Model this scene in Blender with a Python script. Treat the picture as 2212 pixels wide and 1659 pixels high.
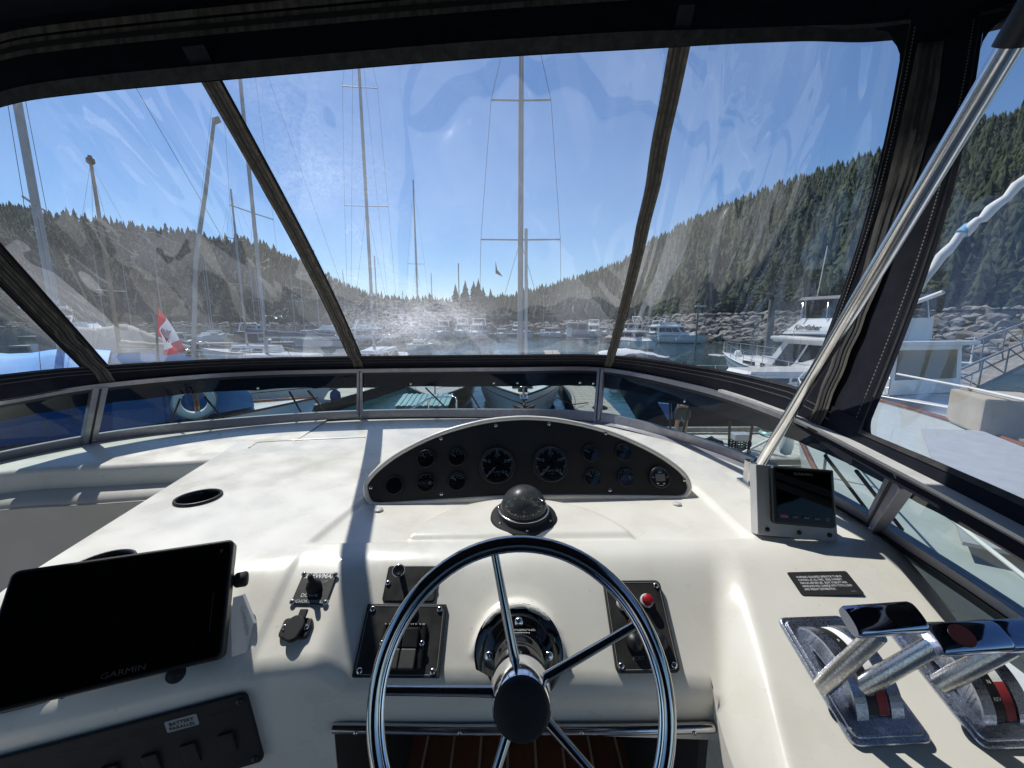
import bpy, bmesh, math, random
import numpy as np
from mathutils import Vector, Matrix, noise
R = math.radians
for o in list(bpy.data.objects):
    bpy.data.objects.remove(o, do_unlink=True)
SC = bpy.context.scene
COL = SC.collection
random.seed(7)
RNG = np.random.default_rng(7)

# ------------------------------------------------------------------ camera
CAMZ = 3.8            # eye height above the water
FOC = 863.0           # focal length for a 2212 x 1659 picture
PITCH = math.atan(139.5 / 863.0)
CP, SP = math.cos(PITCH), math.sin(PITCH)
cam_d = bpy.data.cameras.new('camera')
cam_d.sensor_fit = 'HORIZONTAL'
cam_d.sensor_width = 36.0
cam_d.lens = 36.0 * FOC / 2212.0
cam_d.clip_start = 0.02
cam_d.clip_end = 6000
cam = bpy.data.objects.new('camera', cam_d)
COL.objects.link(cam)
cam.location = (0, 0, CAMZ)
cam.rotation_euler = (math.pi / 2 - PITCH, 0, 0)
SC.camera = cam

# ------------------------------------------------------------------ sky, sun, exposure
SUN_EL, SUN_AZ = R(56), R(-40)       # azimuth measured from straight ahead, positive to the right
world = bpy.data.worlds.new('World')
SC.world = world
world.use_nodes = True
wn = world.node_tree.nodes
sky = wn.new('ShaderNodeTexSky')
sky.sky_type = 'NISHITA'
sky.sun_disc = False
sky.sun_elevation = SUN_EL
sky.sun_rotation = SUN_AZ
sky.altitude = 0
sky.air_density = 1.0
sky.dust_density = 0.05
sky.ozone_density = 8.0
wn['Background'].inputs[1].default_value = 0.122
world.node_tree.links.new(sky.outputs[0], wn['Background'].inputs[0])
sun_d = bpy.data.lights.new('sun', 'SUN')
sun_d.energy = 5.0
sun_d.angle = R(0.53)
sun_d.color = (1.0, 0.95, 0.875)
sun = bpy.data.objects.new('sun', sun_d)
COL.objects.link(sun)
sdir = Vector((math.sin(SUN_AZ) * math.cos(SUN_EL), math.cos(SUN_AZ) * math.cos(SUN_EL), math.sin(SUN_EL)))
sun.rotation_euler = sdir.to_track_quat('Z', 'Y').to_euler()
sun.location = (0, 0, 60)
vs = SC.view_settings
vs.view_transform = 'Standard'
vs.look = 'None'
vs.exposure = 0.05
vs.gamma = 1.0
vs.use_curve_mapping = False
cy = SC.cycles
cy.use_denoising = True
try:
    cy.denoiser = 'OPENIMAGEDENOISE'
except Exception:
    pass
cy.max_bounces = 7
cy.diffuse_bounces = 4
cy.glossy_bounces = 4
cy.transmission_bounces = 4
cy.transparent_max_bounces = 16
cy.caustics_reflective = False
cy.caustics_refractive = False
cy.sample_clamp_indirect = 6.0

# ------------------------------------------------------------------ picture point -> place
def ray(u, v):
    a = (u - 1106.0) / FOC
    b = -(v - 829.5) / FOC
    return a, CP + b * SP, -SP + b * CP
def W(u, v, t):                      # at depth t
    x, y, z = ray(u, v)
    return Vector((x * t, y * t, CAMZ + z * t))
def Wz(u, v, z):                     # on the level z (height above water)
    r = ray(u, v)
    return W(u, v, (z - CAMZ) / r[2])
def Wy(u, v, y):                     # at distance y ahead
    r = ray(u, v)
    return W(u, v, y / r[1])
def Wp(u, v, o, n):                  # on the plane through o with normal n
    d = Vector(ray(u, v)); c = Vector((0, 0, CAMZ))
    return c + d * ((Vector(o) - c).dot(n) / d.dot(n))

# ------------------------------------------------------------------ materials
MATS = {}
def newmat(name):
    m = bpy.data.materials.new(name); m.use_nodes = True
    MATS[name] = m
    return m, m.node_tree.nodes, m.node_tree.links
def noise_mix(nt, c1, c2, scale, lo=0.35, hi=0.65, detail=6, rough=0.6, coord='Object', stretch=(1, 1, 1)):
    N, L = nt.nodes, nt.links
    tc = N.new('ShaderNodeTexCoord'); mp = N.new('ShaderNodeMapping')
    mp.inputs['Scale'].default_value = stretch
    nz = N.new('ShaderNodeTexNoise'); nz.inputs['Scale'].default_value = scale
    nz.inputs['Detail'].default_value = detail; nz.inputs['Roughness'].default_value = rough
    cr = N.new('ShaderNodeValToRGB')
    cr.color_ramp.elements[0].position = lo; cr.color_ramp.elements[1].position = hi
    cr.color_ramp.elements[0].color = (*c1, 1); cr.color_ramp.elements[1].color = (*c2, 1)
    L.new(tc.outputs[coord], mp.inputs[0]); L.new(mp.outputs[0], nz.inputs['Vector'])
    L.new(nz.outputs['Fac'], cr.inputs[0])
    return cr.outputs[0], nz, mp
def pm(name, col, rough=0.5, metal=0.0, col2=None, scale=30.0, bump=0.0, bscale=200.0, spec=0.5, coat=0.0, lo=0.35, hi=0.65,
       stretch=(1, 1, 1), rvar=0.0, emit=None):
    m, N, L = newmat(name)
    b = N['Principled BSDF']
    b.inputs['Base Color'].default_value = (*col, 1)
    b.inputs['Roughness'].default_value = rough
    b.inputs['Metallic'].default_value = metal
    b.inputs['Specular IOR Level'].default_value = spec
    if coat:
        b.inputs['Coat Weight'].default_value = coat
        b.inputs['Coat Roughness'].default_value = 0.08
    if col2 is not None:
        c, nz, mp = noise_mix(m.node_tree, col, col2, scale, lo, hi, stretch=stretch)
        L.new(c, b.inputs['Base Color'])
        if rvar:
            mr = N.new('ShaderNodeMapRange')
            mr.inputs['To Min'].default_value = max(0.02, rough - rvar); mr.inputs['To Max'].default_value = min(1, rough + rvar)
            mr.inputs['From Min'].default_value = 0.3; mr.inputs['From Max'].default_value = 0.7
            L.new(nz.outputs['Fac'], mr.inputs['Value']); L.new(mr.outputs[0], b.inputs['Roughness'])
    if bump:
        tc = N.new('ShaderNodeTexCoord')
        nb = N.new('ShaderNodeTexNoise'); nb.inputs['Scale'].default_value = bscale; nb.inputs['Detail'].default_value = 4
        bp = N.new('ShaderNodeBump'); bp.inputs['Strength'].default_value = bump; bp.inputs['Distance'].default_value = 0.002
        L.new(tc.outputs['Object'], nb.inputs['Vector']); L.new(nb.outputs['Fac'], bp.inputs['Height'])
        L.new(bp.outputs[0], b.inputs['Normal'])
    if emit:
        b.inputs['Emission Color'].default_value = (*emit[0], 1); b.inputs['Emission Strength'].default_value = emit[1]
    return m
def M(name):
    return MATS[name]

# ------------------------------------------------------------------ mesh builder
class MB:
    def __init__(s):
        s.v = []; s.f = []; s.sm = []
    def add(s, vs, fs, smooth=False):
        k = len(s.v)
        s.v += [Vector(p) for p in vs]
        s.f += [tuple(i + k for i in f) for f in fs]
        s.sm += [smooth] * len(fs)
        return s
    def box(s, c, size, M3=None, bev=0.0):
        hx, hy, hz = size[0] / 2, size[1] / 2, size[2] / 2
        c = Vector(c)
        if bev <= 0:
            pts = [Vector((i * hx, j * hy, k * hz)) for i in (-1, 1) for j in (-1, 1) for k in (-1, 1)]
            fs = [(0, 1, 3, 2), (4, 6, 7, 5), (0, 4, 5, 1), (2, 3, 7, 6), (0, 2, 6, 4), (1, 5, 7, 3)]
            if M3: pts = [M3 @ p for p in pts]
            return s.add([p + c for p in pts], fs)
        b = min(bev, hx * .98, hy * .98, hz * .98)
        bm = bmesh.new(); bmesh.ops.create_cube(bm, size=1.0)
        for vv in bm.verts: vv.co = Vector((vv.co.x * size[0], vv.co.y * size[1], vv.co.z * size[2]))
        bmesh.ops.bevel(bm, geom=list(bm.edges), offset=b, segments=2, profile=0.6, affect='EDGES')
        bm.verts.index_update()
        pts = [v.co.copy() for v in bm.verts]
        fs = [tuple(v.index for v in f.verts) for f in bm.faces]
        bm.free()
        if M3: pts = [M3 @ p for p in pts]
        return s.add([p + c for p in pts], fs, False)
    def tube(s, pts, r, n=8, caps=True, smooth=True, closed=False):
        pts = [Vector(p) for p in pts]
        m = len(pts)
        rr = r if isinstance(r, (list, tuple)) else [r] * m
        rings = []; up = None
        for i, p in enumerate(pts):
            if closed:
                t = (pts[(i + 1) % m] - pts[i - 1])
            else:
                t = (pts[min(i + 1, m - 1)] - pts[max(i - 1, 0)])
            if t.length < 1e-9: t = Vector((0, 0, 1))
            t.normalize()
            if up is None:
                up = Vector((0, 0, 1)) if abs(t.z) < .9 else Vector((1, 0, 0))
            x = t.cross(up)
            if x.length < 1e-6: x = t.orthogonal()
            x.normalize(); y = x.cross(t).normalized(); up = y
            rings.append([p + (x * math.cos(2 * math.pi * k / n) + y * math.sin(2 * math.pi * k / n)) * rr[i] for k in range(n)])
        vs = [q for rg in rings for q in rg]
        fs = []
        for i in range(m if closed else m - 1):
            j = (i + 1) % m
            for k in range(n):
                fs.append((i * n + k, i * n + (k + 1) % n, j * n + (k + 1) % n, j * n + k))
        s.add(vs, fs, smooth)
        if caps and not closed:
            s.add(rings[0], [tuple(range(n))[::-1]]); s.add(rings[-1], [tuple(range(n))])
        return s
    def lathe(s, prof, n=24, M4=None, smooth=True, caps=True):
        # prof: (radius, height) list, axis z
        vs = []; fs = []
        for r_, h in prof:
            for k in range(n):
                a = 2 * math.pi * k / n
                vs.append(Vector((r_ * math.cos(a), r_ * math.sin(a), h)))
        for i in range(len(prof) - 1):
            for k in range(n):
                fs.append((i * n + k, i * n + (k + 1) % n, (i + 1) * n + (k + 1) % n, (i + 1) * n + k))
        if M4: vs = [M4 @ p for p in vs]
        k0 = len(s.v)
        s.add(vs, fs, smooth)
        if caps:
            if prof[0][0] > 1e-5: s.add(vs[:n], [tuple(range(n))[::-1]])
            if prof[-1][0] > 1e-5: s.add(vs[-n:], [tuple(range(n))])
        return s
    def prism(s, poly, th, M4, z0=0.0, bev=0.0):
        # polygon (2D) in frame M4 (x, y in plane, z out), from z0 to z0 + th
        n = len(poly)
        c = Vector((sum(p[0] for p in poly) / n, sum(p[1] for p in poly) / n))
        lay = [(0, z0), (0, z0 + th)] if bev <= 0 else [(0, z0), (0, z0 + th - bev), (bev * .35, z0 + th - bev * .3), (bev, z0 + th)]
        vs = []
        for ins, z in lay:
            for i, p in enumerate(poly):
                q = Vector(p)
                if ins:
                    a = Vector(poly[i - 1]); b = Vector(poly[(i + 1) % n])
                    e1 = (q - a).normalized(); e2 = (b - q).normalized()
                    nrm = Vector((-(e1.y + e2.y), e1.x + e2.x))
                    if nrm.length > 1e-6:
                        nrm.normalize()
                        if nrm.dot(c - q) < 0: nrm = -nrm
                        q = q + nrm * ins
                vs.append(M4 @ Vector((q.x, q.y, z)))
        fs = []
        for l in range(len(lay) - 1):
            for i in range(n):
                j = (i + 1) % n
                fs.append((l * n + i, l * n + j, (l + 1) * n + j, (l + 1) * n + i))
        k = (len(lay) - 1) * n
        fs.append(tuple(range(k, k + n)))
        fs.append(tuple(range(n))[::-1])
        return s.add(vs, fs)
    def grid(s, P, nu, nv, smooth=True, closed_u=False):
        # P[i][j] points
        vs = [P[i][j] for i in range(nu) for j in range(nv)]
        fs = []
        for i in range(nu if closed_u else nu - 1):
            k = (i + 1) % nu
            for j in range(nv - 1):
                fs.append((i * nv + j, k * nv + j, k * nv + j + 1, i * nv + j + 1))
        return s.add(vs, fs, smooth)
    def build(s, name, mat, parent=None, world=False, label=None):
        me = bpy.data.meshes.new(name)
        me.from_pydata([tuple(p) for p in s.v], [], s.f)
        me.polygons.foreach_set('use_smooth', s.sm)
        me.validate()
        return link(name, me, mat, parent, world, label)

def link(name, me, mat, parent=None, world=False, label=None):
    o = bpy.data.objects.new(name, me)
    COL.objects.link(o)
    if mat is not None:
        me.materials.append(M(mat) if isinstance(mat, str) else mat)
    if parent is not None:
        o.parent = parent
        if world:
            o.matrix_parent_inverse = PMAT.get(parent.name, Matrix.Identity(4)).inverted()
    if label: o['label'] = label
    return o
PMAT = {}
def thing(name, label, cat, loc=(0, 0, 0), rotz=0.0, group=None, mat4=None):
    o = bpy.data.objects.new(name, None)
    COL.objects.link(o)
    o.empty_display_size = 0.05
    m = mat4 if mat4 is not None else Matrix.Translation(Vector(loc)) @ Matrix.Rotation(rotz, 4, 'Z')
    o.matrix_world = m
    PMAT[o.name] = m.copy()
    return tag(o, label, cat, group)
def tag(o, label=None, cat=None, group=None, kind=None):
    if label: o['label'] = label
    if cat: o['category'] = cat
    if group: o['group'] = group
    if kind: o['kind'] = kind
    return o
def struct(o):
    o['kind'] = 'structure'
    return o
def copy_tree(o, parent=None):
    c = o.copy(); COL.objects.link(c); c.parent = parent
    if parent is None: PMAT[c.name] = PMAT.get(o.name, o.matrix_world).copy()
    for ch in [x for x in bpy.data.objects if x.parent == o]:
        copy_tree(ch, c)
    return c
def frame(o, ex, n):
    n = Vector(n).normalized(); ex = Vector(ex); ex = (ex - n * ex.dot(n)).normalized()
    ey = n.cross(ex)
    m = Matrix((ex, ey, n)).transposed().to_4x4()
    m.translation = Vector(o)
    return m
def rrect(w, h, r, k=4):
    pts = []
    for cx, cy_, a0 in ((w / 2 - r, h / 2 - r, 0), (-w / 2 + r, h / 2 - r, 90), (-w / 2 + r, -h / 2 + r, 180), (w / 2 - r, -h / 2 + r, 270)):
        for i in range(k + 1):
            a = R(a0 + 90 * i / k)
            pts.append((cx + r * math.cos(a), cy_ + r * math.sin(a)))
    return pts
def circ(r, n=20, cx=0, cy_=0):
    return [(cx + r * math.cos(2 * math.pi * i / n), cy_ + r * math.sin(2 * math.pi * i / n)) for i in range(n)]
def catmull(pts, n=10, closed=False):
    pts = [Vector(p) for p in pts]
    out = []
    m = len(pts)
    for i in range(m if closed else m - 1):
        p0 = pts[i - 1] if (closed or i > 0) else pts[0] * 2 - pts[1]
        p1 = pts[i]; p2 = pts[(i + 1) % m]
        p3 = pts[(i + 2) % m] if (closed or i + 2 < m) else pts[-1] * 2 - pts[-2]
        for k in range(n):
            t = k / n
            out.append(.5 * ((2 * p1) + (p2 - p0) * t + (2 * p0 - 5 * p1 + 4 * p2 - p3) * t * t + (3 * p1 - p0 - 3 * p2 + p3) * t ** 3))
    if not closed: out.append(pts[-1])
    return out
def text(body, size, M4, mat, parent, name='lettering', align='CENTER', x=0, y=0, z=0.0006, shear=0, space=1.0, world=False, ext=0.0, wid=None, bold=0.0):
    cu = bpy.data.curves.new(name, 'FONT')
    cu.body = body; cu.size = size; cu.align_x = align; cu.align_y = 'CENTER'
    cu.shear = shear; cu.space_character = space; cu.extrude = ext; cu.resolution_u = 3
    cu.offset = bold
    o = bpy.data.objects.new(name, cu); COL.objects.link(o)
    cu.materials.append(M(mat))
    o.parent = parent
    m = M4 @ Matrix.Translation((x, y, z))
    if wid: m = m @ Matrix.Diagonal((wid, 1, 1, 1))
    if world:
        m = PMAT.get(parent.name, Matrix.Identity(4)).inverted() @ m
    o.matrix_local = m
    return o
def screw(parent, M4, x, y, r=0.0045, mat='chrome', world=True, z=0.0):
    mm = M4 @ Matrix.Translation((x, y, z))
    b = MB()
    b.lathe([(r, 0), (r, r * .25), (r * .85, r * .5), (r * .45, r * .62), (0, r * .66)], 10, mm)
    o = b.build('screw', mat, parent, world)
    c = MB()
    c.box(mm @ Vector((0, 0, r * .66)), (r * 1.0, r * .22, r * .12), mm.to_3x3())
    c.box(mm @ Vector((0, 0, r * .66)), (r * .22, r * 1.0, r * .13), mm.to_3x3())
    c.build('slot', 'black_plastic', o)
    return o

# ------------------------------------------------------------------ material library
def gelcoat(name, c1, c2, rough=0.32):
    m, N, L = newmat(name)
    b = N['Principled BSDF']
    tc = N.new('ShaderNodeTexCoord')
    n1 = N.new('ShaderNodeTexNoise'); n1.inputs['Scale'].default_value = 3.0; n1.inputs['Detail'].default_value = 5
    n2 = N.new('ShaderNodeTexNoise'); n2.inputs['Scale'].default_value = 55.0; n2.inputs['Detail'].default_value = 3; n2.inputs['Roughness'].default_value = .7
    n3 = N.new('ShaderNodeTexNoise'); n3.inputs['Scale'].default_value = 9.0; n3.inputs['Detail'].default_value = 6
    for n in (n1, n2, n3): L.new(tc.outputs['Object'], n.inputs['Vector'])
    cr = N.new('ShaderNodeValToRGB'); cr.color_ramp.elements[0].position = .3; cr.color_ramp.elements[1].position = .7
    cr.color_ramp.elements[0].color = (*c2, 1); cr.color_ramp.elements[1].color = (*c1, 1)
    L.new(n1.outputs['Fac'], cr.inputs[0])
    sp = N.new('ShaderNodeValToRGB'); sp.color_ramp.elements[0].position = .69; sp.color_ramp.elements[1].position = .78
    sp.color_ramp.elements[0].color = (1, 1, 1, 1); sp.color_ramp.elements[1].color = (.80, .78, .74, 1)
    L.new(n2.outputs['Fac'], sp.inputs[0])
    mx = N.new('ShaderNodeMix'); mx.data_type = 'RGBA'; mx.blend_type = 'MULTIPLY'; mx.inputs[0].default_value = 1
    L.new(cr.outputs[0], mx.inputs[6]); L.new(sp.outputs[0], mx.inputs[7])
    st = N.new('ShaderNodeValToRGB'); st.color_ramp.elements[0].position = .25; st.color_ramp.elements[1].position = .55
    st.color_ramp.elements[0].color = (.93, .915, .89, 1); st.color_ramp.elements[1].color = (1, 1, 1, 1)
    L.new(n3.outputs['Fac'], st.inputs[0])
    m2 = N.new('ShaderNodeMix'); m2.data_type = 'RGBA'; m2.blend_type = 'MULTIPLY'; m2.inputs[0].default_value = 1
    L.new(mx.outputs[2], m2.inputs[6]); L.new(st.outputs[0], m2.inputs[7])
    # small nicks and grime spots on old gelcoat
    vo = N.new('ShaderNodeTexVoronoi'); vo.inputs['Scale'].default_value = 26.0
    wr = N.new('ShaderNodeTexNoise'); wr.inputs['Scale'].default_value = 14.0; wr.inputs['Detail'].default_value = 3
    wm = N.new('ShaderNodeVectorMath'); wm.operation = 'MULTIPLY_ADD'; wm.inputs[1].default_value = (.05, .05, .05)
    L.new(tc.outputs['Object'], wr.inputs['Vector']); L.new(wr.outputs['Color'], wm.inputs[0]); L.new(tc.outputs['Object'], wm.inputs[2])
    L.new(wm.outputs[0], vo.inputs['Vector'])
    vr = N.new('ShaderNodeValToRGB'); vr.color_ramp.elements[0].position = .035; vr.color_ramp.elements[1].position = .075
    vr.color_ramp.elements[0].color = (.62, .60, .56, 1); vr.color_ramp.elements[1].color = (1, 1, 1, 1)
    L.new(vo.outputs['Distance'], vr.inputs[0])
    m3 = N.new('ShaderNodeMix'); m3.data_type = 'RGBA'; m3.blend_type = 'MULTIPLY'; m3.inputs[0].default_value = .35
    L.new(m2.outputs[2], m3.inputs[6]); L.new(vr.outputs[0], m3.inputs[7])
    L.new(m3.outputs[2], b.inputs['Base Color'])
    b.inputs['Coat Weight'].default_value = .18; b.inputs['Coat Roughness'].default_value = .12
    rr = N.new('ShaderNodeMapRange'); rr.inputs['From Min'].default_value = .3; rr.inputs['From Max'].default_value = .7
    rr.inputs['To Min'].default_value = rough - .14; rr.inputs['To Max'].default_value = rough + .16
    L.new(n3.outputs['Fac'], rr.inputs['Value']); L.new(rr.outputs[0], b.inputs['Roughness'])
    bp = N.new('ShaderNodeBump'); bp.inputs['Strength'].default_value = .22; bp.inputs['Distance'].default_value = .004
    ad = N.new('ShaderNodeMath'); ad.operation = 'MULTIPLY_ADD'; ad.inputs[1].default_value = .18
    L.new(n2.outputs['Fac'], ad.inputs[0]); L.new(n3.outputs['Fac'], ad.inputs[2])
    L.new(ad.outputs[0], bp.inputs['Height']); L.new(bp.outputs[0], b.inputs['Normal'])
    return m
gelcoat('gelcoat', (.82, .785, .70), (.795, .755, .67), .32)
gelcoat('gelcoat_grey', (.62, .60, .56), (.55, .53, .49), .4)
pm('vinyl_cushion', (.56, .53, .48), .55, col2=(.52, .49, .44), scale=8, bump=.15, bscale=260)
pm('canvas', (.009, .010, .016), .9, col2=(.015, .016, .024), scale=18, bump=.6, bscale=900, spec=.15)
pm('canvas_navy', (.012, .020, .045), .9, col2=(.018, .028, .058), scale=6, bump=.4, bscale=600, spec=.15)
pm('zip_tape', (.15, .135, .115), .9, col2=(.07, .062, .054), scale=60, bump=.6, bscale=500, spec=.1, stretch=(1, 1, .2))
pm('zip_teeth', (.012, .011, .010), .6, bump=.8, bscale=1200)
pm('black_plastic', (.010, .010, .011), .42, col2=(.014, .014, .015), scale=40, bump=.12, bscale=900)
pm('black_matte', (.018, .018, .019), .65, col2=(.025, .025, .026), scale=9, bump=.25, bscale=1500, spec=.3)
pm('dark_plate', (.020, .019, .018), .5, col2=(.032, .030, .028), scale=26, bump=.1, bscale=400, rvar=.12)
pm('black_gloss', (.004, .004, .005), .07, spec=.5)
pm('screen_glass', (.0015, .0015, .002), .05, spec=.35)
pm('gauge_face', (.012, .012, .013), .4)
pm('rubber', (.012, .012, .013), .75)
pm('chrome', (.80, .80, .82), .10, 1.0, col2=(.70, .70, .72), scale=30, rvar=.05)
pm('wheel_steel', (.46, .455, .45), .11, 1.0, col2=(.40, .40, .395), scale=40, rvar=.05)
pm('stainless', (.72, .71, .70), .17, 1.0, col2=(.60, .59, .58), scale=18, rvar=.07, bump=.05, bscale=120)
pm('pitted_chrome', (.52, .56, .66), .30, 1.0, col2=(.33, .35, .41), scale=260, rvar=.12, bump=.12, bscale=700, lo=.45, hi=.75)
pm('aluminium', (.31, .31, .345), .42, .5, col2=(.25, .25, .285), scale=25, rvar=.1, bump=.06, bscale=300, stretch=(1, 1, 1))
pm('bracket_grey', (.55, .54, .53), .55, .1, col2=(.47, .46, .45), scale=14, bump=.2, bscale=700)
pm('rail_sunlit', (.62, .61, .585), .5, col2=(.52, .51, .49), scale=30)
pm('stitch', (.16, .15, .14), .9)
pm('seal_black', (.010, .010, .011), .6)
pm('white_print', (.85, .85, .83), .6)
pm('dim_print', (.30, .30, .30), .6)
pm('faint_print', (.013, .013, .014), .6)
pm('grey_print', (.66, .66, .65), .6)
pm('red_print', (.42, .10, .05), .6)
pm('blue_print', (.10, .28, .55), .6)
pm('needle', (.75, .74, .70), .5)
pm('lcd', (.13, .135, .13), .25)
pm('label_white', (.34, .34, .34), .6)
pm('button_red', (.42, .012, .022), .35, col2=(.30, .008, .016), scale=60)
pm('button_pink', (.45, .08, .09), .4)
pm('amber', (.62, .30, .06), .3, col2=(.45, .18, .03), scale=300)
pm('grey_ring', (.52, .52, .52), .4)
pm('flesh', (.48, .30, .22), .55, col2=(.42, .25, .18), scale=8)
pm('teak', (.20, .085, .045), .55, col2=(.12, .05, .026), scale=14, stretch=(1, .12, 1), bump=.2, bscale=160)
pm('teak_seam', (.55, .50, .42), .6)
pm('varnish', (.27, .10, .035), .25, col2=(.16, .055, .02), scale=9, stretch=(.15, 1, 1), coat=.5)
pm('weathered_wood', (.42, .40, .36), .85, col2=(.25, .235, .21), scale=7, stretch=(1, 1, 1), bump=.5, bscale=60, lo=.3, hi=.75)
pm('dock_pale', (.58, .56, .52), .85, col2=(.42, .405, .37), scale=5, bump=.4, bscale=60)
pm('grey_wood', (.30, .285, .26), .9, col2=(.17, .16, .145), scale=5, bump=.5, bscale=60)
pm('dark_wood', (.07, .055, .042), .9, col2=(.035, .028, .022), scale=4, bump=.6, bscale=30)
pm('piling', (.21, .19, .165), .9, col2=(.10, .09, .08), scale=3, bump=.6, bscale=25, stretch=(1, 1, .2))
pm('concrete', (.42, .40, .37), .9, col2=(.31, .30, .28), scale=3, bump=.3, bscale=80)
pm('boat_white', (.80, .80, .78), .25, col2=(.74, .74, .72), scale=2.5, coat=.2)
pm('boat_cream', (.74, .71, .63), .3, col2=(.66, .63, .55), scale=2.5)
pm('boat_grey', (.40, .42, .44), .35, col2=(.33, .35, .37), scale=2)
pm('hull_pale', (.74, .75, .75), .28, col2=(.68, .69, .69), scale=1.5)
pm('hull_navy', (.020, .032, .060), .16, col2=(.028, .040, .070), scale=1.5, coat=.4)
pm('hull_black', (.012, .014, .018), .2, col2=(.02, .022, .026), scale=1.5)
pm('hull_red', (.22, .03, .03), .4)
pm('deck_mint', (.44, .47, .455), .6, col2=(.39, .42, .405), scale=5, bump=.2, bscale=300)
pm('nonskid_shade', (.36, .37, .39), .8, col2=(.31, .32, .34), scale=5, bump=.6, bscale=500)
pm('boat_glass', (.012, .015, .018), .06, spec=.6)
pm('trim_black', (.015, .015, .016), .5)
pm('trim_red', (.35, .03, .03), .4)
pm('cover_blue', (.020, .085, .22), .85, col2=(.016, .070, .185), scale=2.5, bump=.5, bscale=9, spec=.15)
pm('tarp_blue', (.06, .36, .80), .6, col2=(.05, .30, .70), scale=3, bump=.5, bscale=14)
pm('canvas_beige', (.46, .40, .32), .9, col2=(.38, .33, .26), scale=3, bump=.4, bscale=60, spec=.1)
pm('tarp_grey', (.36, .34, .31), .85, col2=(.28, .265, .24), scale=2.2, bump=.6, bscale=6, spec=.1)
pm('canvas_red', (.30, .045, .05), .85)
def cloth_thin(name, c):
    m, N, L = newmat(name)
    b = N['Principled BSDF']; b.inputs['Base Color'].default_value = (*c, 1); b.inputs['Roughness'].default_value = .8
    tl = N.new('ShaderNodeBsdfTranslucent'); tl.inputs[0].default_value = (*c, 1)
    x = N.new('ShaderNodeMixShader'); x.inputs[0].default_value = .45
    L.new(b.outputs[0], x.inputs[1]); L.new(tl.outputs[0], x.inputs[2]); L.new(x.outputs[0], N['Material Output'].inputs[0])
cloth_thin('flag_red', (.78, .012, .03)); cloth_thin('flag_white', (.85, .85, .85))
pm('flag_dark', (.05, .07, .06), .8)
pm('ring_white', (.86, .86, .80), .6, col2=(.78, .77, .70), scale=12)
pm('rope_white', (.72, .71, .68), .85, bump=.8, bscale=300)
pm('rope_tan', (.42, .38, .30), .9, bump=.8, bscale=200)
pm('rope_black', (.012, .012, .013), .85, bump=.6, bscale=400)
pm('rope_blue', (.20, .42, .60), .85, bump=.8, bscale=300)
pm('mast_alu', (.36, .36, .36), .5, .2, col2=(.30, .30, .30), scale=3)
pm('mast_white', (.52, .52, .50), .5)
pm('spar_wood', (.34, .22, .11), .5, col2=(.26, .16, .08), scale=5)
pm('wire', (.10, .10, .11), .5, .6)
pm('sail_cover', (.03, .05, .10), .85)
pm('anchor_rust', (.17, .085, .05), .8, col2=(.10, .05, .03), scale=20, bump=.5, bscale=60)
pm('galv', (.26, .27, .28), .6, .3)
pm('cloth_dark', (.018, .020, .026), .9)
pm('cloth_blue', (.05, .12, .30), .9)
pm('cloth_shorts', (.030, .040, .035), .9, col2=(.10, .12, .10), scale=45, lo=.55, hi=.62)
pm('skin', (.46, .27, .19), .55, col2=(.40, .22, .15), scale=5)
pm('hair', (.05, .035, .025), .7)
pm('paper', (.78, .78, .76), .8)
pm('sandal', (.03, .022, .018), .8)
pm('teal_metal', (.26, .42, .44), .4, .2, col2=(.20, .34, .36), scale=6)
pm('box_white', (.70, .71, .70), .5, col2=(.60, .61, .60), scale=3)
pm('crate', (.012, .012, .014), .5)
pm('fender_white', (.74, .74, .72), .4)
pm('fender_blue', (.03, .07, .20), .4)
pm('bark', (.075, .055, .040), .95, col2=(.04, .03, .022), scale=4, bump=.8, bscale=10)
pm('siding', (.30, .31, .31), .8, col2=(.25, .26, .26), scale=3)
pm('siding_tan', (.36, .31, .25), .8, col2=(.30, .26, .21), scale=3)
pm('roof_brown', (.11, .09, .08), .9, col2=(.075, .062, .055), scale=3, bump=.4, bscale=12)
pm('roof_grey', (.15, .15, .155), .9, col2=(.11, .11, .115), scale=3)
pm('house_white', (.66, .66, .64), .7)
pm('car_blue', (.03, .10, .40), .25, coat=.5)
pm('car_red', (.40, .03, .03), .3, coat=.5)

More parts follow.
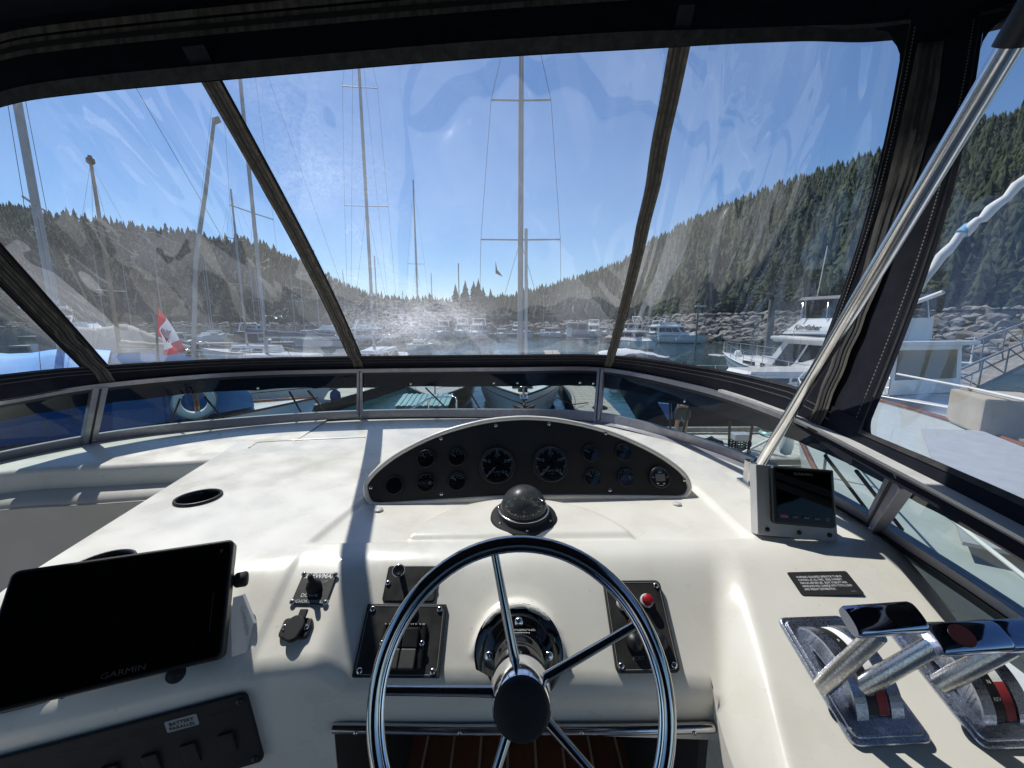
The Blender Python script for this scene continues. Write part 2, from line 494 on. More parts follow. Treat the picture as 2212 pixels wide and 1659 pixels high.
# rock with lichen and tide staining
def rockmat(name, a, b_):
    m, N, L = newmat(name)
    b = N['Principled BSDF']; b.inputs['Roughness'].default_value = .9
    c, nz, mp = noise_mix(m.node_tree, a, b_, 1.6, .3, .7, 8, .7)
    oi = N.new('ShaderNodeObjectInfo')
    mr = N.new('ShaderNodeMapRange'); mr.inputs['To Min'].default_value = .65; mr.inputs['To Max'].default_value = 1.35
    L.new(oi.outputs['Random'], mr.inputs['Value'])
    mx = N.new('ShaderNodeVectorMath'); mx.operation = 'SCALE'
    L.new(c, mx.inputs[0]); L.new(mr.outputs[0], mx.inputs['Scale'])
    ge = N.new('ShaderNodeNewGeometry'); sz = N.new('ShaderNodeSeparateXYZ'); L.new(ge.outputs['Position'], sz.inputs[0])
    tw = N.new('ShaderNodeMath'); tw.operation = 'MULTIPLY_ADD'; tw.inputs[1].default_value = 1.4; L.new(nz.outputs['Fac'], tw.inputs[0]); L.new(sz.outputs['Z'], tw.inputs[2])
    tm = N.new('ShaderNodeMapRange'); tm.inputs['From Min'].default_value = 1.1; tm.inputs['From Max'].default_value = 1.6; L.new(tw.outputs[0], tm.inputs['Value'])
    tx = N.new('ShaderNodeMix'); tx.data_type = 'RGBA'; tx.inputs[6].default_value = (.030, .028, .018, 1); L.new(tm.outputs[0], tx.inputs[0]); L.new(mx.outputs[0], tx.inputs[7])
    L.new(tx.outputs[2], b.inputs['Base Color'])
    bp = N.new('ShaderNodeBump'); bp.inputs['Strength'].default_value = .7; bp.inputs['Distance'].default_value = .08
    n2 = N.new('ShaderNodeTexNoise'); n2.inputs['Scale'].default_value = 5; n2.inputs['Detail'].default_value = 8
    L.new(n2.outputs['Fac'], bp.inputs['Height']); L.new(bp.outputs[0], b.inputs['Normal'])
    return m
rockmat('rock', (.13, .12, .105), (.31, .29, .26))
rockmat('rock_dark', (.07, .065, .058), (.19, .175, .155))

# foliage: colour comes from a per-vertex tint of the plant itself
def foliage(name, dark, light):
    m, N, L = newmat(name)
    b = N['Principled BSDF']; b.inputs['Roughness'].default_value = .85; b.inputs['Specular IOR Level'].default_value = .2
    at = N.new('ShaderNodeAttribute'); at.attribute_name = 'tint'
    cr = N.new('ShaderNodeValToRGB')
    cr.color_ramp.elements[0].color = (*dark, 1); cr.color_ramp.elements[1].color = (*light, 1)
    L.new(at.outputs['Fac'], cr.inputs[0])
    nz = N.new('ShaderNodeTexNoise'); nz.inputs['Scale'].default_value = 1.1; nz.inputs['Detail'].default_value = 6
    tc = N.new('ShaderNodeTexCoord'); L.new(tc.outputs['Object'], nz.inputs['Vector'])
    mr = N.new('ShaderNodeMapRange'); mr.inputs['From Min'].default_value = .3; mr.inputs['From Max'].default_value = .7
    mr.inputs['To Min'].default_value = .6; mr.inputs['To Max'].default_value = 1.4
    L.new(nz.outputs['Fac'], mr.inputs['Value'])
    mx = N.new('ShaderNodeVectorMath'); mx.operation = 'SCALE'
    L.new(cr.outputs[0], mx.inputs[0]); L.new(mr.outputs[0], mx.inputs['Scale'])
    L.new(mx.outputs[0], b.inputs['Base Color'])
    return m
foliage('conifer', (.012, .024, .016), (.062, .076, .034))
foliage('broadleaf', (.018, .030, .014), (.058, .074, .031))
pm('hill_soil', (.012, .018, .010), .95, col2=(.024, .030, .017), scale=.05, bump=.4, bscale=1.0)
pm('bank_grass', (.075, .095, .035), .95, col2=(.15, .145, .075), scale=.6, bump=.5, bscale=3)
pm('road_gravel', (.24, .23, .21), .95, col2=(.17, .165, .15), scale=.8)

# water
m, N, L = newmat('water')
b = N['Principled BSDF']
b.inputs['Base Color'].default_value = (.010, .045, .055, 1)
b.inputs['Roughness'].default_value = .05
b.inputs['IOR'].default_value = 1.33
tc = N.new('ShaderNodeTexCoord'); mp = N.new('ShaderNodeMapping'); mp.inputs['Scale'].default_value = (1.0, .55, 1)
n1 = N.new('ShaderNodeTexNoise'); n1.inputs['Scale'].default_value = 1.3; n1.inputs['Detail'].default_value = 5; n1.inputs['Roughness'].default_value = .55
n2 = N.new('ShaderNodeTexNoise'); n2.inputs['Scale'].default_value = .12; n2.inputs['Detail'].default_value = 2
L.new(tc.outputs['Object'], mp.inputs[0]); L.new(mp.outputs[0], n1.inputs['Vector']); L.new(tc.outputs['Object'], n2.inputs['Vector'])
mu = N.new('ShaderNodeMath'); mu.operation = 'MULTIPLY'
mr = N.new('ShaderNodeMapRange'); mr.inputs['From Min'].default_value = .35; mr.inputs['From Max'].default_value = .65; mr.inputs['To Min'].default_value = .35
L.new(n2.outputs['Fac'], mr.inputs['Value']); L.new(n1.outputs['Fac'], mu.inputs[0]); L.new(mr.outputs[0], mu.inputs[1])
bp = N.new('ShaderNodeBump'); bp.inputs['Strength'].default_value = .6; bp.inputs['Distance'].default_value = .14
L.new(mu.outputs[0], bp.inputs['Height']); L.new(bp.outputs[0], b.inputs['Normal'])

# windscreen: tinted acrylic
def tinted(name, tint, refl=1.0, rough=.02):
    m, N, L = newmat(name)
    out = N['Material Output']; N.remove(N['Principled BSDF'])
    tr = N.new('ShaderNodeBsdfTransparent'); tr.inputs[0].default_value = (*tint, 1)
    gl = N.new('ShaderNodeBsdfGlossy'); gl.inputs['Roughness'].default_value = rough
    di = N.new('ShaderNodeBsdfTranslucent'); di.inputs[0].default_value = (.5, .55, .56, 1)
    fr = N.new('ShaderNodeFresnel'); fr.inputs[0].default_value = 1.45
    mf = N.new('ShaderNodeMath'); mf.operation = 'MULTIPLY'; mf.inputs[1].default_value = refl
    L.new(fr.outputs[0], mf.inputs[0])
    tc = N.new('ShaderNodeTexCoord')
    nz = N.new('ShaderNodeTexNoise'); nz.inputs['Scale'].default_value = 140; nz.inputs['Detail'].default_value = 4
    L.new(tc.outputs['Object'], nz.inputs['Vector'])
    mr = N.new('ShaderNodeMapRange'); mr.inputs['From Min'].default_value = .52; mr.inputs['From Max'].default_value = .8
    mr.inputs['To Min'].default_value = .010; mr.inputs['To Max'].default_value = .035
    L.new(nz.outputs['Fac'], mr.inputs['Value'])
    a = N.new('ShaderNodeMixShader'); L.new(mr.outputs[0], a.inputs[0]); L.new(tr.outputs[0], a.inputs[1]); L.new(di.outputs[0], a.inputs[2])
    x = N.new('ShaderNodeMixShader'); L.new(mf.outputs[0], x.inputs[0]); L.new(a.outputs[0], x.inputs[1]); L.new(gl.outputs[0], x.inputs[2])
    L.new(x.outputs[0], out.inputs[0])
    return m
tinted('tinted_glass', (.62, .72, .715), .5)
tinted('clear_glass', (.88, .90, .90))
m, N, L = newmat('dome_glass')
b = N['Principled BSDF']; b.inputs['Base Color'].default_value = (.085, .09, .09, 1); b.inputs['Roughness'].default_value = .34
tr = N.new('ShaderNodeBsdfTransparent'); tr.inputs[0].default_value = (.6, .62, .61, 1)
tc = N.new('ShaderNodeTexCoord'); nz_ = N.new('ShaderNodeTexNoise'); nz_.inputs['Scale'].default_value = 60; nz_.inputs['Detail'].default_value = 5
mr = N.new('ShaderNodeMapRange'); mr.inputs['From Min'].default_value = .3; mr.inputs['From Max'].default_value = .7; mr.inputs['To Min'].default_value = .42; mr.inputs['To Max'].default_value = .66
L.new(tc.outputs['Object'], nz_.inputs['Vector']); L.new(nz_.outputs['Fac'], mr.inputs['Value'])
x = N.new('ShaderNodeMixShader'); L.new(mr.outputs[0], x.inputs[0]); L.new(tr.outputs[0], x.inputs[1]); L.new(b.outputs[0], x.inputs[2]); L.new(x.outputs[0], N['Material Output'].inputs[0])

# clear vinyl window with dust, scratches, painted dash reflections and (optionally) a patch of dried salt
def vinyl(name, haze=.02, stain=None, glare=.06, seed=0.0, px=1.5, py=.55, refl=1.9):
    m, N, L = newmat(name)
    out = N['Material Output']; N.remove(N['Principled BSDF'])
    uv = N.new('ShaderNodeTexCoord')
    def nz(scale, detail=4, rough=.6, sx=1, sy=1, dist=0.0):
        mp = N.new('ShaderNodeMapping'); mp.inputs['Scale'].default_value = (sx, sy, 1); mp.inputs['Location'].default_value = (seed, seed * .7, 0)
        L.new(uv.outputs['UV'], mp.inputs[0])
        n = N.new('ShaderNodeTexNoise'); n.inputs['Scale'].default_value = scale; n.inputs['Detail'].default_value = detail
        n.inputs['Roughness'].default_value = rough; n.inputs['Distortion'].default_value = dist
        L.new(mp.outputs[0], n.inputs['Vector'])
        return n.outputs['Fac']
    def rng(src, a, b_, lo, hi):
        r = N.new('ShaderNodeMapRange'); r.inputs['From Min'].default_value = a; r.inputs['From Max'].default_value = b_
        r.inputs['To Min'].default_value = lo; r.inputs['To Max'].default_value = hi
        L.new(src, r.inputs['Value']); return r.outputs[0]
    def op(o, a, b_):
        x = N.new('ShaderNodeMath'); x.operation = o; x.use_clamp = o == 'ADD'
        for i, q in enumerate((a, b_)):
            if isinstance(q, (int, float)): x.inputs[i].default_value = q
            else: L.new(q, x.inputs[i])
        return x.outputs[0]
    # general dust film + fine specks
    dust = rng(nz(3, 5), .35, .7, haze * .5, haze * 1.6)
    speck = rng(nz(110, 3, .7), .68, .76, 0.0, .22)
    speck = op('MULTIPLY', speck, rng(nz(7, 3), .45, .6, 0, 1))
    scratch = rng(nz(26, 3, .6, 1.2, 11, .15), .71, .74, 0.0, .10)
    scratch = op('MULTIPLY', scratch, rng(nz(5, 2), .54, .64, 0, 1))
    # reflection of the sunlit dash, painted in as a crisp-edged film
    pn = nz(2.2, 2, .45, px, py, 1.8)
    glare_crease = rng(pn, .515, .523, 0, glare)
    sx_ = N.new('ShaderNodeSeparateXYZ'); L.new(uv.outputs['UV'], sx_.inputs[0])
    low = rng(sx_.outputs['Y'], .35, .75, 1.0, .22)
    glare_crease = op('MULTIPLY', op('MULTIPLY', glare_crease, low), rng(nz(1.6, 2), .40, .52, .25, 1))
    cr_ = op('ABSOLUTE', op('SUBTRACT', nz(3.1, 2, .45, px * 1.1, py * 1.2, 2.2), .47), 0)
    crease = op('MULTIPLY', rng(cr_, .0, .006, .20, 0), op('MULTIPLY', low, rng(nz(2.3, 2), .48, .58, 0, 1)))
    glare_crease = op('ADD', glare_crease, crease)
    dust = op('ADD', dust, op('MULTIPLY', low, .022))
    tot = op('ADD', dust, speck); tot = op('ADD', tot, scratch); tot = op('ADD', tot, glare_crease)
    if stain:
        for (cx, cy_, rx, ry, amt) in stain:
            mp = N.new('ShaderNodeMapping'); mp.inputs['Location'].default_value = (-cx / rx, -cy_ / ry, 0); mp.inputs['Scale'].default_value = (1 / rx, 1 / ry, 1)
            L.new(uv.outputs['UV'], mp.inputs[0])
            ln = N.new('ShaderNodeVectorMath'); ln.operation = 'LENGTH'; L.new(mp.outputs[0], ln.inputs[0])
            g = rng(ln.outputs['Value'], 0, 1, 1, 0)
            g = op('MULTIPLY', g, g)
            gr = rng(nz(85, 9, .95, 1, 1, .3), .42, .60, .15, 1.6)
            cl = rng(nz(4.5, 4, .6, 1, 1, .5), .35, .62, .25, 1.0)
            g = op('MULTIPLY', op('MULTIPLY', g, gr), op('MULTIPLY', cl, amt))
            tot = op('ADD', tot, g)
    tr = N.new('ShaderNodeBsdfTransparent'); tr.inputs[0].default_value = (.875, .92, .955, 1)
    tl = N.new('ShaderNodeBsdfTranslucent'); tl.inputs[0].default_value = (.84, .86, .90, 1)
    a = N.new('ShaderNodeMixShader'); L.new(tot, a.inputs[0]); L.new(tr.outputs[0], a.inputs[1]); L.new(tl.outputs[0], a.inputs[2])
    gl = N.new('ShaderNodeBsdfGlossy'); gl.inputs['Roughness'].default_value = .03
    bp = N.new('ShaderNodeBump'); bp.inputs['Strength'].default_value = .9; bp.inputs['Distance'].default_value = .035
    L.new(nz(1.5, 1, .4, 1.7, .9, .9), bp.inputs['Height']); L.new(bp.outputs[0], gl.inputs['Normal'])
    fr = N.new('ShaderNodeFresnel'); fr.inputs[0].default_value = 1.5; L.new(bp.outputs[0], fr.inputs['Normal'])
    fm = op('MULTIPLY', fr.outputs[0], refl)
    x = N.new('ShaderNodeMixShader'); L.new(fm, x.inputs[0]); L.new(a.outputs[0], x.inputs[1]); L.new(gl.outputs[0], x.inputs[2])
    L.new(x.outputs[0], out.inputs[0])
    return m
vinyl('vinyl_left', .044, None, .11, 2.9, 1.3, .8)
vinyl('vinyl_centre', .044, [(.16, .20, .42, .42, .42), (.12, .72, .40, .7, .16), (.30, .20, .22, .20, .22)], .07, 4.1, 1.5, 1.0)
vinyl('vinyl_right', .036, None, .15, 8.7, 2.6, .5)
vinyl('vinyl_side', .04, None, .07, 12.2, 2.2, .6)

# ================================================================== the flybridge: console moulding
Zr = lambda z: CAMZ + z                # height relative to the eye
CZ0, CSL = -.49, .022
def zcrown(y): return CZ0 - CSL * (y - .78)
CROWN_N = Vector((0, CSL, 1)).normalized()
CROWN_O = Vector((0, .78, Zr(CZ0)))
def on_crown(u, v): return Wp(u, v, CROWN_O, CROWN_N)

def sstep(a, b, x):
    t = np.clip((x - a) / (b - a), 0, 1)
    return t * t * (3 - 2 * t)
WH_C = Vector((.012, .448, -.488))      # steering wheel centre relative to the eye
TILT = R(29.5)
W_AX = Vector((0, -math.cos(TILT), math.sin(TILT)))
W_UP = Vector((0, math.sin(TILT), math.cos(TILT)))
FL_L = .205
FL_C = WH_C - W_AX * FL_L
def crest(x):
    return np.where(x > -.45, .77 + .03 * (x / .45) * (x > 0), .757 - (-.45 - x) * .268)
REC = [on_crown(*p) for p in ((665, 1172), (1622, 1160), (1500, 1048), (820, 1048))]
def seg_in(px, py, a, b):               # signed distance to the line a->b, positive on its left
    dx, dy = b.x - a.x, b.y - a.y
    l = math.hypot(dx, dy)
    return ((px - a.x) * -dy + (py - a.y) * dx) / l
def helm_z(x, y):
    yc = crest(x)
    d = yc - y
    w = .018
    sp_ = np.where(d > 10 * w, d, w * np.log1p(np.exp(np.clip(d / w, -50, 50))))
    left = 1 - sstep(-.345, -.275, x)
    rx = .355 + (y - .465) * .31
    right = sstep(rx - .035, rx + .035, x)
    k = .82 * (1 - left) * (1 - right) + (.54 + .17 * (1 - sstep(-.80, -.45, x))) * left + .40 * right
    z = CZ0 - CSL * (np.maximum(y, yc) - .78) - k * sp_
    # recess round the gauges, and the low mound under the compass
    ins = np.minimum.reduce([seg_in(x, y, REC[i], REC[(i + 1) % 4]) for i in range(4)])
    z = z - .010 * sstep(-.004, .006, ins) + .003 * np.exp(-(ins / .006) ** 2)
    mound = 1 - ((x - .02) / .27) ** 2 - ((y - .80) / .26) ** 2
    z = z + .014 * sstep(.0, .05, mound) * (ins > 0) * sstep(0, .03, ins)
    # raised bead between the dash and the windscreen ledge
    # boss round the steering pump
    r = .080
    xx = np.clip(np.abs(x - FL_C.x), 0, r)
    p = np.sqrt(np.maximum(r * r - xx * xx, 0))
    wv = (y - FL_C.y - math.sin(TILT) * p) / math.cos(TILT)
    zb = FL_C.z - math.sin(TILT) * wv + math.cos(TILT) * p
    zb = np.where((np.abs(x - FL_C.x) < r) & (wv > -.004), zb, -9)
    kk = .012
    mz = np.maximum(z, zb)
    h = np.clip(.5 + .5 * (zb - z) / .03, 0, 1)
    z = np.where(zb > -5, mz + .03 * .25 * h * (1 - h) * 1.0, z)
    return z
def blur(Z, n):
    for _ in range(n):
        P = np.pad(Z, 1, mode='edge')
        Z = (P[1:-1, 1:-1] * 4 + P[:-2, 1:-1] + P[2:, 1:-1] + P[1:-1, :-2] + P[1:-1, 2:]) / 8
    return Z
console = thing('helm_console', 'white moulded fibreglass helm console under the windscreen', 'boat console', (0, .7, Zr(-1.3)))
CUPS = [(429, 1077, .114), (222, 1222, .104)]
HOLES = [(on_crown(u, v), D * .455) for u, v, D in CUPS]
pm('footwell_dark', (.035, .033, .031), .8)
def field(name, X, Y, nb=3, skirts=(), rnd=None):
    Z = blur(helm_z(X, Y), nb)
    if rnd is not None: Z = rnd(X, Y, Z)
    nu, nv = X.shape
    P = [[Vector((X[i, j], Y[i, j], Zr(Z[i, j]))) for j in range(nv)] for i in range(nu)]
    b = MB(); b.grid(P, nu, nv)
    if HOLES:
        keep = [k for k, f in enumerate(b.f) if all(((b.v[f[0]] + b.v[f[2]]) * .5 - c).to_2d().length > r_ for c, r_ in HOLES)]
        b.f = [b.f[k] for k in keep]; b.sm = [b.sm[k] for k in keep]
    for (kind, depth, i0, i1) in skirts:
        if kind == 'j0': line = [P[i][0] for i in range(i0, i1)]
        if kind == 'i0': line = [P[0][j] for j in range(i0, i1)]
        low = [Vector((p.x, p.y, p.z - depth)) for p in line]
        b.grid([line, low], 2, len(line), smooth=True)
    return b
YB = [(-1.143, 1.595), (-.94, .704), (-.90, .480), (-.42, .588), (-.345, .594), (-.29, .600), (.355, .604)]
YT = [(-1.143, 1.91), (-1.0, 1.97), (-.82, 2.04), (-.1, 2.07), (.15, 2.05), (.355, 2.0)]
def rnd_front(X, Y, Z):
    yb = np.interp(X, [p[0] for p in YB], [p[1] for p in YB])
    r = .022
    d = np.clip(Y - yb, 0, r)
    return Z - np.where(X > -.9, r * (1 - np.sqrt(1 - (1 - d / r) ** 2)), 0)
xs = np.concatenate([np.linspace(-1.143, -.86, 70), np.linspace(-.855, .355, 220)])
q = np.linspace(0, 1, 260) ** 1.35
yb = np.interp(xs, [p[0] for p in YB], [p[1] for p in YB]); yt = np.interp(xs, [p[0] for p in YT], [p[1] for p in YT])
X = np.repeat(xs[:, None], len(q), 1); Y = yb[:, None] + (yt - yb)[:, None] * q[None, :]
i_op = int(np.searchsorted(xs, -.315))
mb = field('dash', X, Y, 3, [('j0', .60, 0, i_op + 1), ('j0', .075, i_op, len(xs))], rnd_front)
mb.build('dash_moulding', 'gelcoat', console, True)
XR = [(.25, .755), (.5, .80), (.72, .85), (.9, .872), (1.12, .872), (1.35, .83), (1.64, .70), (1.98, .42), (2.0, .40)]
ys = np.concatenate([np.linspace(.25, 1.0, 130), np.linspace(1.006, 2.0, 110)])
xr = np.interp(ys, [p[0] for p in XR], [p[1] for p in XR])
q = np.linspace(0, 1, 90)
Y = np.repeat(ys[:, None], len(q), 1); X = .355 + (xr - .355)[:, None] * q[None, :]
def rnd_right(X, Y, Z):
    r = .018
    d = np.clip(X - .355, 0, r)
    Z = Z - np.where(Y < .597, r * (1 - np.sqrt(1 - (1 - d / r) ** 2)), 0)
    xe = np.interp(Y, [p[0] for p in XR], [p[1] for p in XR])
    d2 = np.clip(xe - X, 0, .05)
    return Z - .008 * (1 - d2 / .05) ** 2
mb = field('dash', X, Y, 3, [('j0', .60, 0, int(np.searchsorted(ys, .612)))], rnd_right)
mb.build('control_pod', 'gelcoat', console, True)
# lower lip return, side walls and dark cavity of the footwell
b = MB()
b.box((.02, .635, Zr(-.719)), (.70, .06, .012))
b.build('lower_lip', 'gelcoat', console, True)
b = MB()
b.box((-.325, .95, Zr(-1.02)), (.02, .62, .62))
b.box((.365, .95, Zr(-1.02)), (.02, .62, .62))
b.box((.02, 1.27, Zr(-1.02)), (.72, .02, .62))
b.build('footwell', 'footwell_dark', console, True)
b = MB()
b.tube([(-.312, .594, Zr(-.705)), (-.1, .592, Zr(-.707)), (.2, .592, Zr(-.706)), (.352, .594, Zr(-.704))], .0085, 10)
ed = b.build('grab_rail', 'stainless', console, True)
for x in (-.27, -.09, .12, .315):
    screw(ed, frame((x, .5845, Zr(-.705)), (1, 0, 0), (0, -1, .1)), 0, 0, .0035, 'stainless', world=False)
b = MB(); b.box((.05, 1.0, Zr(-1.02)), (.62, .035, .025), bev=.004)
b.build('foot_rail', 'gelcoat_grey', console, True)
# hose and dark gear in the cavity
b = MB(); b.tube(catmull([(.20, .75, Zr(-.80)), (.26, .85, Zr(-.92)), (.33, .9, Zr(-.86)), (.345, .8, Zr(-.78))], 6), .012, 8)
b.build('hose', 'rubber', console, True)
# deck planks of the flybridge floor
floor = thing('flybridge_floor', 'dark teak planked floor under the helm console', 'floor', (0, .9, Zr(-1.33)))
floor['kind'] = 'structure'
b = MB(); b.box((.03, .95, Zr(-1.3415)), (1.5, 1.7, .02)); b.build('caulking', 'teak_seam', floor, True)
b = MB(); b.box((-.6, -.6, Zr(-1.365)), (3.3, 4.4, .03)); b.build('floor_pan', 'gelcoat_grey', floor, True)
plank_me = None
for i in range(-8, 9):
    if plank_me is None:
        bb = MB(); bb.box((0, 0, 0), (.079, 1.6, .016), bev=.002)
        o = bb.build('plank', 'teak', floor); plank_me = o.data
    else:
        o = link('plank', plank_me, None, floor)
    o.location = (.03 + i * .086, .05, -.008)

# cup holders let into the dash
def cup(u, v, D, label):
    c = on_crown(u, v); c.z = Zr(float(helm_z(np.array([c.x]), np.array([c.y]))[0])) + .001
    m4 = frame(c, (1, 0, 0), CROWN_N)
    b = MB()
    b.lathe([(D * .43, -.004), (D * .43, .005), (D * .46, .0075), (D * .49, .006), (D * .50, .001)], 36, m4, caps=False)
    o = b.build('cup_holder', 'black_plastic', console, True, label)
    b = MB(); b.lathe([(D * .435, .0035), (D * .42, -.02), (D * .40, -.10), (0, -.10)], 36, m4, caps=False)
    b.build('cup_well', 'seal_black', o)
cup(429, 1077, .114, 'black cup holder on the open dash')
cup(222, 1222, .104, 'black cup holder partly behind the chartplotter')
ln = [on_crown(u, v) for u, v in ((538, 968), (556, 956), (640, 951), (720, 948), (790, 945))]
for q_ in ln: q_.z = Zr(float(helm_z(np.array([q_.x]), np.array([q_.y]))[0])) + .0005
b = MB(); b.tube(ln, .0042, 8); b.build('moulded_bead', 'gelcoat', console, True)
# left edge panel of the console + coaming ledges by the port side
def edge_strip(name, top, drop, mat, par):
    low = [p - Vector((0, 0, drop)) for p in top]
    b = MB(); b.grid([top, low], 2, len(top)); return b.build(name, mat, par, True)
coam = thing('coaming', 'cream padded coaming with ledges along the port side', 'boat interior', (-1.6, 1.5, Zr(-1.3)))
def prof_strip(name, line0, line1, mat):
    b = MB(); b.grid([line0, line1], 2, len(line0)); return b.build(name, mat, coam, True)
zL = -.508
L_in = catmull([(-2.0, 1.02, Zr(zL)), (-1.743, 1.29, Zr(zL)), (-1.413, 1.36, Zr(zL)), (-1.044, 1.425, Zr(zL)), (-.9, 1.44, Zr(zL))], 10)
L_out = catmull([(-2.2, 1.1, Zr(zL)), (-1.96, 1.40, Zr(zL + .001)), (-1.62, 1.76, Zr(zL)), (-1.20, 1.93, Zr(zL)), (-.95, 2.0, Zr(zL))], 10)
def offs(line, dx, dy, dz): return [p + Vector((dx, dy, dz)) for p in line]
rows = [L_out, L_in, offs(L_in, .004, -.012, -.006), offs(L_in, .006, -.018, -.02), offs(L_in, .008, -.02, -.075)]
b = MB(); b.grid(rows, len(rows), len(L_in)); b.build('ledge', 'gelcoat', coam, True)
c0 = offs(L_in, .008, -.012, -.074)
rows = []
for a in range(9):
    th = math.pi * .5 * a / 8
    rows.append(offs(c0, .010 * math.sin(th), -.075 * math.sin(th) - .0, -.035 + .035 * math.cos(th)))
b = MB(); b.grid(rows, len(rows), len(L_in)); b.build('padded_roll', 'vinyl_cushion', coam, True)
b = MB(); b.tube(offs(c0, .010, -.078, -.036), .0035, 6); b.build('piping', 'vinyl_cushion', coam, True)
rows = [offs(c0, .010, -.074, -.034), offs(c0, .012, -.060, -.10), offs(c0, .012, -.055, -.70)]
b = MB(); b.grid(rows, 3, len(L_in)); b.build('side_panel', 'vinyl_cushion', coam, True)

# ================================================================== gauge panel pod
PB = .502
pl, pr = W(815, 1083, PB / .4495), W(1480, 1068, PB / .4323)
PEX = (pr - pl).normalized()
PTL = R(25)
PN = (Vector((0, 0, 1)) * math.sin(PTL) - Vector((0, 0, 1)).cross(PEX).normalized() * math.cos(PTL)).normalized()
if PN.y > 0: PN = -PN
if PN.z < 0: PN.z = -PN.z
PF = frame((pl + pr) / 2, PEX, PN)
PFI = PF.inverted()
def pan(u, v):                          # picture point on the panel face -> panel coordinates
    p = PFI @ Wp(u, v, PF.translation, PN)
    return Vector((p.x, p.y))
def zp(x, y): return ((x / 1.728 + 1340) * .576, (y / 1.728 + 1540) * .576)   # enlarged crop -> picture
out_px = [(74, 500), (84, 465), (140, 400), (250, 313), (400, 228), (560, 160), (700, 117), (850, 84), (1000, 68), (1120, 65), (1280, 77), (1450, 108),
          (1600, 148), (1750, 205), (1900, 277), (2020, 352), (2098, 420), (2130, 480), (2124, 520), (2088, 545), (1960, 545), (1600, 541), (1240, 541),
          (900, 547), (500, 571), (250, 586), (125, 590), (88, 565)]
pol = [pan(*zp(*p)) for p in out_px]
pol = [Vector((p.x, p.y)) for p in catmull([(p.x, p.y, 0) for p in pol], 3, True)]
gp = thing('gauge_panel', 'black arched gauge panel with dials in the white dash pod', 'instrument panel', mat4=PF.copy())
I4 = Matrix.Identity(4)
b = MB(); b.prism([tuple(p) for p in pol], .006, I4, 0, .002); b.build('panel_plate', 'black_matte', gp)
# white pod shell around the plate
cen = Vector((0, .06))
def ring(off, z, dz=0, sc=1.0):
    pts = []
    n = len(pol)
    for i, p in enumerate(pol):
        t = (pol[(i + 1) % n] - pol[i - 1]).normalized()
        nrm = Vector((t.y, -t.x))
        if nrm.dot(p - cen) < 0: nrm = -nrm
        q = p + nrm * off
        pts.append(PF @ Vector((q.x * sc, q.y, z)) + Vector((0, 0, dz)))
    return pts
inner = ring(.0, .001); r1 = ring(.002, .006); r2 = ring(.008, .010); r3 = ring(.014, .006); r4 = ring(.0175, -.010)
# the shell runs back and down to the dash behind the panel
def back_ring(k):
    pts = []
    for p in ring(.0185 + .05 * k, -.02):
        y = p.y + .40 * k
        zt = Zr(zcrown(y)) - .012
        f = (1 - k) ** .8
        pts.append(Vector((p.x, y, zt + max(p.z - zt, -.01) * f if p.z > zt else min(p.z, zt))))
    return pts
rows = [inner, r1, r2, r3, r4] + [back_ring(k) for k in (.04, .15, .3, .5, .75, 1.0)]
n = len(pol)
P = [rw + [rw[0]] for rw in rows]
b = MB(); b.grid(P, len(rows), n + 1); b.build('panel_pod', 'gelcoat', console, True)
